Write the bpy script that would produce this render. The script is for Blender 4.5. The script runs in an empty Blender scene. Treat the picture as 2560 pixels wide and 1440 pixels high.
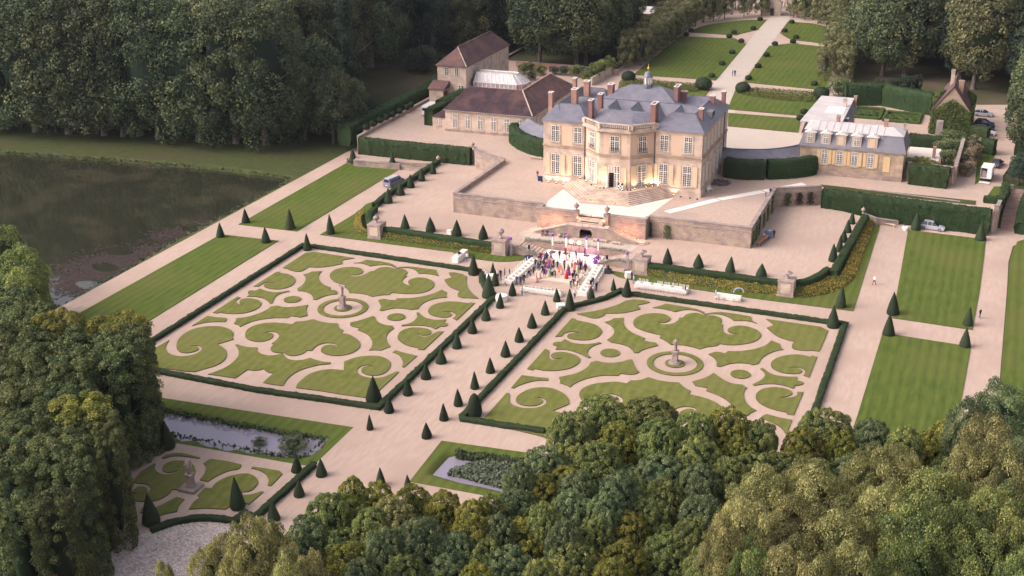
import bpy, bmesh, math, random
import numpy as np
from mathutils import Vector, Matrix
from mathutils.geometry import tessellate_polygon
from mathutils import noise as mnoise

# ------------------------------------------------------------------ camera, sky, sun, exposure
FPX, PITCH, ROLL, YAW, CAMH = 3164.0, 0.38464, -0.0112, -0.37269, 80.0
scene = bpy.context.scene
COL = scene.collection
_cy, _sy = math.cos(YAW), math.sin(YAW)
FWD = np.array([_sy * math.cos(PITCH), _cy * math.cos(PITCH), -math.sin(PITCH)])
RGT = np.array([_cy, -_sy, 0.0])
UPV = np.cross(RGT, FWD)
_c, _s = math.cos(ROLL), math.sin(ROLL)
RGT, UPV = _c * RGT + _s * UPV, -_s * RGT + _c * UPV
cam = bpy.data.objects.new('camera', bpy.data.cameras.new('camera'))
COL.objects.link(cam)
cam.data.sensor_width = 36.0
cam.data.lens = 36.0 * FPX / 2560.0
cam.data.clip_start, cam.data.clip_end = 1.0, 4000.0
cam.matrix_world = Matrix(((RGT[0], UPV[0], -FWD[0], 0), (RGT[1], UPV[1], -FWD[1], 0), (RGT[2], UPV[2], -FWD[2], CAMH), (0, 0, 0, 1)))
scene.camera = cam

SUN_EL, SUN_AZ = math.radians(37), math.radians(-120)      # azimuth from +Y towards +X
world = bpy.data.worlds.new('World'); scene.world = world
world.use_nodes = True
wn = world.node_tree.nodes; wl = world.node_tree.links
wn.clear()
wo = wn.new('ShaderNodeOutputWorld'); wb = wn.new('ShaderNodeBackground'); sk = wn.new('ShaderNodeTexSky')
sk.sky_type = 'NISHITA'; sk.sun_disc = False
sk.sun_elevation = SUN_EL; sk.sun_rotation = SUN_AZ
sk.air_density = 1.0; sk.dust_density = 6.0; sk.ozone_density = 1.0
hs = wn.new('ShaderNodeHueSaturation'); hs.inputs['Saturation'].default_value = 0.42
mx = wn.new('ShaderNodeMix'); mx.data_type = 'RGBA'; mx.blend_type = 'MULTIPLY'; mx.inputs[0].default_value = 1.0
mx.inputs[7].default_value = (1.0, 0.925, 0.95, 1)
wl.new(sk.outputs[0], hs.inputs['Color']); wl.new(hs.outputs[0], mx.inputs[6]); wl.new(mx.outputs[2], wb.inputs[0])
wb.inputs[1].default_value = 0.15
wl.new(wb.outputs[0], wo.inputs[0])
sun = bpy.data.objects.new('sun', bpy.data.lights.new('sun', 'SUN')); COL.objects.link(sun)
sun.data.energy = 1.05; sun.data.angle = math.radians(55); sun.data.color = (1.0, 0.87, 0.78)
_d = Vector((math.sin(SUN_AZ) * math.cos(SUN_EL), math.cos(SUN_AZ) * math.cos(SUN_EL), math.sin(SUN_EL)))
sun.rotation_euler = _d.to_track_quat('Z', 'Y').to_euler()
scene.view_settings.view_transform = 'Standard'; scene.view_settings.look = 'None'
scene.view_settings.gamma = 1.0; scene.view_settings.exposure = 0.70
try: scene.view_settings.use_curve_mapping = False
except Exception: pass
scene.cycles.max_bounces = 6; scene.cycles.diffuse_bounces = 3; scene.cycles.glossy_bounces = 2
scene.cycles.transmission_bounces = 4; scene.cycles.transparent_max_bounces = 6
scene.cycles.sample_clamp_indirect = 4.0
scene.cycles.use_denoising = True

Z1, Z2 = 1.2, 4.3            # middle terrace, upper court

def G(px, py, z=0.0):
    """the place in the world at height z that the photo shows at pixel px, py"""
    d = FWD + (px - 1280) / FPX * RGT - (py - 720) / FPX * UPV
    t = (z - CAMH) / d[2]
    return Vector((t * d[0], t * d[1], z))
def GX(px, py, z=0.0):
    v = G(px, py, z); return (v.x, v.y)

# ------------------------------------------------------------------ tags
def tag(o, label=None, cat=None, group=None, kind=None):
    if label: o['label'] = label
    if cat: o['category'] = cat
    if group: o['group'] = group
    if kind: o['kind'] = kind
    return o
def empty(name, loc=(0, 0, 0), rz=0.0, label=None, cat=None, group=None, sc=None):
    o = bpy.data.objects.new(name, None); COL.objects.link(o)
    o.location = loc; o.rotation_euler = (0, 0, rz)
    if sc is not None: o.scale = (sc, sc, sc) if not hasattr(sc, '__len__') else sc
    return tag(o, label, cat, group)
def link(name, me, m=None, parent=None, loc=None, rz=None, sc=None):
    o = bpy.data.objects.new(name, me); COL.objects.link(o)
    if m is not None and not me.materials:
        for q in (m if isinstance(m, (list, tuple)) else [m]): me.materials.append(q)
    if parent is not None: o.parent = parent
    if loc is not None: o.location = loc
    if rz is not None: o.rotation_euler = (0, 0, rz)
    if sc is not None: o.scale = (sc, sc, sc) if not hasattr(sc, '__len__') else sc
    return o
KIDS = {}
def copy_tree(o, parent=None):
    c = o.copy(); COL.objects.link(c)
    if parent is not None: c.parent = parent
    if o.name not in KIDS: KIDS[o.name] = list(o.children)
    for ch in KIDS[o.name]: copy_tree(ch, c)
    return c
def place(o, loc, rz=0.0, sc=None, label=None, cat=None, group=None):
    o.location = loc; o.rotation_euler = (0, 0, rz)
    if sc is not None: o.scale = (sc, sc, sc) if not hasattr(sc, '__len__') else sc
    return tag(o, label, cat, group)

# ------------------------------------------------------------------ mesh builder
class MB:
    def __init__(s): s.v = []; s.f = []; s.m = []
    def add(s, vs, fs, mi=0):
        b = len(s.v); s.v += [tuple(v) for v in vs]
        s.f += [tuple(i + b for i in f) for f in fs]; s.m += [mi] * len(fs); return s
    def box(s, x0, x1, y0, y1, z0, z1, mi=0):
        return s.add([(x0,y0,z0),(x1,y0,z0),(x1,y1,z0),(x0,y1,z0),(x0,y0,z1),(x1,y0,z1),(x1,y1,z1),(x0,y1,z1)],
              [(0,3,2,1),(4,5,6,7),(0,1,5,4),(1,2,6,5),(2,3,7,6),(3,0,4,7)], mi)
    def bar(s, a, b, w, h=None, mi=0, up=(0, 0, 1)):
        """a box of width w and depth h from a to b"""
        a, b = Vector(a), Vector(b); d = (b - a).normalized(); u = Vector(up)
        if abs(d.dot(u)) > .98: u = Vector((0, 1, 0))
        r = d.cross(u).normalized() * w / 2; q = r.cross(d).normalized() * (h if h else w) / 2
        vs = [a - r - q, a + r - q, a + r + q, a - r + q, b - r - q, b + r - q, b + r + q, b - r + q]
        return s.add(vs, [(0,1,2,3),(7,6,5,4),(0,4,5,1),(1,5,6,2),(2,6,7,3),(3,7,4,0)], mi)
    def prism(s, pts, z0, z1, mi=0, side=None, top=True, bottom=False):
        """pts: outline (x, y), any direction, may be concave"""
        n = len(pts); area = sum(pts[i][0]*pts[(i+1)%n][1]-pts[(i+1)%n][0]*pts[i][1] for i in range(n))
        if area < 0: pts = pts[::-1]
        zt = z1 if hasattr(z1, '__len__') else [z1]*n
        zb = z0 if hasattr(z0, '__len__') else [z0]*n
        if top:
            tr = tessellate_polygon([[Vector((p[0], p[1], 0)) for p in pts]])
            fs = []
            for t in tr:
                a, b, c = [pts[i] for i in t]
                if (b[0]-a[0])*(c[1]-a[1])-(b[1]-a[1])*(c[0]-a[0]) < 0: t = (t[0], t[2], t[1])
                fs.append(tuple(t))
            s.add([(p[0], p[1], z) for p, z in zip(pts, zt)], fs, mi)
        vs = [(p[0], p[1], z) for p, z in zip(pts, zb)] + [(p[0], p[1], z) for p, z in zip(pts, zt)]
        s.add(vs, [(i, (i+1)%n, (i+1)%n+n, i+n) for i in range(n)], mi if side is None else side)
        return s
    def lathe(s, prof, n=16, c=(0,0,0), mi=0):
        vs = []; fs = []
        for r, z in prof:
            for k in range(n):
                a = 2*math.pi*k/n; vs.append((c[0]+r*math.cos(a), c[1]+r*math.sin(a), c[2]+z))
        for j in range(len(prof)-1):
            for k in range(n):
                fs.append((j*n+k, j*n+(k+1)%n, (j+1)*n+(k+1)%n, (j+1)*n+k))
        fs.append(tuple(range(n))[::-1]); fs.append(tuple((len(prof)-1)*n+k for k in range(n)))
        return s.add(vs, fs, mi)
    def quad(s, a, b, c, d, mi=0): return s.add([a, b, c, d], [(0,1,2,3)], mi)
    def tri(s, a, b, c, mi=0): return s.add([a, b, c], [(0,1,2)], mi)
    def tube(s, pts, r, n=6, mi=0):
        pts = [Vector(p) for p in pts]; rs = r if hasattr(r, '__len__') else [r]*len(pts)
        rings = []
        for i, p in enumerate(pts):
            d = (pts[min(i+1, len(pts)-1)] - pts[max(i-1, 0)]).normalized()
            u = Vector((0, 0, 1)) if abs(d.z) < .9 else Vector((1, 0, 0))
            a = d.cross(u).normalized(); b = a.cross(d)
            rings.append([p + (a*math.cos(2*math.pi*k/n) + b*math.sin(2*math.pi*k/n))*rs[i] for k in range(n)])
        vs = [v for q in rings for v in q]; fs = []
        for j in range(len(pts)-1):
            for k in range(n): fs.append((j*n+(k+1)%n, j*n+k, (j+1)*n+k, (j+1)*n+(k+1)%n))
        fs.append(tuple(range(n))); fs.append(tuple((len(pts)-1)*n+k for k in range(n))[::-1])
        return s.add(vs, fs, mi)
    def mesh(s, name='mesh', smooth=False, mats=None):
        me = bpy.data.meshes.new(name); me.from_pydata(s.v, [], s.f)
        if mats:
            for m in mats: me.materials.append(m)
        if any(s.m): me.polygons.foreach_set('material_index', s.m)
        if smooth: me.polygons.foreach_set('use_smooth', [True]*len(me.polygons))
        me.update(); return me
    def build(s, name, mats, parent=None, loc=None, rz=None, smooth=False):
        if not isinstance(mats, (list, tuple)): mats = [mats]
        return link(name, s.mesh(name, smooth, mats), None, parent, loc, rz)

def np_mesh(name, V, F, tint=None, smooth=False):
    """V (n,3), F (m,k) arrays"""
    me = bpy.data.meshes.new(name)
    V = np.asarray(V, np.float32); F = np.asarray(F, np.int32); k = F.shape[1]
    me.vertices.add(len(V)); me.vertices.foreach_set('co', V.ravel())
    me.loops.add(F.size); me.loops.foreach_set('vertex_index', F.ravel())
    me.polygons.add(len(F)); me.polygons.foreach_set('loop_start', np.arange(len(F), dtype=np.int32)*k)
    try: me.polygons.foreach_set('loop_total', np.full(len(F), k, np.int32))
    except Exception: pass
    if smooth: me.polygons.foreach_set('use_smooth', np.ones(len(F), bool))
    if tint is not None:
        a = me.attributes.new('tint', 'FLOAT', 'FACE'); a.data.foreach_set('value', np.asarray(tint, np.float32))
    me.update(calc_edges=True); me.validate()
    return me

def leaf_quads(P, N, size, rng, flat=0.5, aspect=0.7):
    """small leaf faces at points P facing roughly along N"""
    n = len(P)
    N = N + rng.normal(0, flat, (n, 3)); N /= np.linalg.norm(N, axis=1)[:, None] + 1e-9
    A = rng.normal(0, 1, (n, 3)); A -= (A*N).sum(1)[:, None]*N; A /= np.linalg.norm(A, axis=1)[:, None] + 1e-9
    B = np.cross(N, A); s = (size*rng.uniform(.65, 1.3, n))[:, None]
    V = np.stack([P - A*s*.5, P - B*s*.5*aspect, P + A*s*.5, P + B*s*.5*aspect], 1).reshape(-1, 3)
    return V, np.arange(4*n).reshape(-1, 4)

# ------------------------------------------------------------------ materials
def mat(name, c1, c2=None, scale=1.0, rough=.9, detail=4, c3=None, scale3=.1, bump=0.0, bscale=None, spec=.3, metal=0, stretch=None, objrand=0.0, w=(.35, .65)):
    m = bpy.data.materials.new(name); m.use_nodes = True
    nt = m.node_tree; N = nt.nodes; L = nt.links
    b = N['Principled BSDF']; b.inputs['Roughness'].default_value = rough
    b.inputs['Specular IOR Level'].default_value = spec; b.inputs['Metallic'].default_value = metal
    b.inputs['Base Color'].default_value = (*c1, 1)
    geo = N.new('ShaderNodeNewGeometry'); vec = geo.outputs['Position']
    if stretch:
        mp = N.new('ShaderNodeMapping'); mp.inputs['Scale'].default_value = stretch; L.new(vec, mp.inputs[0]); svec = mp.outputs[0]
    else: svec = vec
    out = None
    if c2:
        t = N.new('ShaderNodeTexNoise'); t.inputs['Scale'].default_value = scale; t.inputs['Detail'].default_value = detail
        L.new(svec, t.inputs['Vector'])
        r = N.new('ShaderNodeMapRange'); r.inputs[1].default_value = w[0]; r.inputs[2].default_value = w[1]; L.new(t.outputs[0], r.inputs[0])
        x = N.new('ShaderNodeMix'); x.data_type = 'RGBA'; x.inputs[6].default_value = (*c1, 1); x.inputs[7].default_value = (*c2, 1)
        L.new(r.outputs[0], x.inputs[0]); out = x.outputs[2]
    if c3:
        t = N.new('ShaderNodeTexNoise'); t.inputs['Scale'].default_value = scale3; t.inputs['Detail'].default_value = 5
        L.new(vec, t.inputs['Vector'])
        r = N.new('ShaderNodeMapRange'); r.inputs[1].default_value = .45; r.inputs[2].default_value = .7; L.new(t.outputs[0], r.inputs[0])
        x = N.new('ShaderNodeMix'); x.data_type = 'RGBA'; x.inputs[7].default_value = (*c3, 1)
        if out: L.new(out, x.inputs[6])
        else: x.inputs[6].default_value = (*c1, 1)
        L.new(r.outputs[0], x.inputs[0]); out = x.outputs[2]
    if objrand:
        oi = N.new('ShaderNodeObjectInfo'); r = N.new('ShaderNodeMapRange')
        r.inputs[3].default_value = 1-objrand; r.inputs[4].default_value = 1+objrand; L.new(oi.outputs['Random'], r.inputs[0])
        h = N.new('ShaderNodeHueSaturation'); L.new(r.outputs[0], h.inputs['Value'])
        if out: L.new(out, h.inputs['Color'])
        else: h.inputs['Color'].default_value = (*c1, 1)
        out = h.outputs[0]
    if out: L.new(out, b.inputs['Base Color'])
    if bump:
        t = N.new('ShaderNodeTexNoise'); t.inputs['Scale'].default_value = bscale or scale*3; t.inputs['Detail'].default_value = 6
        L.new(vec, t.inputs['Vector'])
        bp = N.new('ShaderNodeBump'); bp.inputs['Strength'].default_value = bump; bp.inputs['Distance'].default_value = .1
        L.new(t.outputs[0], bp.inputs['Height']); L.new(bp.outputs[0], b.inputs['Normal'])
    return m

def leaf_mat(name, dark, mid, light, trans=0.12, objrand=.25, hue=.03):
    m = bpy.data.materials.new(name); m.use_nodes = True
    N = m.node_tree.nodes; L = m.node_tree.links
    b = N['Principled BSDF']; b.inputs['Roughness'].default_value = .75; b.inputs['Specular IOR Level'].default_value = .25
    at = N.new('ShaderNodeAttribute'); at.attribute_name = 'tint'
    cr = N.new('ShaderNodeValToRGB'); e = cr.color_ramp.elements
    e[0].position = 0.0; e[0].color = (*dark, 1); e[1].position = 1.0; e[1].color = (*light, 1)
    k = cr.color_ramp.elements.new(.5); k.color = (*mid, 1)
    L.new(at.outputs['Fac'], cr.inputs[0])
    oi = N.new('ShaderNodeObjectInfo'); h = N.new('ShaderNodeHueSaturation')
    r = N.new('ShaderNodeMapRange'); r.inputs[3].default_value = 1-objrand; r.inputs[4].default_value = 1+objrand
    L.new(oi.outputs['Random'], r.inputs[0]); L.new(r.outputs[0], h.inputs['Value'])
    mm = N.new('ShaderNodeMath'); mm.operation = 'MULTIPLY'; mm.inputs[1].default_value = 7.31; L.new(oi.outputs['Random'], mm.inputs[0])
    fr = N.new('ShaderNodeMath'); fr.operation = 'FRACT'; L.new(mm.outputs[0], fr.inputs[0])
    r2 = N.new('ShaderNodeMapRange'); r2.inputs[3].default_value = .5-hue; r2.inputs[4].default_value = .5+hue
    L.new(fr.outputs[0], r2.inputs[0]); L.new(r2.outputs[0], h.inputs['Hue'])
    L.new(cr.outputs[0], h.inputs['Color']); L.new(h.outputs[0], b.inputs['Base Color'])
    if trans:
        tr = N.new('ShaderNodeBsdfTranslucent'); ms = N.new('ShaderNodeMixShader'); ms.inputs[0].default_value = trans
        L.new(h.outputs[0], tr.inputs[0]); L.new(b.outputs[0], ms.inputs[1]); L.new(tr.outputs[0], ms.inputs[2])
        L.new(ms.outputs[0], N['Material Output'].inputs[0])
    return m
def emit_mat(name, col, strength):
    m = bpy.data.materials.new(name); m.use_nodes = True
    N = m.node_tree.nodes; b = N['Principled BSDF']
    b.inputs['Base Color'].default_value = (*col, 1); b.inputs['Emission Color'].default_value = (*col, 1)
    b.inputs['Emission Strength'].default_value = strength
    return m

def joints(m, w, h, mortar=.02, amt=.72, rowoff=.5):
    """recessed-looking joints of coursed stone over the colour already there"""
    N = m.node_tree.nodes; L = m.node_tree.links; b = N['Principled BSDF']; src = b.inputs['Base Color'].links[0].from_socket
    g = N.new('ShaderNodeNewGeometry'); sx = N.new('ShaderNodeSeparateXYZ'); L.new(g.outputs['Position'], sx.inputs[0])
    ad = N.new('ShaderNodeMath'); L.new(sx.outputs[0], ad.inputs[0]); L.new(sx.outputs[1], ad.inputs[1])
    cb = N.new('ShaderNodeCombineXYZ'); L.new(ad.outputs[0], cb.inputs[0]); L.new(sx.outputs[2], cb.inputs[1])
    t = N.new('ShaderNodeTexBrick'); t.inputs['Scale'].default_value = 1; t.inputs['Brick Width'].default_value = w; t.inputs['Row Height'].default_value = h
    t.inputs['Mortar Size'].default_value = mortar; t.inputs['Color1'].default_value = (1, 1, 1, 1); t.inputs['Color2'].default_value = (.86, .85, .84, 1); t.inputs['Mortar'].default_value = (amt, amt, amt, 1); t.offset = rowoff
    L.new(cb.outputs[0], t.inputs[0])
    x = N.new('ShaderNodeMix'); x.data_type = 'RGBA'; x.blend_type = 'MULTIPLY'; x.inputs[0].default_value = 1; L.new(src, x.inputs[6]); L.new(t.outputs[0], x.inputs[7]); L.new(x.outputs[2], b.inputs['Base Color'])
    return m
M = {}
M['gravel'] = mat('gravel', (0.459, 0.344, 0.276), (0.510, 0.391, 0.321), 1.6, .95, 6, c3=(0.425, 0.315, 0.254), scale3=.07, bump=.3, bscale=8, stretch=(1, .22, 1))
M['gravel_upper'] = mat('gravel_upper', (0.451, 0.340, 0.272), (0.510, 0.395, 0.323), 1.4, .95, 6, c3=(0.408, 0.315, 0.264), scale3=.12, bump=.3, bscale=8)
M['gravel_pale'] = mat('gravel_pale', (0.561, 0.501, 0.425), (0.493, 0.425, 0.357), 2.5, .95, 8, c3=(0.510, 0.442, 0.374), scale3=.2, bump=.3, bscale=6)
M['paving'] = mat('paving', (.56, .49, .42), (.44, .36, .31), 1.2, .9, 8, bump=.5, bscale=3)
M['soil'] = mat('soil', (.07, .045, .035), (.11, .07, .05), 3)
def grass(name, a, b, c, stretch=(1, 1, 1), scale=.5, stripes=0):
    m = mat(name, a, b, scale, .95, 8, c3=c, scale3=.07, stretch=stretch, bump=.6, bscale=7, spec=.1, w=(.3, .7))
    if stripes:                                             # the mower's passes, laid up and down the garden
        N = m.node_tree.nodes; L = m.node_tree.links; b = N['Principled BSDF']; src = b.inputs['Base Color'].links[0].from_socket
        wv = N.new('ShaderNodeTexWave'); wv.bands_direction = 'X'; wv.inputs['Scale'].default_value = .21; wv.inputs['Distortion'].default_value = 1.1
        wv.inputs['Detail'].default_value = 2; wv.inputs['Detail Scale'].default_value = .3
        g = N.new('ShaderNodeNewGeometry'); mp = N.new('ShaderNodeMapping'); mp.inputs['Scale'].default_value = (1, .12, 1); L.new(g.outputs['Position'], mp.inputs[0]); L.new(mp.outputs[0], wv.inputs[0])
        r = N.new('ShaderNodeMapRange'); r.inputs[3].default_value = 1-stripes; r.inputs[4].default_value = 1+stripes; L.new(wv.outputs['Fac'], r.inputs[0])
        h = N.new('ShaderNodeHueSaturation'); L.new(src, h.inputs['Color']); L.new(r.outputs[0], h.inputs['Value']); L.new(h.outputs[0], b.inputs['Base Color'])
    return m
M['grass'] = grass('grass', (0.069, 0.106, 0.020), (0.110, 0.143, 0.029), (0.120, 0.136, 0.035), (2.2, .35, 1), .8, stripes=.09)
M['grass_bed'] = grass('grass_bed', (0.120, 0.136, 0.031), (0.179, 0.189, 0.053), (0.166, 0.170, 0.055), (1.2, .6, 1), 1.0, stripes=.05)
M['grass_wild'] = grass('grass_wild', (.048, .066, .022), (.080, .094, .033), (.075, .072, .035), (1, 1, 1), .6)
M['forest_floor'] = mat('forest_floor', (.06, .065, .028), (.11, .085, .05), .15, .95, 8, c3=(.05, .06, .02), scale3=.05)
# ------------------------------------------------------------------ outlines read off the photo
def OL(txt, ox=0.0, oy=0.0, s=1.0, z=0.0):
    """'x,y x,y* ...' -> smooth world outline; * marks a sharp corner"""
    P = []
    for w in txt.split():
        c = w.endswith('*'); x, y = w.rstrip('*').split(',')
        g = G(ox + float(x)/s, oy + float(y)/s, z); P.append((g.x, g.y, c))
    n = len(P); out = []
    for i in range(n):
        p1, p2 = P[i], P[(i+1) % n]
        p0 = P[i-1] if not p1[2] else None; p3 = P[(i+2) % n] if not p2[2] else None
        if p1[2] and p2[2]: out.append((p1[0], p1[1])); continue
        a1 = np.array(p1[:2]); a2 = np.array(p2[:2])
        a0 = np.array(p0[:2]) if p0 else 2*a1-a2; a3 = np.array(p3[:2]) if p3 else 2*a2-a1
        if not p0: a0 = a1 - (a3 - a1)*.25 if p3 else a0
        k = 5
        for j in range(k):
            t = j/k
            q = .5*((2*a1) + (-a0+a2)*t + (2*a0-5*a1+4*a2-a3)*t*t + (-a0+3*a1-3*a2+a3)*t**3)
            out.append((q[0], q[1]))
    return out
def RAW(pts, z=0.0): return [GX(x, y, z) for x, y in pts]
def clean(pts):
    out = [pts[0]]
    for p in pts[1:]:
        if abs(p[0]-out[-1][0]) + abs(p[1]-out[-1][1]) > .02: out.append(p)
    return out
def sod(name, pts, z=0.0, h=.13, m='grass', label=None):
    o = MB().prism(clean(pts), z, z+h, 0, 1).build(name, [M[m], M['soil']])
    return tag(o, kind='structure')
def sheet(name, pts, z, m):
    o = MB().prism(clean(pts), z-.02, z).build(name, M[m]); return tag(o, kind='structure')

# ------------------------------------------------------------------ terrain with the ponds cut into it
POND = RAW([(-260,366),(0,377),(262,394),(525,416),(700,436),(726,444),(700,462),(562,533),(431,601),(262,698),(180,747),(160,762),(95,758),(40,790),(-300,800)])
CANAL = RAW([(250,1002),(400,1022),(420,1029),(500,1043),(575,1058),(716,1082),(814,1092),(785,1124),(760,1137),(700,1134),(598,1120),(528,1106),(444,1088),(370,1068),(200,1040)])
BASIN = RAW([(1130,1133),(1292,1151),(1420,1172),(1390,1240),(1250,1219),(1088,1180)])
def sdf(poly, X, Y):
    """signed distance, negative inside"""
    d = np.full(X.shape, 1e9); ins = np.zeros(X.shape, bool); n = len(poly)
    for i in range(n):
        ax, ay = poly[i]; bx, by = poly[(i+1) % n]
        ex, ey = bx-ax, by-ay; t = np.clip(((X-ax)*ex + (Y-ay)*ey)/(ex*ex+ey*ey+1e-12), 0, 1)
        d = np.minimum(d, np.hypot(X-ax-t*ex, Y-ay-t*ey))
        c = ((ay > Y) != (by > Y)); xx = ax + (Y-ay)*ex/np.where(abs(ey) < 1e-9, 1e-9, ey)
        ins ^= c & (X < xx)
    return np.where(ins, -d, d)
def smooth(t): t = np.clip(t, 0, 1); return t*t*(3-2*t)
PLX0, PLX1 = -133.2, 3.0
def ground_z(X, Y):
    X = np.asarray(X, float); Y = np.asarray(Y, float)
    z = np.zeros(X.shape)
    left = 4.15*smooth((Y-262)/45)*smooth((-PLX0+8-np.abs(X))/1.0*0+1)
    right = np.where(X < 9, 4.1*np.clip((Y-243.2)/13.6, 0, 1), 4.15*smooth((Y-238)/18))
    z = np.where(X < -60, np.where(Y > 250, left, 0), np.where(Y > 236, right, 0))
    inside = (X > PLX0+.3) & (X < PLX1-.3) & (Y > 247)
    z = np.where(inside, 4.1*smooth((Y-247)/6), z)
    return z
def terrain(name, x0, x1, y0, y1, step, m, drop=0.0, pond=True):
    xs = np.arange(x0, x1+.01, step); ys = np.arange(y0, y1+.01, step)
    X, Y = np.meshgrid(xs, ys); Z = ground_z(X, Y) + drop
    if pond:
        rng = np.random.default_rng(3)
        wob = np.sin(X*1.9)*.14 + np.sin(Y*2.7+X)*.14 + rng.uniform(-.08, .08, X.shape)
        for P, dz in ((POND, -2.2), (CANAL, -2.0), (BASIN, -2.0)):
            s = sdf(P, X, Y) + wob*(P is not BASIN)
            Z = np.where(s < .9, Z + (dz - Z)*smooth((.9 - s)/1.8), Z)
    V = np.stack([X.ravel(), Y.ravel(), Z.ravel()], 1); nx, ny = len(xs), len(ys)
    i = (np.arange(ny-1)[:, None]*nx + np.arange(nx-1)[None]).ravel()
    F = np.stack([i, i+1, i+1+nx, i+nx], 1)
    o = link(name, np_mesh(name, V, F, smooth=True), M[m]); return tag(o, kind='structure')
terrain('ground', -330, 62, 145.25, 262, .75, 'grass_wild')
terrain('canal_bank', -180, 62, 86, 145.25, .75, 'grass')
terrain('ground', -330, -180, 86, 145.25, .75, 'grass_wild')
# farther ground, a coarse sheet round the fine one
def ring_ground():
    V = []; F = []
    xs = [-1500, -700, -500, -400] + list(np.arange(-340, 120, 6.0)) + [160, 300, 600, 1500]
    ys = [-300, 0, 60] + list(np.arange(80, 520, 6.0)) + [600, 900, 1600, 2500]
    X, Y = np.meshgrid(xs, ys); Z = ground_z(X, Y) - .03
    s = sdf(POND, X, Y); Z = np.where(s < 4, np.minimum(Z, -2.4), Z)
    for P in (CANAL, BASIN):
        s = sdf(P, X, Y); Z = np.where(s < 5, -2.6, Z)
    ins = (X > -322) & (X < 56) & (Y > 90) & (Y < 256); Z = np.where(ins, np.minimum(Z, -2.6), Z)
    V = np.stack([X.ravel(), Y.ravel(), Z.ravel()], 1); nx, ny = len(xs), len(ys)
    i = (np.arange(ny-1)[:, None]*nx + np.arange(nx-1)[None]).ravel()
    F = np.stack([i, i+1, i+1+nx, i+nx], 1)
    tag(link('far_ground', np_mesh('far_ground', V, F, smooth=True), M['forest_floor']), kind='structure')
ring_ground()

def water_mat(name, col, rough=.04, spec=.5, weeds=None):
    m = mat(name, col, weeds, .09, rough, 4, spec=spec, bump=.10, bscale=.8, w=(.5, .62)) if weeds else mat(name, col, None, rough=rough, spec=spec, bump=.10, bscale=.8)
    return m
M['pond_water'] = water_mat('pond_water', (.030, .032, .020), .03, 1.0, (.052, .050, .030))
M['canal_water'] = water_mat('canal_water', (.27, .245, .31), .05, .8)  # pale sky reflection put into the base colour, canal and basin alike
M['weed'] = mat('weed', (.055, .035, .035), (.09, .05, .045), 1.5, .9, 8)
tag(MB().prism([(-420,150),(-110,150),(-110,262),(-420,262)], -.95, -.9).build('pond_water', M['pond_water']), kind='structure')
tag(MB().prism([(-120,108),(-74,108),(-74,140),(-120,140)], -.55, -.5).build('canal_water', M['canal_water']), kind='structure')
tag(MB().prism([(-66,104),(-40,104),(-40,135),(-66,135)], -.55, -.5).build('basin_water', M['canal_water']), kind='structure')

# ------------------------------------------------------------------ gravel
sheet('gravel_court', RAW([(165,760),(866,381),(900,365),(1500,420),(2300,450),(2700,560),(2560,600),(2532,616),(2521,655),(2517,730),(2511,805),(2495,1000),(2470,1300),(1320,1132),(1105,1102),(889,1069),(413,996),(100,948),(-120,915)]), .03, 'gravel')
sheet('alley_gravel', RAW([(889,1064),(1108,1097),(1023,1205),(1250,1247),(1500,1290),(1300,1560),(600,1560),(560,1335),(470,1325),(330,1345),(250,1330),(262,1220),(355,1135),(444,1109),(734,1160),(781,1167)]), .034, 'gravel')
# the mown strips beside the paths
T1, T2, T3, T4 = (400,620,5.3333), (820,620,5.3333), (400,790,5.3333), (700,790,5.3333)
sod('lawn', RAW([(540,594),(562,588.5),(696,603),(380,799),(240,886),(50,860),(206,780)]))
sod('lawn', RAW([(596,562),(742,579.5),(1003,421),(985,413),(864,410)]))
sod('lawn', OL('800,588* 886,536 915,512* 985,485* 1090,415* 1110,420* 960,560* 1260,620* 1330,640* 1300,652 1245,655 1164,645* 1130,631* 965,610*'))
sod('lawn', OL('1516,676* 1600,690* 2030,735* 2170,560* 2189,560* 2200,566* 2133,779* 1920,752* 1875,746* 1722,722* 1640,712 1560,697 1541,691*'))
sod('lawn', RAW([(2270,576),(2345,585),(2465,600),(2450,720),(2431,826),(2230,796),(2250,690)]))
sod('lawn', RAW([(2205,838),(2222,836),(2427,868),(2405,990),(2380,1110),(2330,1240),(2090,1200),(2145,1035)]))
sod('lawn', OL('2700,560* 2560,600 2540,612 2525,655 2519,730 2513,805 2497,1000* 2480,1200* 2700,1250*'))

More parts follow.
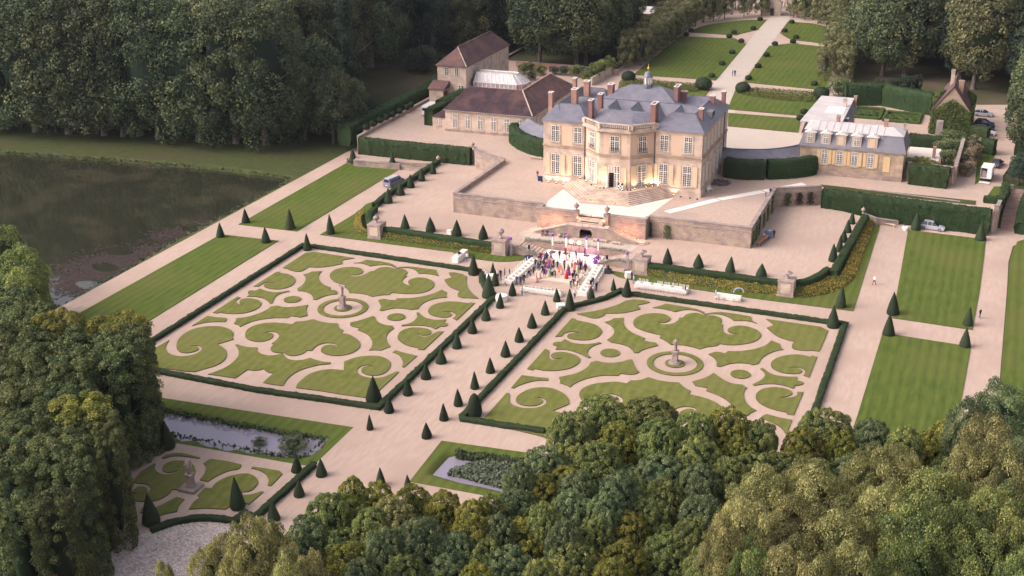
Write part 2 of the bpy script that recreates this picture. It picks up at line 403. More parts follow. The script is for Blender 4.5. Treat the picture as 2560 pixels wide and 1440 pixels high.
# ------------------------------------------------------------------ the two embroidered lawns
LEFT = [
 (T1,'1636,272* 1940,72* 2060,60* 2595,142* 2425,172* 2428,218* 2240,255 2110,265 1975,260* 1940,290 1880,318 1820,322 1770,312 1715,296* 1718,290*','M'),
 (T1,'1555,325* 1605,328* 1600,345* 1680,350 1755,375 1800,420 1800,460 1760,505 1680,540 1580,556 1480,552 1410,532 1385,510 1400,490 1450,475 1510,477 1552,500* 1530,475 1480,463 1410,468 1350,495 1320,518* 1250,518*','M'),
 (T1,'1335,548* 1400,575 1500,597 1600,595 1722,575* 1725,590* 1640,605 1560,640 1515,690 1500,742* 1465,747* 1440,715 1380,680 1290,660 1160,655* 1200,625* 1180,615 1172,600 1185,582 1215,574 1255,578* 1285,575*','M'),
 (T1,'1035,655* 1075,672* 1035,690 1015,715 1030,745 1075,765 1100,767* 1070,750 1060,725 1080,700 1130,683 1200,680 1290,695 1340,725 1350,755 1320,800 1250,840 1150,870 1020,885 900,882 790,867* 770,880* 705,870*','M'),
 (T1,'1910,358* 1960,350 2030,322* 2160,316* 2120,360 2110,400 2130,450 2190,500 2275,535* 2255,565* 2310,568 2350,580 2362,605 2360,622* 2270,632 2190,652 2130,675 2085,697* 2042,693* 2035,650 2000,615 1940,590 1880,580 1845,580* 1832,550* 1900,500 1935,450 1942,410 1935,385','M'),
 (T1,'1475,790* 1560,777* 1640,795 1720,798 1850,785 1975,767* 1952,810 1950,860 1968,908* 1870,932* 1740,912* 1705,940* 1550,940 1400,952 1260,980 1150,1018 1070,1058* 1040,1035 985,1015* 1010,985 1020,945* 1120,935 1250,905 1370,860 1450,815','M'),
 (T1,'635,913* 750,932 885,942* 885,965 865,992* 780,992 650,997 540,1015 425,1047*','M'),
 (T3,'120,332* 85,385 75,440 100,490 160,525 260,545 370,540 470,515 540,475 558,440 540,412 490,402 440,402 395,415* 460,407 500,420 515,440 500,465 450,485 380,500 300,498 250,475 222,430 225,370 260,300 330,240 430,190 550,158 680,145 800,148 890,170 950,200 982,238* 968,280 978,320* 880,350 765,385* 820,415 870,460 888,515 875,570 830,620 740,670 610,710 460,752* 330,745 180,725 0,702 -430,645*','M'),
 (T3,'1005,392* 1040,388* 1080,405 1180,425 1300,430* 1292,460 1310,490 1370,520 1450,535 1540,530 1640,505* 1665,550 1720,585 1800,600 1900,595 2000,567* 2080,595 2180,620 2280,628* 2265,648* 2130,660 2000,690 1860,735 1750,800 1690,860 1640,938* 1500,922 1375,898* 1512,772* 1460,765 1410,740 1385,712* 1320,730 1240,735 1170,722* 1005,838* 820,810 640,785* 770,740 900,680 1000,600 1045,540 1050,480 1035,430','M'),
 (T3,'1810,85* 1930,75 2045,52* 2130,80 2240,100 2370,108* 2375,150 2400,175 2443,195* 2415,235* 2520,255 2600,300 2655,350 2668,400 2640,450 2570,495 2450,530 2330,538 2220,520 2160,490 2145,460 2165,425 2210,402 2280,392 2330,400 2372,427* 2345,385 2280,370 2200,370 2110,395 2060,430 2025,472* 1955,468* 1920,500 1850,528 1770,540 1710,530 1655,498* 1580,500 1510,485 1475,455 1485,420 1525,382* 1488,378* 1550,330 1588,280 1570,240 1520,220 1460,215 1390,237* 1470,232 1505,250 1500,290 1460,320 1390,345 1300,350 1210,335 1150,300 1135,250 1165,190 1250,140 1370,108 1500,97 1620,102 1765,118*','M'),
 (T2,'905,290* 980,288 1030,300 1058,330 1045,355 1020,378* 1055,385* 1015,410 990,450 1010,480 1060,500 1110,500 1165,490* 1110,493 1070,475 1075,445 1120,418 1200,403 1290,408 1370,435 1412,475 1405,525 1340,575 1230,608 1090,618 960,612 850,602* 815,630* 700,638 590,655* 500,625 400,610 285,605* 270,565 240,540 215,522* 235,497* 150,480 80,450 30,400 30,350 90,300 190,270 290,262 390,268 450,290 465,320 440,350 370,368 300,362 268,338* 290,370 350,388 430,380 510,350 575,317* 610,318* 650,290 710,268 790,262 850,272','M'),
 (T2,'340,207* 420,200 515,165* 680,185 825,210* 880,235 915,265* 910,280* 870,255 800,235 720,232 640,238 565,250* 500,225 430,210','M'),
 (T2,'915,280* 960,262 1030,258 1110,256* 1250,275 1445,300* 1450,335 1475,378* 1400,362 1300,350 1205,347* 1180,310 1120,282 1030,270','M'),
 (T2,'1610,335* 1690,335 1800,358* 1848,392* 1840,460 1860,530 1910,600 2010,682* 1890,675* 1800,672 1740,655 1728,625 1745,595 1768,583* 1690,555 1620,520 1580,480 1550,430* 1600,415 1660,400* 1625,370','M'),
 (T2,'670,705* 740,687* 820,700 900,705* 920,680* 1040,678 1180,668 1320,640 1430,605 1515,565* 1585,600* 1570,635 1588,665* 1480,675 1380,695 1290,730 1230,775 1200,820* 1110,830* 1010,815 900,810 800,825 720,847* 685,835* 705,800 700,760','M'),
 (T2,'1905,735* 1958,742* 1715,970* 1665,945* 1700,915 1698,885 1660,862 1600,852 1550,855 1510,866* 1600,860 1645,885 1640,910 1600,930 1530,935 1440,920 1370,895 1335,855 1350,810 1410,765 1510,735 1620,722 1740,728 1870,745*','M'),
 (T2,'1180,870* 1215,870* 1250,910 1320,945 1440,968 1575,960* 1545,1000* 1590,1015 1590,1040 1550,1055 1500,1050* 1435,1090* 1370,1060 1280,1045 1150,1040 980,1048* 980,1035* 1080,1015 1150,975 1190,925','M'),
 (T2,'1480,1120* 1540,1120* 1275,1368* 1200,1360* 1215,1340* 1100,1320 1010,1285 945,1235 928,1190 960,1130 1030,1090 1130,1070 1240,1072 1340,1092 1378,1130 1350,1160 1290,1175 1230,1165 1193,1133* 1205,1165 1250,1190 1310,1190 1380,1165 1430,1140','M'),
 (T2,'300,1000* 400,980 500,950 600,915* 625,925* 640,970 700,1015 790,1040 860,1045* 875,1080* 810,1130 775,1190 780,1250 835,1325* 760,1350 710,1373* 620,1368 545,1373* 580,1330 590,1270 570,1210 510,1150 395,1102* 420,1075* 350,1060 295,1035','M'),
 (T4,'1500,490* 1545,467* 1620,490 1720,515 1825,540* 1655,692* 1625,685* 1640,640 1625,580 1580,525','M'),
 (T4,'855,618* 950,580 1080,550 1200,540 1320,545 1420,580 1470,630 1465,690 1420,750 1340,790 1240,802 1150,788 1090,755 1090,715 1130,685 1200,675 1275,692* 1220,668 1150,663 1080,680 1035,715 1030,755 1070,795 1150,825 1260,838 1370,825 1460,790 1550,750* 1585,755* 1210,1108* 900,1065 550,1010 215,965* 230,920 290,860 400,780 540,735 700,720 850,735*','M'),
]
AFF = ((-1.01138689, 7.16327842e-02), (2.08615616e-02, 1.01108443), (-138.073831, 2.84700052))
def mir(p): return (p[0]*AFF[0][0] + p[1]*AFF[1][0] + AFF[2][0], p[0]*AFF[0][1] + p[1]*AFF[1][1] + AFF[2][1])
def circ(c, r, n=40, r2=None):
    return [(c[0] + r*math.cos(2*math.pi*k/n), c[1] + (r2 or r)*math.sin(2*math.pi*k/n)) for k in range(n)]
def ring(name, c, ro, ri, z0, z1, m):
    mb = MB(); n = 56; a, b = circ(c, ro, n), circ(c, ri, n)
    for i in range(n):
        j = (i+1) % n
        mb.quad((*a[i], z1), (*a[j], z1), (*b[j], z1), (*b[i], z1)); mb.quad((*a[i], z0), (*a[j], z0), (*a[j], z1), (*a[i], z1), 1)
        mb.quad((*b[j], z0), (*b[i], z0), (*b[i], z1), (*b[j], z1), 1)
    return tag(mb.build(name, [M[m], M['soil']]), kind='structure')
LC = (-94.67, 166.55)
for side in (0, 1):
    for t, txt, _ in LEFT:
        pts = OL(txt, *t)
        if side: pts = [mir(p) for p in pts]
        sod('parterre_lawn', pts, .03, .12, 'grass_bed')
    f = mir if side else (lambda p: p)
    c = f(LC)
    ring('parterre_lawn', c, 4.1, 3.2, .03, .15, 'grass_bed'); sod('parterre_lawn', circ(c, 1.45), .03, .12, 'grass_bed')
    sod('parterre_lawn', circ(f((-104.26, 166.9)), 1.42), .03, .12, 'grass_bed')
    sod('parterre_lawn', circ(f((-84.83, 166.1)), 1.45), .03, .12, 'grass_bed')
STAT = (LC, mir(LC))
# small lower parterre: tile at 300,1000 scale 4.235
T5 = (300, 1000, 4.235)
for txt in ('445,620* 490,590 600,568* 700,580 850,618* 830,625* 720,608 620,600 540,605 470,627*',
            '365,680* 382,685* 368,715 385,760 440,790 510,797 590,775 630,735 610,700* 618,740 580,765 520,775 465,765 450,735 475,690 540,660 620,650 710,662 780,700 800,750 790,800 740,850 690,880* 715,900* 640,958* 555,955* 520,1000 440,1050 340,1080 190,1080* 100,1060* 180,1005 250,990 300,985 325,950 310,915 260,895 215,892* 130,880* 215,770*',
            '190,925* 250,925 285,945 290,970 270,990 190,1010* 120,980*',
            '885,680* 910,660 960,632* 1120,655 1285,692* 1278,715 1260,738* 1150,760 1050,800 980,840 930,872* 845,855* 880,810 905,760 908,710',
            '1390,730* 1410,715* 1550,735 1690,760* 1720,790* 1600,918* 1565,910* 1575,860 1550,800 1480,755',
            '970,945* 900,940* 820,1020* 850,1035* 780,1090 730,1165* 900,1155 1120,1165* 1200,1110* 1340,1105* 1365,1115* 1520,980* 1500,975* 1380,1010 1290,1015* 1290,985* 1380,970 1440,920 1462,870 1430,820 1360,790 1250,795 1120,830 1020,885',
            '215,1200* 235,1150* 380,1150* 500,1090 600,1035* 683,1060* 630,1120 605,1190* 520,1205 420,1232*'):
    sod('parterre_lawn', OL(txt, *T5), .034, .12, 'grass_bed')

# ------------------------------------------------------------------ cobbled apron, each stone real but too many to part
def cobbles():
    out = OL('320,1345* 400,1318 470,1300 560,1300* 625,1330* 640,1400* 600,1520* 60,1560* 150,1480* 250,1400*')
    sheet('cobble_bed', out, .045, 'gravel')
    P = [(p[0], p[1]) for p in out]; xs = [p[0] for p in P]; ys = [p[1] for p in P]
    rng = np.random.default_rng(5); s = .27
    X, Y = np.meshgrid(np.arange(min(xs), max(xs), s), np.arange(min(ys), max(ys), s*.8))
    X = X + (np.arange(X.shape[0]) % 2)[:, None]*s/2
    X = X.ravel(); Y = Y.ravel(); k = sdf(P, X, Y) < -.1; X = X[k]; Y = Y[k]
    n = len(X); X = X + rng.uniform(-.02, .02, n); Y = Y + rng.uniform(-.02, .02, n)
    hx = rng.uniform(.10, .125, n); hy = rng.uniform(.075, .098, n); h = .045 + rng.uniform(.03, .075, n)
    V = []
    for sx, sy, zz, q in ((-1,-1,0,1),(1,-1,0,1),(1,1,0,1),(-1,1,0,1),(-1,-1,1,.8),(1,-1,1,.8),(1,1,1,.8),(-1,1,1,.8)):
        V.append(np.stack([X+sx*hx*q, Y+sy*hy*q, .04 + (h-.04)*zz], 1))
    V = np.stack(V, 1).reshape(-1, 3); b = np.arange(n)[:, None]*8
    F = np.concatenate([b+np.array(f)[None] for f in ((4,5,6,7),(0,1,5,4),(1,2,6,5),(2,3,7,6),(3,0,4,7))])
    t = np.tile(rng.uniform(0, 1, n), 5)
    me = np_mesh('cobblestones', V, F, t)
    m = leaf_mat('cobble', (.42, .36, .36), (.66, .57, .53), (.80, .72, .67), trans=0, objrand=0, hue=0)
    tag(link('cobblestones', me, m), kind='stuff')
cobbles()
# ------------------------------------------------------------------ materials of the built things
M['stone'] = mat('stone', (.56, .43, .31), (.42, .31, .23), .9, .9, 8, c3=(.30, .23, .20), scale3=.35, bump=.5, bscale=2.5)
M['stone_pale'] = mat('stone_pale', (.66, .535, .44), (.56, .44, .36), .7, .9, 8, c3=(.44, .35, .29), scale3=.5, bump=.3, bscale=3)
M['render_ochre'] = mat('render_ochre', (.66, .49, .365), (.61, .45, .335), .4, .9, 6)
M['stone_wall'] = mat('stone_wall', (.46, .365, .295), (.34, .265, .225), .9, .95, 10, c3=(.27, .215, .21), scale3=.55, bump=.8, bscale=2.2, w=(.4, .7))
M['coping'] = mat('coping', (.34, .28, .26), (.24, .20, .20), 1.0, .9, 8, c3=(.42, .35, .30), scale3=.4, bump=.4, bscale=3)
M['urn_stone'] = mat('urn_stone', (.44, .35, .30), (.30, .23, .22), 1.5, .9, 8, bump=.5, bscale=5)
M['slate'] = mat('slate', (.16, .163, .205), (.20, .20, .245), .6, .45, 6, c3=(.22, .215, .25), scale3=.3, bump=.35, bscale=12, spec=.5)
M['zinc'] = mat('zinc', (.60, .56, .54), (.52, .49, .49), .5, .5, 5, spec=.5)
M['tile'] = mat('tile', (.155, .095, .098), (.11, .068, .078), .8, .9, 10, c3=(.22, .12, .095), scale3=.3, bump=.8, bscale=7, stretch=(1.4, .35, 1))
M['tile_dark'] = mat('tile_dark', (.070, .042, .050), (.045, .029, .038), .8, .9, 10, c3=(.13, .07, .065), scale3=.35, bump=.8, bscale=7, stretch=(1.6, .35, 1))
M['brick'] = mat('brick', (.31, .175, .155), (.25, .135, .12), 3, .9, 6, bump=.4, bscale=9)
M['brick_pale'] = mat('brick_pale', (.46, .28, .21), (.36, .21, .17), 3, .9, 6, bump=.4, bscale=9)
M['white'] = mat('white_paint', (.76, .73, .68), rough=.6)
M['cloth'] = mat('white_cloth', (.84, .80, .74), (.78, .73, .67), 3, .9, 4)
M['mat_white'] = mat('cream_mat', (.78, .72, .62), (.73, .66, .57), .8, .9, 5)
M['glass'] = mat('window_glass', (.03, .028, .035), (.07, .06, .07), 1.5, .12, 3, spec=.8)
M['iron'] = mat('iron', (.04, .04, .05), rough=.6)
M['gold'] = mat('gold', (.8, .5, .12), rough=.3, metal=.8)
M['shutter'] = mat('shutter', (.66, .51, .36), rough=.8)
M['shutter_yellow'] = mat('shutter_yellow', (.66, .48, .26), rough=.8)
M['wood_door'] = mat('wood_door', (.16, .055, .04), rough=.7)
M['dark'] = mat('dark_interior', (.02, .015, .018), rough=.9)
M['boxwood'] = leaf_mat('boxwood', (.018, .036, .015), (.034, .060, .022), (.070, .100, .034), .05, .08, .01)
M['yew'] = leaf_mat('yew', (.016, .028, .015), (.030, .048, .022), (.058, .076, .034), .03, .28, .02)
M['hedge_leaf'] = leaf_mat('hedge_leaf', (.018, .038, .014), (.034, .062, .020), (.065, .10, .030), .06, .12, .015)
M['hedge_top'] = leaf_mat('hedge_top', (.04, .07, .02), (.075, .11, .03), (.13, .16, .045), .06, .12, .015)
M['flowers'] = leaf_mat('flowers', (.05, .075, .02), (.19, .175, .04), (.56, .38, .06), .06, .0, .0)
M['flowers_dull'] = leaf_mat('flowers_dull', (.045, .07, .022), (.10, .12, .03), (.24, .20, .05), .06, .0, .0)

joints(M['stone_wall'], .9, .38, .03, .7); joints(M['stone'], .7, .33, .025, .75); joints(M['stone_pale'], 1.1, .42, .02, .84)
joints(M['slate'], .6, .26, .02, .86); joints(M['tile'], .3, .22, .03, .8); joints(M['tile_dark'], .3, .22, .03, .8)
# ------------------------------------------------------------------ ribbons, walls, hedges
def offset(path, d, closed=False):
    out = []; n = len(path)
    for i in range(n):
        p = Vector(path[i]); a = Vector(path[i-1]) if (i > 0 or closed) else None
        b = Vector(path[(i+1) % n]) if (i < n-1 or closed) else None
        d1 = (p-a).normalized() if a is not None else None; d2 = (b-p).normalized() if b is not None else None
        if d1 is None: d1 = d2
        if d2 is None: d2 = d1
        n1 = Vector((-d1.y, d1.x)); n2 = Vector((-d2.y, d2.x)); m = (n1+n2)
        m = m/max(m.length_squared, .3)*2
        q = p + m*d; out.append((q.x, q.y))
    return out
def ribbon(mb, path, th, z0, z1, mi=0, off=0.0):
    """a wall of thickness th along path (x, y), centre shifted by off to its left"""
    a = offset(path, off+th/2); b = offset(path, off-th/2)
    zs1 = list(z1) + list(z1)[::-1] if hasattr(z1, '__len__') else z1
    zs0 = list(z0) + list(z0)[::-1] if hasattr(z0, '__len__') else z0
    pts = a + b[::-1]; n = len(path)
    for i in range(n-1):
        q = [a[i], a[i+1], b[i+1], b[i]]
        t = [z1[i], z1[i+1], z1[i+1], z1[i]] if hasattr(z1, '__len__') else [z1]*4
        u = [z0[i], z0[i+1], z0[i+1], z0[i]] if hasattr(z0, '__len__') else [z0]*4
        vs = [(p[0], p[1], z) for p, z in zip(q, u)] + [(p[0], p[1], z) for p, z in zip(q, t)]
        fs = [(7,6,5,4), (0,1,2,3), (0,4,5,1), (2,6,7,3)]
        if i == 0: fs.append((3,7,4,0))
        if i == n-2: fs.append((1,5,6,2))
        mb.add(vs, fs, mi)
    return mb
def resample(path, step):
    out = []
    for i in range(len(path)-1):
        a, b = np.array(path[i][:2], float), np.array(path[i+1][:2], float); n = max(1, int(np.hypot(*(b-a))/step))
        for k in range(n): out.append(tuple(a + (b-a)*k/n))
    out.append(tuple(path[-1][:2])); return out
def hedge(name, path, w, h, z=0.0, leaf=.16, dens=30, seed=1, bump=.07, label='', cat='hedge', group=None, mats=None, step=.5, wild=0.0):
    """clipped hedge along path: bumpy body with small leaf faces all over it"""
    rng = np.random.default_rng(seed); R = resample(path, step); n = len(R)
    zs = z if hasattr(z, '__len__') else None
    prof = [(-.5, 0), (-.53, .35), (-.52, .75), (-.46, .97), (-.2, 1.0), (.2, 1.0), (.46, .97), (.52, .75), (.53, .35), (.5, 0)]
    k = len(prof); L = [np.array(offset(R, -px*w)) for px, _ in prof]
    zb = np.full(n, z) if zs is None else np.interp(np.linspace(0, 1, n), np.linspace(0, 1, len(zs)), zs)
    V = np.zeros((n, k, 3))
    for j, (px, pz) in enumerate(prof):
        V[:, j, :2] = L[j]; V[:, j, 2] = zb + pz*h
    J = rng.normal(0, bump, V.shape); J[:, 0, 2] = 0; J[:, -1, 2] = 0
    J[:, 4:6, 2] += (rng.normal(0, bump*1.2, n)*wild + rng.normal(0, bump*.3, n))[:, None]
    V += J*np.array([1, 1, .7]); V[:, (0, -1), 2] = zb[:, None] - .1
    idx = np.arange(n*k).reshape(n, k)
    F = np.stack([idx[:-1, :-1], idx[:-1, 1:], idx[1:, 1:], idx[1:, :-1]], -1).reshape(-1, 4)
    caps = []
    for e, s in ((0, 1), (n-1, -1)):
        for j in range(k//2-1):
            q = [idx[e, j], idx[e, j+1], idx[e, k-2-j], idx[e, k-1-j]]; caps.append(q if s > 0 else q[::-1])
    F = np.concatenate([F, np.array(caps)])
    Vf = V.reshape(-1, 3); A = Vf[F[:, 0]]; B = Vf[F[:, 1]]; C = Vf[F[:, 2]]; D = Vf[F[:, 3]]
    NN = np.cross(C-A, D-B); ar = np.linalg.norm(NN, axis=1)/2; NN = NN/(2*ar[:, None]+1e-9)
    cen = Vf.mean(0); total = int(min(ar.sum()*dens, 60000)); pick = rng.choice(len(F), total, p=ar/ar.sum())
    u, v = rng.uniform(0, 1, total)[:, None], rng.uniform(0, 1, total)[:, None]
    P = A[pick]*(1-u)*(1-v) + B[pick]*u*(1-v) + C[pick]*u*v + D[pick]*(1-u)*v
    N = NN[pick]; P = P + N*rng.uniform(-.3, .5, total)[:, None]*leaf
    LV, LF = leaf_quads(P, N, leaf, rng, .55)
    ph = rng.uniform(0, 6, 3)
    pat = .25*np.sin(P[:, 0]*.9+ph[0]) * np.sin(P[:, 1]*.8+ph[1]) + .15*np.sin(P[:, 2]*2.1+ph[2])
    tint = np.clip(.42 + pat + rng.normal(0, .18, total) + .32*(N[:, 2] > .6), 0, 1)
    allV = np.concatenate([Vf, LV]); allF = np.concatenate([F, LF+len(Vf)]); T = np.concatenate([np.full(len(F), .25), tint])
    o = link(name, np_mesh(name, allV, allF, T), mats or M['boxwood'])
    return tag(o, label, cat, group)

# ------------------------------------------------------------------ raised courts
def vadd(mb, *a, **k): mb.prism(*a, **k); return mb
UP = [(-133.2,246.0),(-104.8,246.0),(-104.3,247.4),(-102.8,243.2),(-95.0,239.6),(-95.5,214.4),(-77.2,214.0),(-77.2,211.9),(-56.6,211.9),(-56.6,213.6),(-37.8,213.4),(-37.9,238.0),(-29.6,242.4),(3.0,240.0),(3.4,255.0),(3.0,700.0),(-133.2,700.0)]
tag(MB().prism(UP, -.5, Z2, 0, 1).build('upper_court', [M['gravel_upper'], M['stone_wall']]), kind='structure')
hl = RAW([(1097,412),(962,497),(938,519)], Z1) + RAW([(924,540),(924,560),(935,572),(957,577),(1237,619)], Z1)
MID = [GX(884,401,Z1), GX(1085,409,Z1)] + hl + [(-79.2,199.6),(-76.9,199.6),(-76.9,203.5),(-57.4,203.5),(-57.4,199.6),(-54.6,199.6)] + RAW([(1612,668),(1950,713),(1984,715),(2030,703),(2064,682),(2090,690),(2163,543)], Z1) + [(-27.6,241.0),(-30,243.5),(-40,243.5),(-60,230),(-100,245),(-104,247.2),(-133,247)]
tag(MB().prism(clean(MID), -.4, Z1, 0, 1).build('middle_terrace', [M['gravel'], M['stone_wall']]), kind='structure')
# pale paving in front of the double stair
tag(MB().prism([(-77.0,203.6),(-57.3,203.6),(-56.2,211.2),(-58,213),(-77,213),(-79.5,207)], Z1-.02, Z1+.006).build('stair_paving', M['paving']), kind='structure')

def wall(name, label, path, th, z0, z1, cope=.12, over=.1, m='stone_wall', string=None, cat='wall', group=None, off=0.0):
    """z1: top of the masonry (scalar or per point); coping on it as a part, string course as a part"""
    c = path[0]; root = empty(name, (c[0], c[1], z0 if not hasattr(z0, '__len__') else z0[0]), label=label, cat=cat, group=group)
    inv = -root.location
    ribbon(MB(), path, th, z0, z1, off=off).build('masonry', M[m], root, inv)
    zc = [z + cope for z in z1] if hasattr(z1, '__len__') else z1 + cope
    if cope: ribbon(MB(), path, th+2*over, z1, zc, off=off).build('coping', M['coping'], root, inv)
    if string is not None: ribbon(MB(), path, th+.16, string, string+.22, off=off).build('string_course', M['coping'], root, inv)
    return root
TOP = Z2 + .75
wall('retaining_wall', 'long stained stone retaining wall at the left front of the upper court', [(-95.0,239.3),(-95.5,214.4),(-77.4,214.0)], .55, Z1-.3, TOP, string=Z2-.15)
wall('retaining_wall', 'stone retaining wall with climbing plants round the right front corner of the upper court', [(-56.4,213.6),(-37.8,213.4),(-37.9,238.0),(-29.6,242.4)], .55, Z1-.3, TOP, string=Z2-.15)
wall('retaining_wall', 'short stone wall stepping back beside the tall left hedge', [(-104.6,246.2),(-102.7,243.0),(-95.2,239.6)], .5, Z1-.3, TOP, string=Z2-.15)
wall('parapet_wall', 'low parapet wall with pots along the left edge of the side court', [(-133.2,700),(-133.2,330),(-133.2,246.2)], .5, -.5, Z2+.6)
wall('ramp_wall', 'low grey ramp wall at the foot of the tall left hedge', [GX(884,403,Z1), GX(1000,412,Z1)], .4, -.2, [Z1+.25, Z1+.1], cope=.1)
wall('ramp_wall', 'low stone wall rising towards the urn beside the left topiary row', [GX(1000,417,.6), GX(1050,424,.6), GX(1097,412,Z1)], .4, -.2, [.9, .8, Z1+.5], cope=.1)
wall('ramp_wall', 'sloping grey stone wall behind the bench near the silver car', [GX(2160,538,Z1), GX(2190,548,Z1), GX(2245,562,0)], .45, -.2, [Z1+.35, Z1+.2, .7], cope=.1)
# curved wall by the right hand steps
cw = [(2.9,240.3),(3.2,243.5),(3.3,248),(4.0,252.5),(5.3,255.6)]
wall('stair_wall', 'curved pale stone wall beside the long outdoor stair', [(2.2,240.0)]+cw, .5, -.2, [5.2,5.2,5.1,5.0,4.9,4.9], m='stone_pale', cope=.12)
def long_stair():
    root = empty('garden_stair', (4.9,241.5,0), label='long brick edged outdoor stair climbing beside the curved wall', cat='stair')
    n = 26
    for k in range(n):
        y = 241.8 + k*.52; x = 4.0 + (k/n)**2*1.4; z = (k+1)/n*4.3
        o = link('step', MB().box(-.1, 2.3, 0, .55, -z-.2, 0).mesh('step'), M['coping'] if k % 2 else M['brick_pale'], root, (x-4.9, y-241.5, z))
    return root
long_stair()

# side walls of the stage recess and the upper planter wall
wall('recess_wall', 'low sloping stone wall left of the stage topped with white flowers', [(-79.0,199.3),(-77.5,199.2),(-72.4,199.1)], .35, -.2, [Z1+.15, Z1+.1, .35], cope=.08)
wall('recess_wall', 'low sloping stone wall right of the stage topped with white flowers', [(-61.5,199.1),(-58.6,199.2),(-54.8,199.2)], .35, -.2, [.35, Z1+.1, Z1+.15], cope=.08)
wall('recess_wall', 'planter wall behind the stage lined with white flowers', [(-77.0,203.6),(-57.3,203.5)], .4, -.2, Z1+.25, cope=.08)
for s, x0 in ((1, -77.0), (-1, -57.3)):
    root = empty('side_steps', (x0, 201.4, 0), label='flight of pale stone steps %s the stage' % ('left of' if s > 0 else 'right of'), cat='steps')
    for k in range(7):
        link('step', MB().box(-.33, .33, -1.9, 1.9, -1.5, 0).mesh('step'), M['stone_pale'], root, (s*(.33+k*.66), 0, Z1-(k+1)*Z1/8))

# ------------------------------------------------------------------ double stair against the terrace
def grand_stair():
    root = empty('double_stair', (-66.9,209.8,Z1), label='double stone staircase with an arched grotto under the upper court', cat='staircase')
    inv = -root.location
    part = lambda nm, mb, m: mb.build(nm, M[m], root, inv)
    # bastion the flights lean on
    part('back_wall', MB().box(-77.4,-69.9,211.3,212.0,Z1-.3,TOP).box(-63.7,-56.4,211.3,212.0,Z1-.3,TOP).box(-69.9,-63.7,211.35,211.9,Z1-.3,Z2-1.2), 'stone_wall')
    part('coping', MB().box(-77.55,-70.3,211.15,212.1,TOP,TOP+.13), 'coping'); part('coping', MB().box(-63.3,-56.25,211.15,212.1,TOP,TOP+.13), 'coping')
    part('string_course', MB().box(-77.5,-70.25,211.17,211.3,Z2-.15,Z2+.07), 'coping'); part('string_course', MB().box(-63.35,-56.3,211.17,211.3,Z2-.15,Z2+.07), 'coping')
    part('return_wall', MB().box(-77.4,-76.9,212.0,214.3,Z1-.3,TOP), 'stone_wall'); part('return_wall', MB().box(-56.9,-56.4,212.0,213.4,Z1-.3,TOP), 'stone_wall')
    for x in (-69.75, -63.85):
        part('pier', MB().box(x-.45,x+.45,211.0,212.15,Z1,TOP+.1).box(x-.52,x+.52,210.93,212.22,TOP+.1,TOP+.25), 'stone_wall')
    LZ = Z2-1.15
    for k in range(6):                                     # upper flight
        part('step', MB().box(-69.3,-64.3,210.25+k*.33,212.0 if k < 5 else 212.4,LZ-.02,LZ+.192*(k+1)), 'stone_pale')
    LZ = Z2-1.15
    part('landing', MB().box(-70.6,-63.0,208.45,211.3,LZ-.3,LZ), 'stone_pale')
    n = 13; dz = (LZ-Z1)/n
    for s, xs, sp in ((-1, -70.6, .44), (1, -63.0, .46)):
        for k in range(n):
            x0, x1 = xs+s*k*sp, xs+s*(k+1)*sp
            part('step', MB().box(min(x0,x1), max(x0,x1)+.0, 208.5, 211.3, Z1-.2, LZ-(k+1)*dz+.001*k), 'stone_pale')
    # front face with the arch, sloping with the flights
    mb = MB(); ax0, ax1, cx = -68.0, -65.6, -66.8
    out = [(-76.6,Z1-.1),(ax0,Z1-.1)] + [(cx - 1.2*math.cos(math.pi*k/12), Z1+1.15 + .95*math.sin(math.pi*k/12)) for k in range(13)] + [(ax1,Z1-.1),(-57.1,Z1-.1),(-57.1,Z1+.25),(-63.0,LZ+.2),(-70.6,LZ+.2),(-76.6,Z1+.25)]
    t = MB().prism(out, 0, .4, bottom=False); vs = [(x, 208.5-z, y) for x, y, z in t.v]
    mb.add(vs, [f for f in t.f])
    tr = tessellate_polygon([[Vector((p[0], p[1], 0)) for p in out]]); mb.add([(p[0],208.5,p[1]) for p in out], [tuple(q) for q in tr])
    part('front_wall', mb, 'stone_wall')
    part('stringer', MB().bar((-76.7,208.3,Z1+.32),(-70.6,208.3,LZ+.27),.55,.12).bar((-63.0,208.3,LZ+.27),(-57.0,208.3,Z1+.32),.55,.12).box(-70.6,-63.0,208.05,208.55,LZ+.2,LZ+.3), 'coping')
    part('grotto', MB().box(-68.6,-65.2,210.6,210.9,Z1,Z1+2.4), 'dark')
    rail = MB()
    for x in np.linspace(-70.3, -63.3, 6): rail.bar((x,208.3,LZ+.3),(x,208.3,LZ+1.0),.04)
    rail.bar((-70.3,208.3,LZ+1.0),(-63.3,208.3,LZ+1.0),.05); rail.build('railing', M['iron'], root, inv)
    for s, x in ((-1,-76.9),(1,-56.8)):
        for k in range(2): part('foot_step', MB().lathe([(1.5-.4*k, Z1-.05), (1.5-.4*k, Z1+.14+.13*k)], 20, (x,209.6,0)), 'stone_pale')
    return root
grand_stair()
def bench(x, y, z, rz, label, w=2.0, m='stone_pale', back=False):
    root = empty('bench', (x, y, z), rz, label=label, cat='bench')
    link('seat', MB().box(-w/2, w/2, -.25, .25, .40, .5).mesh('seat'), M[m], root)
    for s in (-1, 1): link('leg', MB().box(-.1, .1, -.22, .22, 0, .40).mesh('leg'), M[m], root, (s*(w/2-.2), 0, 0))
    if back: link('backrest', MB().box(-w/2, w/2, .22, .28, .5, 1.0).mesh('backrest'), M[m], root)
    return root
bench(-74.2,207.6,Z1,0,'stone bench left of the grotto with people sitting behind the stage')
bench(-71.0,207.5,Z1,0,'stone bench nearest the left of the grotto arch')
bench(-63.9,207.4,Z1,0,'long stone bench just right of the grotto arch', 2.8)
bench(-60.6,207.2,Z1,0,'reddish stone bench under the right flight of stairs', 1.7)
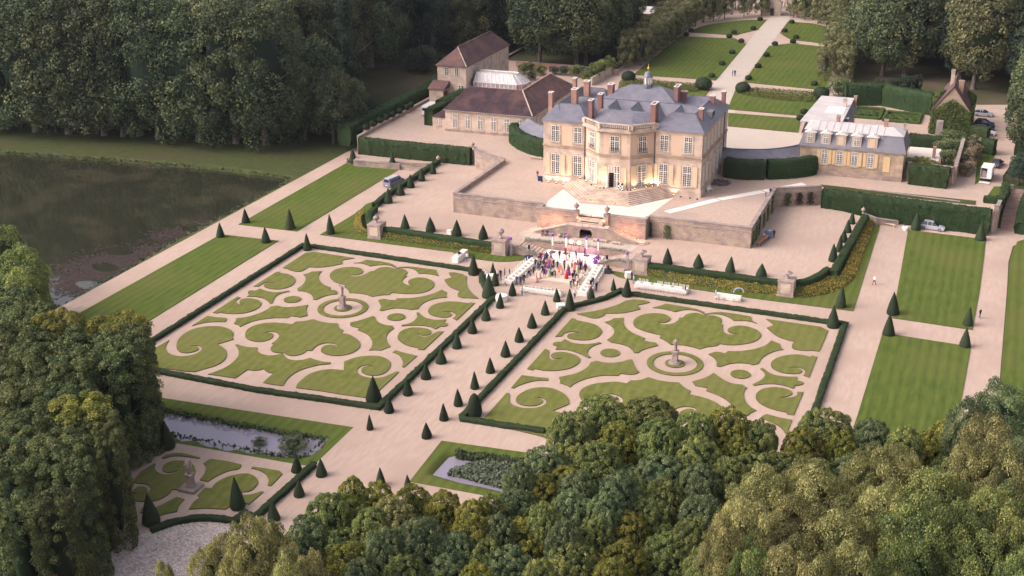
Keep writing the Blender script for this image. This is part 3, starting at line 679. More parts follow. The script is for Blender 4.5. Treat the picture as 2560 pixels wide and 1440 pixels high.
v = G(1340,398,Z2); bench(v.x, v.y, v.z, .1, 'white stone bench left of the house near the curved hedge', 2.4)
v = G(2222,565,0); bench(v.x, v.y, v.z, -.35, 'grey stone bench against the sloping wall by the white bags', 2.6)
v = G(1032,424,0); bench(v.x, v.y, v.z, -.1, 'grey stone bench at the foot of the low wall behind the grey van', 2.6)
v = G(1774,478,Z2); bench(v.x, v.y, v.z, math.radians(75), 'white garden bench with a high back beside the right wall of the house', 1.6, 'white', True)

# ------------------------------------------------------------------ hedges
LOW = [
 ('low clipped box hedge along the far and left sides of the left parterre', RAW([(405,841),(759,616),(1176,678),(1200,681)])),
 ('low clipped box hedge curving round the party side of the left parterre', RAW([(1200,681),(1206,692),(1204,705),(1214,724),(1238,744),(947,1023),(640,979),(405,939)])),
 ('low clipped box hedge along the central alley side of the right parterre', RAW([(1361,1083),(1157,1052),(1156,1046),(1412,776),(1437,768),(1477,759),(1515,748),(1552,730),(1567,737),(2070,809)])),
 ('low clipped box hedge along the right side of the right parterre', RAW([(2070,809),(2112,814),(2040,1021),(1995,1150)])),
 ('low clipped box hedge zigzagging round the small lower parterre', RAW([(786,1165),(637,1300),(612,1289),(589,1307),(528,1300),(480,1302),(434,1311),(378,1331)])),
]
for i, (lb, pth) in enumerate(LOW):
    if i == 0: pth = [(-116.2, 136.2)] + pth[0:]
    if i == 1: pth = pth[:-1] + [(-108.0,136.0),(-116.2,135.9)]
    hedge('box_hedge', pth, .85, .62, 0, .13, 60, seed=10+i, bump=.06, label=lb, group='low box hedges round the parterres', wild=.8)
TOPM = [M['hedge_leaf'], M['hedge_top']]
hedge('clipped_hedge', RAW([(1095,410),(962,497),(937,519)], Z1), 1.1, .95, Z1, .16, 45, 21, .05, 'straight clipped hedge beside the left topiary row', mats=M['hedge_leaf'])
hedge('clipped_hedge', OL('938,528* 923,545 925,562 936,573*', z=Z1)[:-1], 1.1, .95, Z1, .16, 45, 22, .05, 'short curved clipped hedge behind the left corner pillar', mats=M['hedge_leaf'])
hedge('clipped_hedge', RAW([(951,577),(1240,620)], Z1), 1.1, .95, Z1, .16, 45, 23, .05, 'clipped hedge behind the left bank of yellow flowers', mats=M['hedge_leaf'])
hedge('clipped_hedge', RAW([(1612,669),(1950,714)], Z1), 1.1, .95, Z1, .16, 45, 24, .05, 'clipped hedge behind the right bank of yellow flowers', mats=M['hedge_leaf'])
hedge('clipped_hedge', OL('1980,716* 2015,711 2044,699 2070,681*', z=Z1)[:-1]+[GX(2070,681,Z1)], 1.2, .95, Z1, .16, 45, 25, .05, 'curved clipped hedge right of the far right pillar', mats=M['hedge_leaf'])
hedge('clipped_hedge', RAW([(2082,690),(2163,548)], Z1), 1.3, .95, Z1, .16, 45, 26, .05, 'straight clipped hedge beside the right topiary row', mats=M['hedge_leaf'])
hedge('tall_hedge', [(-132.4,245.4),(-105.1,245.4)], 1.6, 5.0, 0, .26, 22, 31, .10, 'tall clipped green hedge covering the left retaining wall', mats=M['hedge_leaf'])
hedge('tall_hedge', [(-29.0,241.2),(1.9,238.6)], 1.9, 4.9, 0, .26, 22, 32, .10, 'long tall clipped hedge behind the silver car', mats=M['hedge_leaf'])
# flower banks between hedge foot and lawn
def bank(name, hi, lo, z1, z0, seed, label, m='flowers', dens=75, leaf=.17, lump=.10):
    rng = np.random.default_rng(seed); n = max(len(hi), len(lo))
    def rs(p, k):
        p = np.array(p); d = np.r_[0, np.cumsum(np.hypot(*np.diff(p, axis=0).T))]; t = np.linspace(0, d[-1], k)
        return np.stack([np.interp(t, d, p[:, 0]), np.interp(t, d, p[:, 1])], 1)
    k = int(np.hypot(*np.diff(np.array(hi), axis=0).T).sum()/.6)+2; A, B = rs(hi, k), rs(lo, k); q = 7
    V = []
    for j in range(q):
        t = j/(q-1); z = z1 + (z0-z1)*t**1.3
        V.append(np.c_[A+(B-A)*t, np.full(k, z) + (.06 if 0 < j < q-1 else -.15)])
    V = np.stack(V, 1) + rng.normal(0, .04, (k, q, 3)); idx = np.arange(k*q).reshape(k, q)
    F = np.stack([idx[:-1, :-1], idx[:-1, 1:], idx[1:, 1:], idx[1:, :-1]], -1).reshape(-1, 4); Vf = V.reshape(-1, 3)
    a, b, c, d = [Vf[F[:, i]] for i in range(4)]; ar = np.linalg.norm(np.cross(c-a, d-b), axis=1)/2
    N0 = np.cross(c-a, d-b)
    if N0[:, 2].mean() < 0: F = F[:, ::-1]
    tot = int(ar.sum()*dens); pk = rng.choice(len(F), tot, p=ar/ar.sum()); u, v = rng.uniform(0, 1, (2, tot, 1))
    P = a[pk]*(1-u)*(1-v)+b[pk]*u*(1-v)+c[pk]*u*v+d[pk]*(1-u)*v; P[:, 2] += rng.uniform(0, .35, tot)*(.6+.4*np.sin(P[:, 0]*2.3)*np.sin(P[:, 1]*2.9))
    fl = rng.uniform(0, 1, tot) < .55 + .2*np.sin(P[:, 0]*.8)*np.sin(P[:, 1]*1.1)
    T = np.where(fl, rng.uniform(.7, 1, tot), rng.uniform(0, .45, tot))
    LV, LF = leaf_quads(P, np.tile([0, -.3, 1.0], (tot, 1)), leaf, rng, .6)
    me = np_mesh(name, np.concatenate([Vf, LV]), np.concatenate([F, LF+len(Vf)]), np.concatenate([np.zeros(len(F)), T]))
    tag(link(name, me, M[m]), label, 'flower bed', kind='stuff')
bank('flower_bed', RAW([(912,524),(903,545),(906,566),(925,583)], Z1), RAW([(890,533),(884,560),(890,582),(922,594)]), Z1+.1, .1, 1, 'yellow flowers round the left corner')
bank('flower_bed', RAW([(955,581),(1237,623)], Z1), RAW([(950,600),(1232,637)]), Z1+.05, .1, 2, 'bank of yellow flowers left of the stage')
bank('flower_bed', RAW([(1614,673),(1944,717)], Z1), RAW([(1611,688),(1722,716),(1850,733),(1944,740)]), Z1+.05, .1, 3, 'bank of yellow flowers right of the stage')
bank('flower_bed', RAW([(1982,720),(2022,714),(2050,702),(2075,685),(2100,690),(2166,545)], Z1), RAW([(1976,745),(2022,747),(2072,737),(2110,722),(2140,695),(2192,552)]), Z1+.05, .1, 4, 'broad bed of yellow flowers sweeping round the right corner')

# ------------------------------------------------------------------ yew cones
def cone_proto(name, prof, nl, seed, leaf=.045):
    rng = np.random.default_rng(seed); n = 22; V = []; F = []
    for r, z in prof:
        for k in range(n):
            a = 2*math.pi*k/n; q = r*(1+rng.normal(0, .035)); V.append((q*math.cos(a), q*math.sin(a), z))
    m = len(prof)
    for j in range(m-1):
        for k in range(n): F.append((j*n+k, j*n+(k+1) % n, (j+1)*n+(k+1) % n, (j+1)*n+k))
    V = np.array(V); F = np.array(F)
    zz = rng.uniform(0, 1, nl*3); R = np.interp(zz, [p[1] for p in prof], [p[0] for p in prof]); zz = zz[rng.uniform(0, 1, nl*3) < R][:nl]; R = np.interp(zz, [p[1] for p in prof], [p[0] for p in prof])
    a = rng.uniform(0, 2*math.pi, len(zz)); P = np.stack([R*np.cos(a), R*np.sin(a), zz], 1); N = np.stack([np.cos(a), np.sin(a), np.full(len(a), .3)], 1)
    LV, LF = leaf_quads(P + N*rng.uniform(-.01, .02, len(a))[:, None], N, leaf, rng, .5)
    LV[:, 2] = np.maximum(LV[:, 2], 0)
    T = np.clip(.45 + rng.normal(0, .22, len(LF)), 0, 1)
    return np_mesh(name, np.concatenate([V, LV]), np.concatenate([F, LF+len(V)]), np.concatenate([np.full(len(F), .35), T]))
CONES = [cone_proto('yew_cone', [(.9, 0), (1.0, .05), (.9, .2), (.68, .42), (.45, .65), (.2, .87), (.07, .97), (0, 1.0)], 1700, 7),
         cone_proto('yew_cone', [(.88, 0), (1.0, .07), (.93, .2), (.7, .45), (.42, .70), (.17, .9), (.04, 1.0)], 1700, 8),
         cone_proto('yew_cone', [(.85, 0), (1.0, .1), (1.0, .25), (.9, .5), (.72, .72), (.45, .9), (.2, .98), (0, 1.0)], 1700, 9)]
def hgt(px, py, z, ytop):
    p = np.array(G(px, py, z)); lo, hi = 0, 60
    for _ in range(30):
        m = (lo+hi)/2; d = p + np.array([0, 0, m-0]) - np.array([0, 0, CAMH]); y = 720 - FPX*(d@UPV)/(d@FWD)
        if y > ytop: lo = m
        else: hi = m
    return lo
def dist(p): return (Vector(p) - Vector((0, 0, CAMH))).length
crng = random.Random(4)
def cone(x, yb, yt, w, label, z=0.0, kind=None, group='clipped yew cones of the formal garden'):
    r_px = w/2; p = G(x, yb - r_px*.36, z); r = r_px*dist(p)/FPX
    h = hgt(x, yb - r_px*.36, z, yt)
    o = link('yew_cone', CONES[kind if kind is not None else crng.randint(0, 1)], M['yew'], None, p, crng.uniform(0, 6), (r*crng.uniform(.96,1.06), r, h)); o.rotation_euler[0] = crng.uniform(-.03, .03); o.rotation_euler[1] = crng.uniform(-.03, .03)
    return tag(o, label, 'topiary cone', group)
ORD = ['first', 'second', 'third', 'fourth', 'fifth', 'sixth', 'seventh', 'eighth', 'ninth', 'tenth', 'eleventh', 'twelfth', 'thirteenth', 'fourteenth', 'fifteenth']
for i, (x, b, t, w) in enumerate([(1083,437,402,17),(1054,455,421,19),(1027,472,435,20),(1001,491,458,22),(971,511,469,22)]):
    cone(x, b, t, w, 'yew cone inside the left hedge line, %s from the urn by the tall hedge' % ORD[i], Z1)
for x, b, t, w, lb in [(883,411,370,20,'yew cone at the far left end of the lawn by the tall hedge'),(981,422,379,20,'yew cone in front of the tall hedge left of the grey van'),
  (615,561,521,20,'yew cone at the near left corner of the upper left lawn'),(726,577,521,25,'large yew cone at the near right corner of the upper left lawn'),
  (827,589,535,21,'yew cone on the grass at the corner left of the flower bank'),(551,597,556,20,'yew cone at the far left corner of the lower left lawn'),
  (665,611,567,23,'yew cone at the far right corner of the lower left lawn'),(769,629,582,21,'yew cone inside the far left corner of the left parterre'),
  (2289,579,531,24,'yew cone left of the silver car against the tall hedge'),(2451,605,553,25,'yew cone right of the silver car at the end of the tall hedge'),
  (2232,791,730,29,'yew cone at the near left corner of the upper right lawn'),(2101,773,713,26,'yew cone on the grass at the far right garden corner'),
  (2082,823,763,30,'big yew cone inside the far right corner of the right parterre'),(2419,818,766,24,'yew cone at the near right corner of the upper right lawn'),
  (2221,843,783,30,'yew cone at the far left corner of the lower right lawn'),(2412,872,819,26,'yew cone at the far right corner of the lower right lawn'),
  (1184,691,635,28,'large yew cone inside the hedge end by the white bar table'),(1222,749,684,35,'very large yew cone where the left low hedge bends by the party'),
  (1238,717,672,20,'slim yew cone just behind the very large one at the party'),(1232,692,655,15,'yew cone at the back beside the standing waiters left of the party'),
  (1281,742,703,20,'yew cone in front of the left long party table'),(1392,757,720,20,'yew cone at the right end of the centre long table'),
  (1425,780,721,27,'very large yew cone where the right low hedge bends by the party'),(1478,752,715,19,'yew cone inside the curved hedge right of the party'),
  (1534,729,695,15,'small yew cone beside the curved hedge near the buffet'),(1567,745,694,25,'large yew cone at the left end of the long white buffet table'),
  (934,1010,940,39,'largest yew cone at the near corner of the left parterre'),
  (420,1127,1051,37,'tall yew cone at the far left corner of the small lower parterre'),(742,1184,1138,27,'yew cone inside the hedge right of the small lower parterre'),
  (804,1194,1146,29,'yew cone outside the low hedge near the end of the canal'),(748,1245,1199,28,'yew cone on the gravel halfway along the lower hedge'),
  (685,1305,1250,32,'yew cone on the gravel by the zigzag of the lower hedge'),(379,1316,1234,43,'tall yew cone at the left end of the curved lower hedge'),
  (595,1277,1190,37,'tall yew cone on the grass scroll of the small lower parterre'),(952,1218,1168,26,'yew cone at the near edge of the alley behind the trees'),
  (1020,1224,1186,20,'small yew cone next to a round bush by the basin corner')]:
    cone(x, b, t, w, lb)
cone(1187,1046,984,38,'tall rounded yew at the near left corner of the right parterre', kind=2)
for i, (x, b, t, w) in enumerate([(1250,773,731,21),(1215,804,762,24),(1181,836,794,25),(1142,874,831,26),(1103,912,868,28),(1065,951,906,27),(1020,991,946,26),(973,1035,990,26),(925,1077,1035,18)]):
    cone(x, b, t, w, 'yew cone in the left row of the central alley, %s from the party' % ORD[i])
for i, (x, b, t, w) in enumerate([(1363,790,750,22),(1330,823,782,24),(1298,858,817,24),(1264,895,851,25),(1226,935,893,24),(1187,975,927,22),(1146,1018,971,24),(1110,1054,1008,24),(1067,1099,1055,25)]):
    cone(x, b, t, w, 'yew cone in the right row of the central alley, %s from the party' % ORD[i])
for i, (x, b, t, w) in enumerate([(1013,575,535,23),(1077,583,542,26),(1142,594,549,26),(1208,601,561,25)]):
    cone(x, b, t, w, 'yew cone behind the left flower bank, %s from the left' % ORD[i], Z1)
for i, (x, b, t, w) in enumerate([(1669,664,620,24),(1746,672,634,27),(1825,685,640,26),(1903,696,658,28)]):
    cone(x, b, t, w, 'yew cone behind the right flower bank, %s from the left' % ORD[i], Z1)
for i, (x, b, t, w) in enumerate([(2129,562,525,16),(2119,584,549,20),(2109,608,572,20),(2098,632,587,18),(2083,657,608,24)]):
    cone(x, b, t, w, 'yew cone inside the right hedge line, %s from the tall hedge' % ORD[i], Z1)

# ------------------------------------------------------------------ pillars with urns, and other urns
URN = [(.10,0),(.28,.02),(.28,.14),(.12,.24),(.10,.34),(.30,.52),(.48,.78),(.52,.95),(.42,1.05),(.50,1.12),(.30,1.18),(.18,1.34),(.10,1.46),(.05,1.62),(0,1.66)]
BOWL = [(.10,0),(.30,.02),(.30,.14),(.11,.26),(.10,.50),(.32,.72),(.66,.92),(.72,1.0),(.50,1.02),(.28,1.12),(.14,1.3),(.05,1.42),(0,1.45)]
BALL = [(.14,0),(.34,.02),(.34,.16),(.16,.28),(.14,.7),(.26,.85),(.46,1.05),(.56,1.3),(.52,1.55),(.36,1.75),(.16,1.86),(0,1.9)]
def pillar(x, y, label, urn, w=2.6, h=3.0):
    root = empty('garden_pillar', (x, y, 0), label=label, cat='pillar')
    link('plinth', MB().box(-w/2-.1, w/2+.1, -w/2-.1, w/2+.1, -.1, .35).mesh('plinth'), M['urn_stone'], root)
    link('shaft', MB().box(-w/2, w/2, -w/2, w/2, .35, h-.35).mesh('shaft'), M['urn_stone'], root)
    for k in range(4):
        a = k*math.pi/2
        link('panel', MB().box(-w*.32, w*.32, -w/2-.04, -w/2+.02, .7, h-.6).mesh('panel'), M['stone_pale'], root, (0, 0, 0), a)
    link('cap', MB().box(-w/2-.08, w/2+.08, -w/2-.08, w/2+.08, h-.35, h-.15).prism([(-w/2,-w/2),(w/2,-w/2),(w/2,w/2),(-w/2,w/2)], h-.15, h-.1).mesh('cap'), M['urn_stone'], root)
    link('urn', MB().lathe([(r*1.15, z+h-.1) for r, z in urn], 16).mesh('urn', True), M['urn_stone'], root)
    return root
pillar(-104.9, 199.2, 'stone pillar with an urn at the left corner of the flower bank', URN)
pillar(-79.8, 198.9, 'stone pillar topped by a pale ball shaped urn left of the stage', BALL)
pillar(-53.4, 198.3, 'stone pillar with a wide bowl urn right of the stage', BOWL)
pillar(-28.2, 196.6, 'stone pillar with a lidded bowl urn at the right corner of the flower bank', BOWL)
def urn(x, y, z, prof, s, label):
    o = link('stone_urn', MB().lathe(prof, 14).mesh('stone_urn', True), M['urn_stone'], None, (x, y, z), None, s); tag(o, label, 'urn')
urn(-69.75, 211.6, TOP+.25, URN, 1.0, 'stone urn on the left pier above the double stair')
urn(-63.85, 211.6, TOP+.25, URN, 1.0, 'stone urn on the right pier above the double stair')
v = G(1096,411,Z1); urn(v.x, v.y, Z1+.6, URN, .95, 'small pale urn at the top of the left topiary row')
v = G(2157,540,Z1); urn(v.x, v.y, Z1+.5, URN, .85, 'pale stone urn at the top of the right topiary row')
urn(-104.6, 245.0, TOP+.1, URN, .9, 'stone urn on the wall end beside the tall left hedge')
v = G(868,407,0); urn(v.x, v.y, 0, [(.5,0),(.5,.5),(.3,.6),(.4,.9),(.1,1.3),(0,1.35)], 1.0, 'weathered stone finial at the far end of the left path')
# statues
def statue(c, label, kind, sq=False):
    root = empty('statue', (c[0], c[1], .05), label=label, cat='statue'); m = M['urn_stone']
    if sq: link('base', MB().box(-1.15, 1.15, -1.15, 1.15, 0, .35).mesh('base'), M['coping'], root)
    else: link('base', MB().lathe([(.95,0),(.95,.25),(.8,.3),(.8,.45)], 20).mesh('base'), M['coping'], root)
    link('pedestal', MB().prism([(-.5,-.5),(.5,-.5),(.5,.5),(-.5,.5)], .3, .55).prism([(-.38,-.38),(.38,-.38),(.38,.38),(-.38,.38)], .55, 1.9).prism([(-.48,-.48),(.48,-.48),(.48,.48),(-.48,.48)], 1.9, 2.1).mesh('pedestal'), m, root)
    # draped figure grown round a skeleton
    J = {0: [(0,0,0,.30),(0,0,.5,.32),(.03,0,1.0,.26),(.02,0,1.35,.27),(0,0,1.62,.22),(0,0,1.78,.09),(.02,-.03,1.98,.15)],
         1: [(0,0,0,.30),(0,0,.5,.30),(-.05,0,1.0,.24),(0,0,1.35,.25),(.03,0,1.6,.20),(.03,0,1.75,.08),(.03,-.02,1.95,.14)],
         2: [(0,0,0,.36),(0,0,.5,.4),(0,0,.95,.42),(0,0,1.35,.40),(0,0,1.65,.3),(0,0,1.8,.13),(.0,-.03,2.0,.18)]}[kind]
    arms = {0: [[(4,),(-.28,0,1.62,.09),(-.38,-.05,1.95,.07),(-.30,-.1,2.3,.06)], [(4,),(.3,0,1.5,.09),(.38,-.12,1.15,.07),(.2,-.25,1.2,.06)]],
            1: [[(4,),(-.28,0,1.5,.09),(-.42,-.1,1.2,.07),(-.15,-.28,1.25,.06)], [(4,),(.3,0,1.5,.09),(.36,-.02,1.1,.07),(.3,-.1,.8,.06)]],
            2: [[(4,),(-.42,0,1.5,.12),(-.5,-.15,1.1,.1),(-.2,-.3,1.3,.08)], [(4,),(.42,0,1.5,.12),(.48,-.1,1.8,.09),(.2,-.15,2.05,.08)]]}[kind]
    V = [j[:3] for j in J]; R = [j[3] for j in J]; E = [(i, i+1) for i in range(len(J)-1)]
    for a in arms:
        p = a[0][0]
        for q in a[1:]: V.append(q[:3]); R.append(q[3]); E.append((p, len(V)-1)); p = len(V)-1
    me = skin('figure', V, E, R, 1); o = link('figure', me, m, root, (0, 0, 2.08)); 
    return root
def skin(name, V, E, R, sub=1, root=0, s=1.0):
    me = bpy.data.meshes.new(name); me.from_pydata([tuple(c*s for c in v) for v in V], E, []); ob = bpy.data.objects.new(name+'_tmp', me); COL.objects.link(ob)
    ob.modifiers.new('skin', 'SKIN')
    for i, r in enumerate(R):
        d = me.skin_vertices[0].data[i]; rr = r if hasattr(r, '__len__') else (r, r); d.radius = (rr[0]*s, rr[1]*s); d.use_root = (i == root)
    if sub: m2 = ob.modifiers.new('sub', 'SUBSURF'); m2.levels = sub
    dg = bpy.context.evaluated_depsgraph_get(); out = bpy.data.meshes.new_from_object(ob.evaluated_get(dg)); out.name = name
    bpy.data.objects.remove(ob); bpy.data.meshes.remove(me); out.polygons.foreach_set('use_smooth', [True]*len(out.polygons)); return out
statue(STAT[0], 'stone statue with a raised arm in the centre of the left parterre', 0)
statue(STAT[1], 'stone statue of a robed figure in the centre of the right parterre', 1)
v = G(478,1222,0); statue((v.x, v.y), 'weathered statue group on a square plinth in the small lower parterre', 2, True)
# ------------------------------------------------------------------ windows shared by every building
_WIN = {}
def window_meshes(w, h, cols, rows, trans=.30, d=.10):
    k = (round(w,2), round(h,2), cols, rows, trans)
    if k not in _WIN:
        f = MB(); b = .09
        f.box(-w/2, w/2, -d, .02, 0, b); f.box(-w/2, w/2, -d, .02, h-b, h)
        f.box(-w/2, -w/2+b, -d, .02, b, h-b); f.box(w/2-b, w/2, -d, .02, b, h-b)
        if cols > 2: f.box(-.07, .07, -d-.01, .02, b, h-b)
        zt = h*(1-trans)
        if trans: f.box(-w/2+b, w/2-b, -d-.02, .02, zt-.07, zt+.07)
        for i in range(1, cols):
            x = -w/2 + w*i/cols
            if abs(x) > .05: f.box(x-.028, x+.028, -d+.03, .015, b, h-b)
            elif cols == 2: f.box(-.05, .05, -d, .02, b, h-b)
        rt = max(1, round(rows*trans)) if trans else 0
        for i in range(1, rows-rt): z = zt*i/(rows-rt); f.box(-w/2+b, w/2-b, -d+.03, .015, z-.025, z+.025)
        for i in range(1, rt): z = zt + (h-zt)*i/rt; f.box(-w/2+b, w/2-b, -d+.03, .015, z-.025, z+.025)
        g = MB().quad((-w/2, -.02, 0), (w/2, -.02, 0), (w/2, -.02, h), (-w/2, -.02, h))
        _WIN[k] = (f.mesh('window'), g.mesh('pane'))
        _WIN[k][0].materials.append(M['white']); _WIN[k][1].materials.append(M['glass'])
    return _WIN[k]
def add_window(root, x, y, z, w, h, rz=0, cols=4, rows=8, trans=.3, surround=True, sm='stone_pale', shutters=None, sill=True):
    """x, y, z: middle of the sill in the world"""
    a, g = window_meshes(w, h, cols, rows, trans); loc = Vector((x, y, z)) - root.location
    o = link('window', a, None, root, loc, rz); link('pane', g, None, o)
    if surround:
        k = ('s', round(w,2), round(h,2), sm)
        if k not in _WIN:
            s = .22; mb = MB().box(-w/2-s, -w/2, -.07, .05, -.1, h+s).box(w/2, w/2+s, -.07, .05, -.1, h+s).box(-w/2, w/2, -.07, .05, h, h+s)
            mb.prism([(-.16,-.13),(.16,-.13),(.16,.02),(-.16,.02)], h+.02, h+s+.12)
            _WIN[k] = mb.mesh('surround'); _WIN[k].materials.append(M[sm])
            mb = MB().box(-w/2-.3, w/2+.3, -.2, .05, -.22, -.1); _WIN[k+(1,)] = mb.mesh('sill'); _WIN[k+(1,)].materials.append(M[sm])
        link('surround', _WIN[k], None, o)
        if sill: link('sill', _WIN[k+(1,)], None, o)
    if shutters:
        k = ('sh', round(w,2), round(h,2), shutters)
        if k not in _WIN:
            sw = w/2+.05; mb = MB().box(0, sw, -.06, 0, 0, h)
            for z0, z1 in ((.1, h*.3), (h*.34, h*.64), (h*.68, h-.1)): mb.box(.08, sw-.08, -.085, -.055, z0, z1)
            _WIN[k] = mb.mesh('shutter'); _WIN[k].materials.append(M[shutters])
        c, s = math.cos(rz), math.sin(rz)
        for sg in (-1, 1):
            dx = (w/2+.24) if sg > 0 else -(w/2+.24)-(w/2+.05)
            link('shutter', _WIN[k], None, root, loc + Vector((c*dx + s*.08, s*dx - c*.08, 0)), rz)
    return o
def roof_hip(mb, x0, x1, y0, y1, z0, z1, axis='x', i0=3.0, i1=3.0, mi=0, th=.12):
    """hipped roof; ridge along axis, insets i0, i1 of the ridge ends"""
    if axis == 'x': ym = (y0+y1)/2; A, B = (x0+i0, ym, z1), (x1-i1, ym, z1)
    else: xm = (x0+x1)/2; A, B = (xm, y0+i0, z1), (xm, y1-i1, z1)
    c = [(x0,y0,z0),(x1,y0,z0),(x1,y1,z0),(x0,y1,z0)]; v = c + [A, B] + [(p[0],p[1],z0-th) for p in c]
    f = [(0,1,5,4),(1,2,5),(2,3,4,5),(3,0,4)] if axis == 'x' else [(0,1,4),(1,2,5,4),(2,3,5),(3,0,4,5)]
    f += [(6,7,1,0),(7,8,2,1),(8,9,3,2),(9,6,0,3),(9,8,7,6)]
    mb.add(v, f, mi); return A, B
def ridge_cap(root, inv, pts, m='coping', w=.22):
    for a, b in pts: MB().bar(a, b, w, .12).build('ridge', M[m], root, inv)
def chimney(root, x, y, z0, z1, wx, wy, m='brick', cap='white'):
    loc = Vector((x, y, z0)) - root.location; h = z1-z0
    o = link('chimney', MB().box(-wx/2, wx/2, -wy/2, wy/2, 0, h-.5).box(-wx/2-.07, wx/2+.07, -wy/2-.07, wy/2+.07, h-.5, h-.3).box(-wx/2, wx/2, -wy/2, wy/2, h-.3, h-.12).mesh('chimney'), M[m], root, loc)
    t = .13; c = MB().box(-wx/2-.08, wx/2+.08, -wy/2-.08, -wy/2+t, h-.12, h).box(-wx/2-.08, wx/2+.08, wy/2-t, wy/2+.08, h-.12, h)
    c.box(-wx/2-.08, -wx/2+t, -wy/2+t, wy/2-t, h-.12, h).box(wx/2-t, wx/2+.08, -wy/2+t, wy/2-t, h-.12, h)
    link('chimney_cap', c.mesh('chimney_cap'), M[cap], o)
    return o

# ------------------------------------------------------------------ the chateau
def chateau():
    X0, X1, YF, YB, ZE = -82.7, -50.7, 229.6, 252.2, 17.0; cx = -67.0; ZS = 12.0
    root = empty('chateau', (-66.7, 241, Z2), label='large pale stone chateau with slate hipped roofs and brick chimneys in the centre', cat='house')
    inv = -root.location; P = lambda nm, mb, m: mb.build(nm, M[m] if isinstance(m, str) else m, root, inv)
    bay = [(cx-6.9,YF),(cx-3.1,226.4),(cx+3.1,226.4),(cx+6.9,YF)]
    out = [(X0,YF)] + bay + [(X1,YF),(X1,YB),(X0,YB)]
    P('ground_floor_wall', MB().prism(out, Z2-.3, ZS, top=False), 'stone_pale')
    P('upper_wall', MB().prism(out, ZS, ZE), 'render_ochre')
    def band(nm, z0, z1, o, m):
        pts = offset(out, -o, True); P(nm, MB().prism(pts, z0, z1, top=True), m)
    def bandring(nm, z0, z1, o, m, bottom=True):
        a = offset(out, -o, True); b = offset(out, .3, True); mb = MB(); n = len(a)
        for i in range(n):
            j = (i+1) % n
            q = [a[i], a[j], b[j], b[i]]; vs = [(p[0],p[1],z0) for p in q] + [(p[0],p[1],z1) for p in q]
            mb.add(vs, [(4,5,6,7),(3,2,1,0),(0,1,5,4)])
        P(nm, mb, m)
    bandring('plinth', Z2-.2, Z2+1.35, .14, 'stone_pale'); bandring('string_course', ZS-.12, ZS+.16, .16, 'stone')
    bandring('string_course', ZS-.5, ZS-.4, .07, 'stone'); bandring('frieze', ZE-.75, ZE-.25, .07, 'stone_pale'); bandring('cornice', ZE-.25, ZE+.02, .28, 'stone_pale')
    # quoins and upright stone strips on the upper floor
    for x, w in ((X0+.75,1.5),(X1-.75,1.5),(cx-7.5,1.0),(cx+7.5,1.0)):
        P('quoin', MB().box(x-w/2, x+w/2, YF-.05, YF+.05, ZS+.16, ZE-.25), 'stone_pale')
    for x in (-80.15, -75.5, -58.1, -53.45):
        P('window_bay', MB().box(x-1.25, x+1.25, YF-.035, YF+.05, ZS+.16, ZE-.25), 'stone_pale')
    for x in (cx-2.75, cx+2.75, cx): P('window_bay', MB().box(x-(.35 if x != cx else 1.2), x+(.35 if x != cx else 1.2), 226.365, 226.45, ZS+.16, ZE-.25), 'stone_pale')
    P('quoin', MB().box(X1-.05, X1+.05, YF, YF+1.3, ZS+.16, ZE-.25), 'stone_pale')
    # windows: front
    for x in (-80.15, -75.5, -58.1, -53.4):
        add_window(root, x, YF, 6.25, 1.75, 4.05, 0, 4, 10, .36, True, shutters='shutter')
        add_window(root, x, YF-.04, 12.85, 1.6, 3.2, 0, 4, 8, .3, True)
    add_window(root, cx, 226.36, 12.75, 1.8, 3.1, 0, 4, 8, .3)
    d1 = math.atan2(YF-226.4, 3.8)
    for s in (-1, 1):
        mx, my = cx+s*5.0, (YF+226.4)/2; rz = s*d1; nx, ny = math.sin(rz), -math.cos(rz)
        add_window(root, mx+nx*.02, my+ny*.02, 12.75, 1.7, 3.1, rz, 4, 8, .3)
        add_window(root, mx+nx*.02, my+ny*.02, 5.85, 1.9, 4.3, rz, 6, 9, .33, shutters='shutter')
    for s in (-1, 0, 1):                                    # small iron balconies upstairs
        rz = s*d1; mx, my = (cx+s*5.0, (YF+226.4)/2) if s else (cx, 226.4); mb = MB()
        for k in range(9): mb.box(-.9+k*.225-.015, -.9+k*.225+.015, -.30, -.27, 0, .75)
        mb.box(-.95,.95,-.32,-.25,.75,.80).box(-.95,.95,-.32,-.25,0,.05)
        link('balcony_rail', mb.mesh('balcony_rail'), M['iron'], root, Vector((mx+math.sin(rz)*.05, my-math.cos(rz)*.05, 12.75))-root.location, rz)
    # door in the middle of the bay, left leaf open
    o = add_window(root, cx+.55, 226.36, 5.65, 1.1, 4.3, 0, 3, 9, .33, False, sill=False)
    link('transom_window', window_meshes(1.1, 1.35, 3, 3, 0)[0], None, root, Vector((cx-.55, 226.36, 8.6))-root.location)
    P('doorway', MB().box(cx-1.08, cx, 226.33, 226.38, 5.65, 8.6), 'dark')
    link('door_leaf', window_meshes(1.0, 2.9, 3, 6, 0)[0], None, root, Vector((cx-1.12, 226.0, 5.65))-root.location, math.radians(70))
    P('door_surround', MB().box(cx-1.35,cx-1.1,226.3,226.45,5.65,10.2).box(cx+1.1,cx+1.35,226.3,226.45,5.65,10.2).box(cx-1.1,cx+1.1,226.3,226.45,9.97,10.2), 'stone_pale')
    for s in (-1, 1): P('shutter', MB().box(cx+s*1.4 if s > 0 else cx-2.45, cx+2.45 if s > 0 else cx-1.4, 226.26, 226.34, 5.65, 9.8), 'shutter')
    # right side, seen aslant
    for k in range(7):
        y = 231.3 + k*3.1
        add_window(root, X1, y, 12.75, 1.35, 3.2, math.pi/2, 4, 8, .3)
        if k != 2: add_window(root, X1, y, 6.25, 1.35, 3.9, math.pi/2, 4, 10, .35)
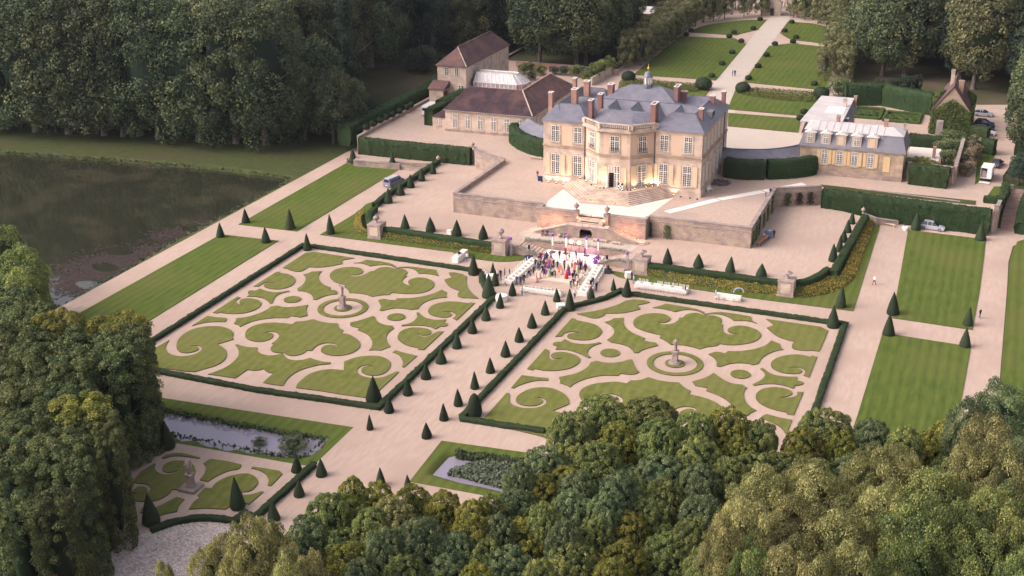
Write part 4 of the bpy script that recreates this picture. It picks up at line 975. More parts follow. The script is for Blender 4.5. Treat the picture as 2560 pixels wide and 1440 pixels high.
    P('side_door', MB().box(X1, X1+.08, 236.7, 238.3, Z2+.9, 9.2), 'shutter')
    for k in range(6): add_window(root, X0, 232.5+k*3.3, 12.75, 1.35, 3.2, -math.pi/2, 4, 8, .3)
    for x, y in ((cx+7.05, YF-.12), (cx-7.05, YF-.12)):
        P('drainpipe', MB().bar((x,y,Z2+1),(x,y,ZE-.2),.14,.14), 'iron')
    P('drainpipe', MB().bar((X1+.12,248.6,Z2),(X1+.12,248.6,ZE-.2),.14,.14), 'iron')
    # balustrade over the bay
    zb = ZE+.02; rim = [(cx-7.15,229.4)] + [(cx-3.15,226.15),(cx+3.15,226.15)] + [(cx+7.15,229.4)]
    P('balustrade_base', ribbon(MB(), rim, .55, zb, zb+.28), 'stone_pale'); P('balustrade_rail', ribbon(MB(), rim, .42, zb+1.15, zb+1.35), 'stone_pale')
    P('bay_cornice', ribbon(MB(), rim, .75, zb-.3, zb, off=-.12), 'stone_pale')
    bal = MB().lathe([(.07,0),(.12,.04),(.06,.12),(.13,.34),(.12,.5),(.05,.72),(.10,.82),(.10,.87)], 7).mesh('baluster', True); bal.materials.append(M['stone_pale'])
    for i in range(3):
        a, b = Vector(rim[i]), Vector(rim[i+1]); L = (b-a).length; u = (b-a)/L
        for t in (0, L): 
            p = a+u*t; link('balustrade_pier', MB().box(-.5,.5,-.26,.26,0,.9).mesh('balustrade_pier'), M['stone_pale'], root, Vector((p.x, p.y, zb+.27))-root.location, math.atan2(u.y, u.x))
        n = int((L-1.3)/.36)
        for k in range(n):
            p = a + u*(.65 + (L-1.3)*(k+.5)/n); link('baluster', bal, None, root, Vector((p.x, p.y, zb+.28))-root.location)
    # roofs
    ZR = 19.5; E = .38
    def hip(nm, *a, **k):
        mb = MB(); A, B = roof_hip(mb, *a, **k); P(nm, mb, 'slate'); return A, B
    r = []
    r.append(hip('roof', X0-E, -73.4, YF-E, 238.6, ZE+.04, ZR, 'x', 1.9, 3.2)); r.append(hip('roof', -60.5, X1+E, YF-E, 238.6, ZE+.05, ZR+.02, 'x', 2.6, 2.9))
    r.append(hip('roof', -56.4, X1+E+.01, YF-E+.2, YB+E, ZE+.06, ZR+.01, 'y', 4.2, 4.2)); r.append(hip('roof', X0-E-.01, -78.9, YF-E+.3, YB+E, ZE+.06, ZR+.01, 'y', 4.1, 4.1))
    r.append(hip('roof', X0+1.0, X1-1.0, 237.6, 243.6, ZE+.2, ZR, 'x', 3.0, 3.0))
    r.append(hip('roof', X0-E+.02, -73.9, 244.6, YB+E+.02, ZE+.08, ZR+.03, 'x', 2.0, 2.2)); r.append(hip('roof', -60, X1+E-.02, 244.4, YB+E+.02, ZE+.08, ZR+.03, 'x', 2.2, 2.8))
    r.append(hip('roof', -76.0, -57.6, 240.9, YB+1.4, ZE+.9, 21.2, 'x', 6.0, 6.0))
    for x, w in ((-76.3,1.9),(-71.0,2.3),(-66.4,2.4),(-62.2,2.2),(-57.7,2.0)):
        hip('roof', x-w, x+w, 232.0, 241.0, ZE+.3, ZR-.05, 'y', 2.6, .4)
    bayr = [(cx-6.3,229.9),(cx-2.9,227.0),(cx+2.9,227.0),(cx+6.3,229.9)]; top = [(cx-4.9,233.6),(cx-2.0,231.9),(cx+2.0,231.9),(cx+4.9,233.6)]
    mb = MB()
    for i in range(3): mb.quad((*bayr[i],zb+.3),(*bayr[i+1],zb+.3),(*top[i+1],ZR-.3),(*top[i],ZR-.3))
    mb.quad((cx-6.3,229.9,zb+.3),(*top[0],ZR-.3),(cx-5.2,235.5,ZE+.3),(cx-7,233,ZE)); mb.quad((*top[3],ZR-.3),(cx+6.3,229.9,zb+.3),(cx+7,233,ZE),(cx+5.2,235.5,ZE+.3))
    mb.quad(*[(*p,ZR-.3) for p in top]); mb.quad((*top[0],ZR-.3),(*top[3],ZR-.3),(cx+5.2,236.5,ZE+.3),(cx-5.2,236.5,ZE+.3)); P('bay_roof', mb, 'slate')
    P('roof_valley', MB().box(X0+.5, X1-.5, YF+.5, YB-.5, ZE, ZE+.12), 'slate')
    for A, B in r: P('ridge', MB().bar((A[0],A[1],A[2]+.02),(B[0],B[1],B[2]+.02),.2,.1), 'slate')
    for x, y, z0, z1, wx, wy, m in ((-83.0,235,17.3,21.4,.8,1.1,'brick_pale'),(-79.0,238,18,21.7,1.1,1.5,'brick_pale'),(-82.0,247,18,21.8,.7,1.1,'brick_pale'),(-79.0,246,18,21.6,1.1,1.3,'brick_pale'),(-74.0,246.5,18,21.2,1.1,1.5,'brick'),
        (-73.3,231,17,21.5,.75,1.5,'brick'),(-72.95,236,17.5,21.6,.8,1.4,'brick'),(-60.75,231.6,17,21.7,.95,2.4,'brick'),(-59.9,246,18,22.0,.8,2.6,'brick'),(-58.9,247.4,18,20.6,1.2,.9,'brick'),(-52.7,246,17.6,20.5,.9,1.0,'brick'),(-51.3,250,17,20.6,.7,1.1,'brick'),(-52.2,234.2,17.3,20.7,.8,1.1,'brick')):
        chimney(root, x, y, z0, z1, wx, wy, m)
    # dormer boxes and the bell turret
    P('roof_dormer', MB().box(-52.2,-50.95,238.2,240.6,17.9,19.0), 'slate'); P('dormer_front', MB().box(-50.96,-50.9,238.4,240.4,18.0,18.9), 'iron')
    t = empty('tmp', (0,0,0)); bpy.data.objects.remove(t)
    b = (-66.4, 247.2, 20.9); tur = link('bell_turret', MB().prism(circ((0,0),1.05,8), 0, .7).mesh('bell_turret'), M['slate'], root, Vector(b)-root.location)
    for k in range(8):
        a = math.pi*2*(k+.5)/8; link('turret_column', MB().box(-.09,.09,-.09,.09,.7,2.1).mesh('turret_column'), M['white'], tur, (math.cos(a)*.75, math.sin(a)*.75, 0), a)
    link('turret_dome', MB().lathe([(1.0,2.1),(1.0,2.25),(.85,2.3),(.82,2.7),(.6,3.05),(.25,3.2),(.15,3.3)], 12).mesh('turret_dome', True), M['slate'], tur)
    link('finial', MB().lathe([(.12,3.25),(.05,3.5),(.22,3.75),(.2,3.9),(.05,4.1),(.03,4.7),(0,4.8)], 10).mesh('finial', True), M['gold'], tur)
    return root
CH = chateau()
# polygonal steps before the garden door
def perron():
    cx = -67.0; root = empty('perron', (cx, 224, Z2), label='wide many sided flight of pale steps below the garden door', cat='steps'); n = 8
    for k in range(n):
        t = 1-k/n; f = 224.7-5.0*t; wx = 3.4+1.6*t; sx = 8.1+2.9*t; ys = 229.5-1.4*t
        pts = [(cx-sx,229.55),(cx-sx,ys),(cx-wx,f),(cx+wx,f),(cx+sx,ys),(cx+sx,229.55)]
        MB().prism([(p[0]-cx,p[1]-224) for p in pts], .168*k if k else -.1, .168*(k+1)).build('step', M['stone_pale'], root)
    return root
perron()
matp = RAW([(1409,473),(1453,509.5),(1570,517),(1683,495),(1671,503)], Z2) + [(-57.4,213.95),(-63.3,212.4),(-70.3,212.4),(-76.8,214.4)] + RAW([(1371,501)], Z2)
o = MB().prism(matp, Z2, Z2+.02).build('cream_mat', M['mat_white']); tag(o, 'large cream floor covering laid between the house steps and the double stair', 'floor covering')
for (x0,y0,x1,y1,x2,y2,x3,y3), lb in (((1660,528,1675,534,1802,502,1786,497),'near length of the long white carpet runner on the court'),((1790,496.5,1806,501.5,1915,482,1900,476),'middle length of the long white carpet runner on the court'),((1903,475.5,1918,481,2016,463,2004,457),'far length of the long white carpet runner by the right court wall')):
    o = MB().prism([GX(x0,y0,Z2),GX(x1,y1,Z2),GX(x2,y2,Z2),GX(x3,y3,Z2)], Z2+.02, Z2+.05).build('carpet_runner', M['cloth']); tag(o, lb, 'carpet', 'white carpet runner')
M['plant_dry'] = leaf_mat('plant_dry', (.10,.07,.08), (.2,.14,.15), (.32,.24,.22), 0, 0, 0)

# ------------------------------------------------------------------ long tiled wing on the left
def orangery():
    root = empty('tiled_wing', (-107, 266, Z2), label='long low wing with a dark brown tiled roof and tall arched windows', cat='house'); inv = -root.location
    P = lambda nm, mb, m: mb.build(nm, M[m], root, inv)
    P('wall', MB().prism([(-117.3,259.2),(-96.2,259.2),(-96.2,290),(-106,290),(-106,274),(-117.3,274)], Z2-.3, 9.4), 'stone_pale')
    P('annex_wall', MB().prism([(-120.7,259.5),(-117.3,259.5),(-117.3,268),(-120.7,268)], Z2-.3, 7.3), 'stone_pale')
    P('plinth', MB().box(-117.4,-96.2,259.05,259.2,Z2-.2,Z2+.5), 'stone_wall')
    mb = MB(); a = roof_hip(mb, -117.7, -95.8, 258.8, 274.4, 9.4, 13.2, 'x', 3.2, 5.6); P('roof', mb, 'tile_dark')
    mb = MB(); b = roof_hip(mb, -106.4, -95.79, 259.5, 290.4, 9.42, 13.25, 'y', 7.4, 5.0); P('roof', mb, 'tile')
    mb = MB().add([(-121,259.2,7.3),(-117.2,259.2,7.3),(-117.2,268,7.3),(-121,268,7.3),(-117.2,261,9.0),(-117.2,268,9.0)], [(0,1,4),(0,4,5,3),(3,5,2),(1,2,5,4)]); P('annex_roof', mb, 'tile_dark')
    P('ridge', MB().bar(a[0], a[1], .3, .2), 'tile'); P('ridge', MB().bar(b[0], b[1], .3, .2), 'brick_pale'); P('hip_ridge', MB().bar((-95.9,259.0,9.5), (-101.2,266.8,13.25), .25, .18), 'stone_pale')
    for x in (-114.85,-111.7,-108.6,-105.35,-102.15,-99.0): add_window(root, x, 259.2, 5.2, 1.25, 3.3, 0, 4, 9, .3, True)
    add_window(root, -119.1, 259.5, 5.4, .9, 1.5, 0, 3, 4, 0, True)
    P('gutter', MB().box(-117.7,-95.8,258.65,258.8,9.25,9.38), 'coping')
    for y in (263.5, 269, 275, 281): add_window(root, -96.2, y, 5.2, 1.25, 3.1, math.pi/2, 4, 9, .3)
    return root
orangery()
def old_house():
    root = empty('old_house', (-126.4, 298, Z2), label='tall plain stone house with a purple brown hipped tile roof at the far left', cat='house'); inv = -root.location
    P = lambda nm, mb, m: mb.build(nm, M[m], root, inv)
    P('wall', MB().box(-130.3,-122.6,284,313,Z2-1,13.7), 'stone_pale')
    mb = MB(); a = roof_hip(mb, -130.7,-122.2,283.6,313.4,13.7,17.6,'y',4.6,3.2); P('roof', mb, 'tile'); P('ridge', MB().bar(a[0], a[1], .3, .2), 'tile')
    P('hip_ridge', MB().bar((-122.3,283.7,13.8), (-126.4,288.1,17.6), .2, .16), 'stone_pale')
    P('cornice', MB().box(-130.5,-122.4,283.8,313.2,13.4,13.68), 'stone_pale')
    for x in (-127.85,-125.05): add_window(root, x, 284, 11.2, 1.0, 2.1, 0, 2, 4, 0, False)
    add_window(root, -124.0, 284, 6.6, 1.4, 2.4, 0, 3, 4, 0, False)
    for y in (287.5,291.5,296,300.5,305,309.5): add_window(root, -122.6, y, 10.4, 1.0, 2.1, math.pi/2, 2, 4, 0, True, sill=True)
    P('porch_wall', MB().box(-131.2,-127.4,280.6,284,Z2-1,8.4), 'stone_pale'); P('porch_roof', MB().add([(-131.5,280.3,8.4),(-127.0,280.3,8.4),(-127.0,284,9.9),(-131.5,284,9.9),(-131.5,280.3,8.3),(-127.0,280.3,8.3),(-127.0,284,8.3),(-131.5,284,8.3)], [(0,1,2,3),(4,5,1,0),(5,6,2,1),(7,4,0,3)]), 'tile')
    P('porch_door', MB().box(-127.4,-127.34,281.1,283.2,Z2,7.8), 'wood_door')
    return root
old_house()
def greenhouse():
    b = G(1262,222,Z2); root = empty('greenhouse', (-112, 291, Z2), label='white framed glass greenhouse with a rounded end beside the old house', cat='greenhouse'); inv = -root.location
    P = lambda nm, mb, m: mb.build(nm, M[m] if isinstance(m, str) else m, root, inv)
    gm = mat('greenhouse_glass', (.66,.62,.62), (.50,.47,.48), .8, .15, 4, spec=.6)
    x0, x1, y0, y1 = -121.5, -108.4, 286.2, 293.2; zb, ze, zr = 6.0, 9.6, 11.6
    P('base', MB().box(x0,x1+.3,y0-.2,y1+.2,Z2-.3,zb), 'stone_pale')
    body = [(x0,y0),(x1-1.5,y0),(x1,y0+2.0),(x1,y1-2.0),(x1-1.5,y1),(x0,y1)]
    n = len(body)
    wallm = mat('greenhouse_pane', (.30,.25,.26), (.48,.42,.42), 1.2, .15, 4, spec=.6)
    P('glass_wall', MB().prism(body, zb, ze, top=False), wallm)
    top = [(x0,y0+2),(x1-3.5,y0+2),(x1-2.6,y0+2.8),(x1-2.6,y1-2.8),(x1-3.5,y1-2),(x0,y1-2)]
    mb = MB()
    for i in range(n-1): mb.quad((*body[i],ze),(*body[i+1],ze),(*top[i+1],zr),(*top[i],zr))
    mb.prism(top, zr-.01, zr); P('glass_roof', mb, gm)
    for i in range(n-1):
        a, c = Vector(body[i]), Vector(body[i+1]); L = (c-a).length; k = max(2, int(L/1.1))
        A, C = Vector(top[i]), Vector(top[i+1])
        for j in range(k+1):
            p = a+(c-a)*j/k; q = A+(C-A)*j/k
            P('glazing_bar', MB().bar((p.x,p.y,zb),(p.x,p.y,ze),.13).bar((p.x,p.y,ze+.03),(q.x,q.y,zr+.03),.12), 'white')
        for z in (zb+1.2, zb+2.4, ze): P('rail', MB().bar((*a,z),(*c,z),.14), 'white')
    for i in range(n-1): P('rail', MB().bar((*top[i],zr+.05),(*top[i+1],zr+.05),.16), 'white')
    # low annex with a flat translucent roof in front
    P('annex_wall', MB().box(-121.0,-112.5,277.5,286.0,Z2-.3,7.0), 'stone_pale'); P('annex_roof', MB().box(-121.4,-112.1,277.1,286.1,7.0,7.25), gm)
    for k in range(7): P('glazing_bar', MB().box(-121.4+k*1.52,-121.3+k*1.52,277.1,286.1,7.25,7.33), 'white')
    return root
greenhouse()
# ------------------------------------------------------------------ right wing with the mansard
def mansard():
    YF = 252.4; root = empty('mansard_wing', (-25.3, 257, Z2), label='two storey wing with a slate mansard, white dormers and yellow shutters', cat='house'); inv = -root.location
    P = lambda nm, mb, m: mb.build(nm, M[m], root, inv); X0, X1, YB = -35.6, -15.4, 262.0
    P('wall', MB().box(X0,X1,YF,YB,Z2-.3,10.2), 'stone'); P('cornice', MB().box(X0-.2,X1+.2,YF-.2,YB+.2,9.9,10.15), 'stone_pale')
    lo = [(X0-.4,YF-.4),(X1+.4,YF-.4),(X1+.4,YB+.4),(X0-.4,YB+.4)]; up = [(X0+.6,YF+1.0),(X1-.6,YF+1.0),(X1-.6,YB-1.0),(X0+.6,YB-1.0)]
    mb = MB()
    for i in range(4): j = (i+1) % 4; mb.quad((*lo[i],10.16),(*lo[j],10.16),(*up[j],13.3),(*up[i],13.3))
    P('mansard_slope', mb, 'slate')
    c = [(X0+.4,YF+.8),(X1-.4,YF+.8),(X1-.4,YB-.8),(X0+.4,YB-.8)]
    mb = MB().prism(c, 13.2, 13.35); ym = (YF+YB)/2
    mb.add([(*c[0],13.36),(*c[1],13.36),(*c[2],13.36),(*c[3],13.36),(X0+3,ym,14.2),(X1-3,ym,14.2)], [(0,1,5,4),(1,2,5),(2,3,4,5),(3,0,4)]); P('zinc_roof', mb, 'zinc')
    for k in range(13):
        x = X0+1.6+k*1.42
        if x < X1-3: P('zinc_seam', MB().bar((x,c[0][1],13.42),(x,ym,14.22 if X0+3 < x < X1-3 else 13.9),.08,.08), 'zinc')
    for i, x in enumerate((-33.8,-30.7,-27.7,-24.7,-21.6)):
        d = link('dormer', MB().box(-.95,.95,0,1.9,0,2.3).mesh('dormer'), M['stone_pale'], root, Vector((x,YF-.15,10.6))-root.location)
        link('dormer_pediment', MB().add([(-1.2,-.15,2.3),(1.2,-.15,2.3),(0,-.15,2.95),(-1.2,2.2,2.3),(1.2,2.2,2.3),(0,2.2,2.95)], [(0,1,2),(0,2,5,3),(1,4,5,2),(0,3,4,1)]).mesh('dormer_pediment'), M['white'], d)
        if i in (2, 4): link('dormer_blind', MB().box(-.5,.5,-.05,0,.25,2.0).mesh('dormer_blind'), M['shutter'], d)
        else: add_window(root, x, YF-.15, 10.85, 1.05, 1.85, 0, 4, 5, .3, False)
    for x in (-30.75,-27.75,-24.8,-21.7): add_window(root, x, YF, 6.7, 1.15, 2.9, 0, 4, 7, .25, True, shutters='shutter_yellow')
    P('shutter_door', MB().box(-19.2,-17.9,YF-.08,YF,6.1,9.2), 'shutter_yellow')
    P('plinth', MB().box(X0,X1+.05,YF-.12,YF,Z2-.2,5.3), 'stone_wall')
    for y in (255, 259): add_window(root, X1, y, 6.7, 1.1, 2.7, math.pi/2, 4, 7, .25)
    chimney(root, -29.3, 258.5, 13.3, 15.2, .6, 1.2, 'brick_pale', 'coping'); chimney(root, -19.8, 257.5, 13.3, 15.4, .7, 1.4, 'brick_pale', 'coping'); chimney(root, -16.2, 258, 13.3, 14.9, .4, .4, 'coping', 'coping')
    # rear range
    P('rear_wall', MB().box(-36.6,-28.8,YB,285.0,Z2-.3,10.2), 'stone')
    lo = [(-37.0,YB-.2),(-28.4,YB-.2),(-28.4,285.4),(-37.0,285.4)]; up = [(-36.2,YB-2),(-29.4,YB-2),(-29.4,284.4),(-36.2,284.4)]
    mb = MB()
    for i in range(4): j = (i+1) % 4; mb.quad((*lo[i],10.14),(*lo[j],10.14),(*up[j],12.7),(*up[i],12.7))
    P('rear_slope', mb, 'slate'); P('rear_zinc_roof', MB().prism([(-37.3,YB-1),(-28.9,YB-1),(-29.2,284.6),(-36.4,284.6)], 12.7, 12.95), 'zinc')
    P('zinc_panel', MB().box(-33.5,-29.6,269,275,12.95,13.05), 'white')
    for k in range(8): P('zinc_seam', MB().box(-36.2,-29.2,263.5+k*2.7,263.6+k*2.7,12.95,13.03), 'zinc')
    chimney(root, -30.2, 276, 12.8, 14.6, .6, .8, 'stone_pale', 'coping'); chimney(root, -28.9, 284, 11, 13.6, .6, .8, 'brick_pale', 'coping'); chimney(root, -28.7, 268.3, 8, 12.4, .6, .9, 'brick', 'white')
    return root
mansard()
# ------------------------------------------------------------------ curved galleries either side of the house
def gallery(name, label, arc, z0, ze, zr, w):
    c = arc[len(arc)//2]; root = empty(name, (c[0], c[1], Z2), label=label, cat='gallery'); inv = -root.location
    ribbon(MB(), arc, w, Z2-.2, ze).build('wall', M['stone_pale'], root, inv)
    a = offset(arc, w/2+.3); b = offset(arc, -w/2-.3); mb = MB()
    for i in range(len(arc)-1):
        m0, m1 = arc[i], arc[i+1]
        mb.quad((*a[i],ze+.02),(*m0,zr),(*m1,zr),(*a[i+1],ze+.02)); mb.quad((*m0,zr),(*b[i],ze+.02),(*b[i+1],ze+.02),(*m1,zr))
    for i in (0, len(arc)-1): mb.tri((*a[i],ze+.02),(*b[i],ze+.02),(*arc[i],zr))
    mb.build('slate_roof', M['slate'], root, inv); ribbon(MB(), arc, .25, zr-.02, zr+.1).build('ridge', M['slate'], root, inv)
    return root
def arcpts(pts, n=5):
    out = []; P = [np.array(p, float) for p in pts]
    for i in range(len(P)-1):
        p0 = P[i-1] if i else 2*P[0]-P[1]; p3 = P[i+2] if i+2 < len(P) else 2*P[-1]-P[-2]; p1, p2 = P[i], P[i+1]
        for k in range(n):
            t = k/n; out.append(tuple(.5*((2*p1)+(-p0+p2)*t+(2*p0-5*p1+4*p2-p3)*t*t+(-p0+3*p1-3*p2+p3)*t**3)))
    out.append(tuple(P[-1])); return out
gallery('curved_gallery', 'curved slate roofed gallery joining the house to the mansard wing', arcpts([(-51.0,249.4),(-48.2,249.2),(-42.5,250.8),(-38.0,254.5),(-35.6,258.5)]), Z2, 7.2, 9.0, 4.6)
gallery('curved_gallery', 'curved slate roofed gallery left of the house ending in a gable', arcpts([(-82.6,250.6),(-86.8,250.8),(-92,253.0),(-96.4,257.2)]), Z2, 7.4, 9.4, 4.6)
HG = 'tall clipped hedges of the upper courts'
hedge('clipped_hedge', arcpts([(-49.3,245.2),(-46,244.6),(-41.5,246.0)])+[], 2.0, 3.9, Z2, .24, 26, 41, .08, 'curved clipped hedge in front of the right gallery', mats=M['hedge_leaf'], group=HG)
hedge('clipped_hedge', arcpts([(-41.0,246.3),(-37.5,248.0),(-34.4,250.6),(-32.6,253.0)]), 2.0, 3.9, Z2, .24, 26, 42, .08, 'curved hedge block touching the mansard wing', mats=M['hedge_leaf'], group=HG)
hedge('clipped_hedge', arcpts([(-83.6,247.4),(-88.5,246.6),(-94.0,249.5),(-98.4,254.2),(-99.8,258.0)]), 2.0, 3.7, Z2, .24, 26, 43, .08, 'curved clipped hedge in front of the left gallery', mats=M['hedge_leaf'], group=HG)
hedge('clipped_hedge', [(-123.4,270.0),(-122.6,283)], 2.6, 4.2, Z2, .24, 26, 44, .08, 'tall box shaped hedge with a mossy top left of the tiled wing', mats=M['hedge_leaf'], group=HG)
hedge('clipped_hedge', [(-122.9,262.2),(-122.0,276)], 2.4, 4.0, Z2, .24, 26, 45, .08, 'hedge end by the annex of the tiled wing', mats=M['hedge_leaf'], group=HG)
hedge('clipped_hedge', [(-14.0,252.6),(-6.6,251.9)], 2.6, 4.0, Z2, .26, 26, 46, .12, 'dark ivy hedge right of the mansard wing', mats=M['hedge_leaf'], group=HG, wild=.6)
M['moss'] = M['hedge_top']
# the long hedge beyond the left wall, and hedges round the far garden
hedge('tall_hedge', [(-138.2,249),(-137.5,285),(-137.5,318)], 3.0, 4.6, 1.6, .3, 14, 47, .12, 'long clipped hedge beyond the potted trees on the far left', mats=M['hedge_leaf'])
def pxh(name, pts, z, w, h, seed, label, **k): return hedge(name, RAW(pts, z), w, h, z, .3, 14, seed, .08, label, mats=M['hedge_leaf'], **k)
pxh('tall_hedge', [(2110,262),(2205,262),(2330,287)], Z2, 2.2, 5.2, 51, 'tall dark hedge behind the far flower garden')
pxh('tall_hedge', [(2270,372),(2340,380),(2395,382)], Z2, 2.0, 3.4, 52, 'dark hedge behind the white flat roofed shed')
pxh('tall_hedge', [(2415,375),(2485,387)], Z2, 2.2, 3.2, 53, 'rounded dark hedge left of the drive behind the rose bed')
pxh('tall_hedge', [(2425,342),(2470,350)], Z2, 2.0, 2.8, 54, 'small dark hedge in front of the parked cars')
pxh('tall_hedge', [(2540,385),(2600,395)], Z2, 2.5, 3.4, 55, 'dark hedge block at the right edge of the drive')
pxh('clipped_hedge', [(2458,505),(2500,508),(2512,490),(2513,470)], Z2, 1.4, 1.2, 56, 'low clipped hedge round the small lawn above the curved wall')
hedge('clipped_hedge', [(7.2,240.5),(7.6,248),(8.6,256)], 1.6, 2.2, [0,1.5,4.2], .2, 22, 57, .1, 'hedge climbing along the right side of the outdoor stair', mats=M['hedge_leaf'])
# white flat roofed shed, stone walls and the ivy house at the right
def shed():
    root = empty('flat_roofed_shed', (-10.5,258,Z2), label='low white flat roofed shed right of the mansard wing', cat='shed'); inv = -root.location
    a = [GX(2268,402,7.2),GX(2275,367,7.2),GX(2353,373,7.2),GX(2347,403,7.2)]
    MB().prism(offset(a, .3, True), Z2-.2, 7.0).build('wall', M['stone_pale'], root, inv); MB().prism(a, 7.0, 7.25).build('roof', M['mat_white'], root, inv)
    v = G(2334,395,7.2); MB().box(v.x-.3,v.x+.3,v.y-.5,v.y+.5,7.25,9.6).build('chimney', M['brick_pale'], root, inv)
    v = G(2316,412,5.6); MB().box(v.x-.7,v.x+.7,v.y-1,v.y+2,Z2,6.6).build('porch', M['stone_pale'], root, inv)
    w = G(2338,380,Z2); MB().prism([(w.x-.7,w.y+6),(w.x+.7,w.y+6),(w.x+.7,w.y+7.5),(w.x-.7,w.y+7.5)], Z2, 9.5).build('tank', M['coping'], root, inv)
shed()
wall('stone_wall', 'ivy grown stone wall behind the dark hedge right of the mansard wing', [(-14.6,254.2),(-6.0,253.4)], .6, Z2-.2, 8.0, cope=.12)
wall('stone_wall', 'weathered stone wall running back between the shed and the rose bed', [(-5.6,253.6),(-5.2,275)], .5, Z2-.2, 8.2, cope=.12)
def ivy_house():
    root = empty('ivy_house', (-8.6,300,Z2), label='small steep roofed house smothered in green ivy by the car park', cat='house'); inv = -root.location
    P = lambda nm, mb, m: mb.build(nm, M[m], root, inv); X0, X1, Y0, Y1, ZE, ZR = -12.6, -5.0, 292.5, 306, 10.0, 15.4; xm = (X0+X1)/2
    P('wall', MB().box(X0,X1,Y0,Y1,Z2-.2,ZE), 'stone')
    P('gable', MB().add([(X0,Y0,ZE),(X1,Y0,ZE),(xm,Y0,ZR-.3)], [(0,1,2)]), 'stone'); P('gable', MB().add([(X0,Y1,ZE),(X1,Y1,ZE),(xm,Y1,ZR-.3)], [(1,0,2)]), 'stone')
    P('roof', MB().add([(X0-.4,Y0-.3,ZE-.3),(xm,Y0-.3,ZR),(xm,Y1+.3,ZR),(X0-.4,Y1+.3,ZE-.3),(X1+.4,Y0-.3,ZE-.3),(X1+.4,Y1+.3,ZE-.3)], [(0,1,2,3),(1,4,5,2)]), 'tile')
    chimney(root, xm-.8, 300, 13, 17.4, .8, 1.4, 'stone_pale', 'coping'); chimney(root, xm+1.3, 296.5, 12, 15.9, 1.1, .9, 'brick_pale', 'coping')
    rng = np.random.default_rng(71); n = 9000; P3 = []; NN = []
    def face(a, b, c, m):
        u, v = rng.uniform(0, 1, (2, m, 1)); k = (u+v > 1); u = np.where(k, 1-u, u); v = np.where(k, 1-v, v)
        a, b, c = map(np.array, (a, b, c)); nn = np.cross(b-a, c-a); nn = nn/np.linalg.norm(nn)
        P3.append(a+(b-a)*u+(c-a)*v + nn*rng.uniform(.05, .9, (m, 1))); NN.append(np.tile(nn, (m, 1)))
    face((X0-.5,Y0,Z2),(X1+.5,Y0,Z2),(X0-.5,Y0,ZE),2000); face((X1+.5,Y0,Z2),(X1+.5,Y0,ZE),(X0-.5,Y0,ZE),2000); face((X0,Y0,ZE),(X1,Y0,ZE),(xm,Y0,ZE+2.6),700)
    face((X1,Y0,Z2),(X1,Y1,Z2),(X1,Y0,ZE+.8),1500); face((X1,Y1,Z2),(X1,Y1,ZE+.8),(X1,Y0,ZE+.8),1500); face((X0,Y1,Z2),(X0,Y0,Z2),(X0,Y1,ZE),800); face((X0-.4,Y0,ZE),(xm-1.6,Y0+5,ZR-2.2),(X0-.4,Y1,ZE),1300); face((X1+.4,Y1,ZE),(xm+2.4,Y1-4,ZR-3.2),(X1+.4,Y0+5,ZE),800)
    p = np.concatenate(P3); q = np.concatenate(NN); LV, LF = leaf_quads(p, q+np.array([0,0,.4]), .36, rng, .6)
    link('ivy', np_mesh('ivy', LV, LF, np.clip(.5+.3*np.sin(p[:,0]*1.3)*np.sin(p[:,2]*1.1)+rng.normal(0,.2,len(p)),0,1)), M['hedge_top'], root, inv)
ivy_house()
# small things far back: red barn with white roof, gate, village roofs
def barn(name, label, px, py, w, d, h, hr, wm, rm, z=Z2, rz=0.0, cat='barn'):
    v = G(px, py, z); root = empty(name, v, rz, label=label, cat=cat)
    link('wall', MB().box(-w/2, w/2, 0, d, -.3, h).mesh('wall'), M[wm], root)
    link('roof', MB().add([(-w/2-.3,-.3,h),(w/2+.3,-.3,h),(w/2+.3,d+.3,h),(-w/2-.3,d+.3,h),(-w/2-.3,d/2,hr),(w/2+.3,d/2,hr)], [(0,1,5,4),(2,3,4,5),(1,2,5),(3,0,4)]).mesh('roof'), M[rm], root)
    for k in range(2): link('window', MB().box(-w*.3+k*w*.5, -w*.3+k*w*.5+1.1, -.05, 0, 1.2, 2.6).mesh('window'), M['dark'], root)
M['red_wall'] = mat('red_wall', (.30,.07,.06), (.24,.05,.05), 1)
barn('barn', 'dark red barn with a bright white roof behind the trees', 1612, 62, 8.5, 5, 3.6, 5.6, 'red_wall', 'white')
barn('outbuilding', 'pale low outbuilding left of the red barn', 1535, 60, 5, 5, 3, 4.4, 'stone_pale', 'tile', cat='outbuilding')
barn('village_house', 'slate roofed village house beyond the entrance gate', 2000, 8, 12, 8, 6, 10, 'stone_pale', 'slate', cat='house')
barn('village_house', 'grey village house left beyond the entrance gate', 1770, 0, 10, 8, 5, 8, 'stone_pale', 'slate', cat='house')
barn('village_house', 'village house glimpsed through the right hand trees', 2290, 95, 12, 8, 7, 11, 'stone_pale', 'slate', cat='house')
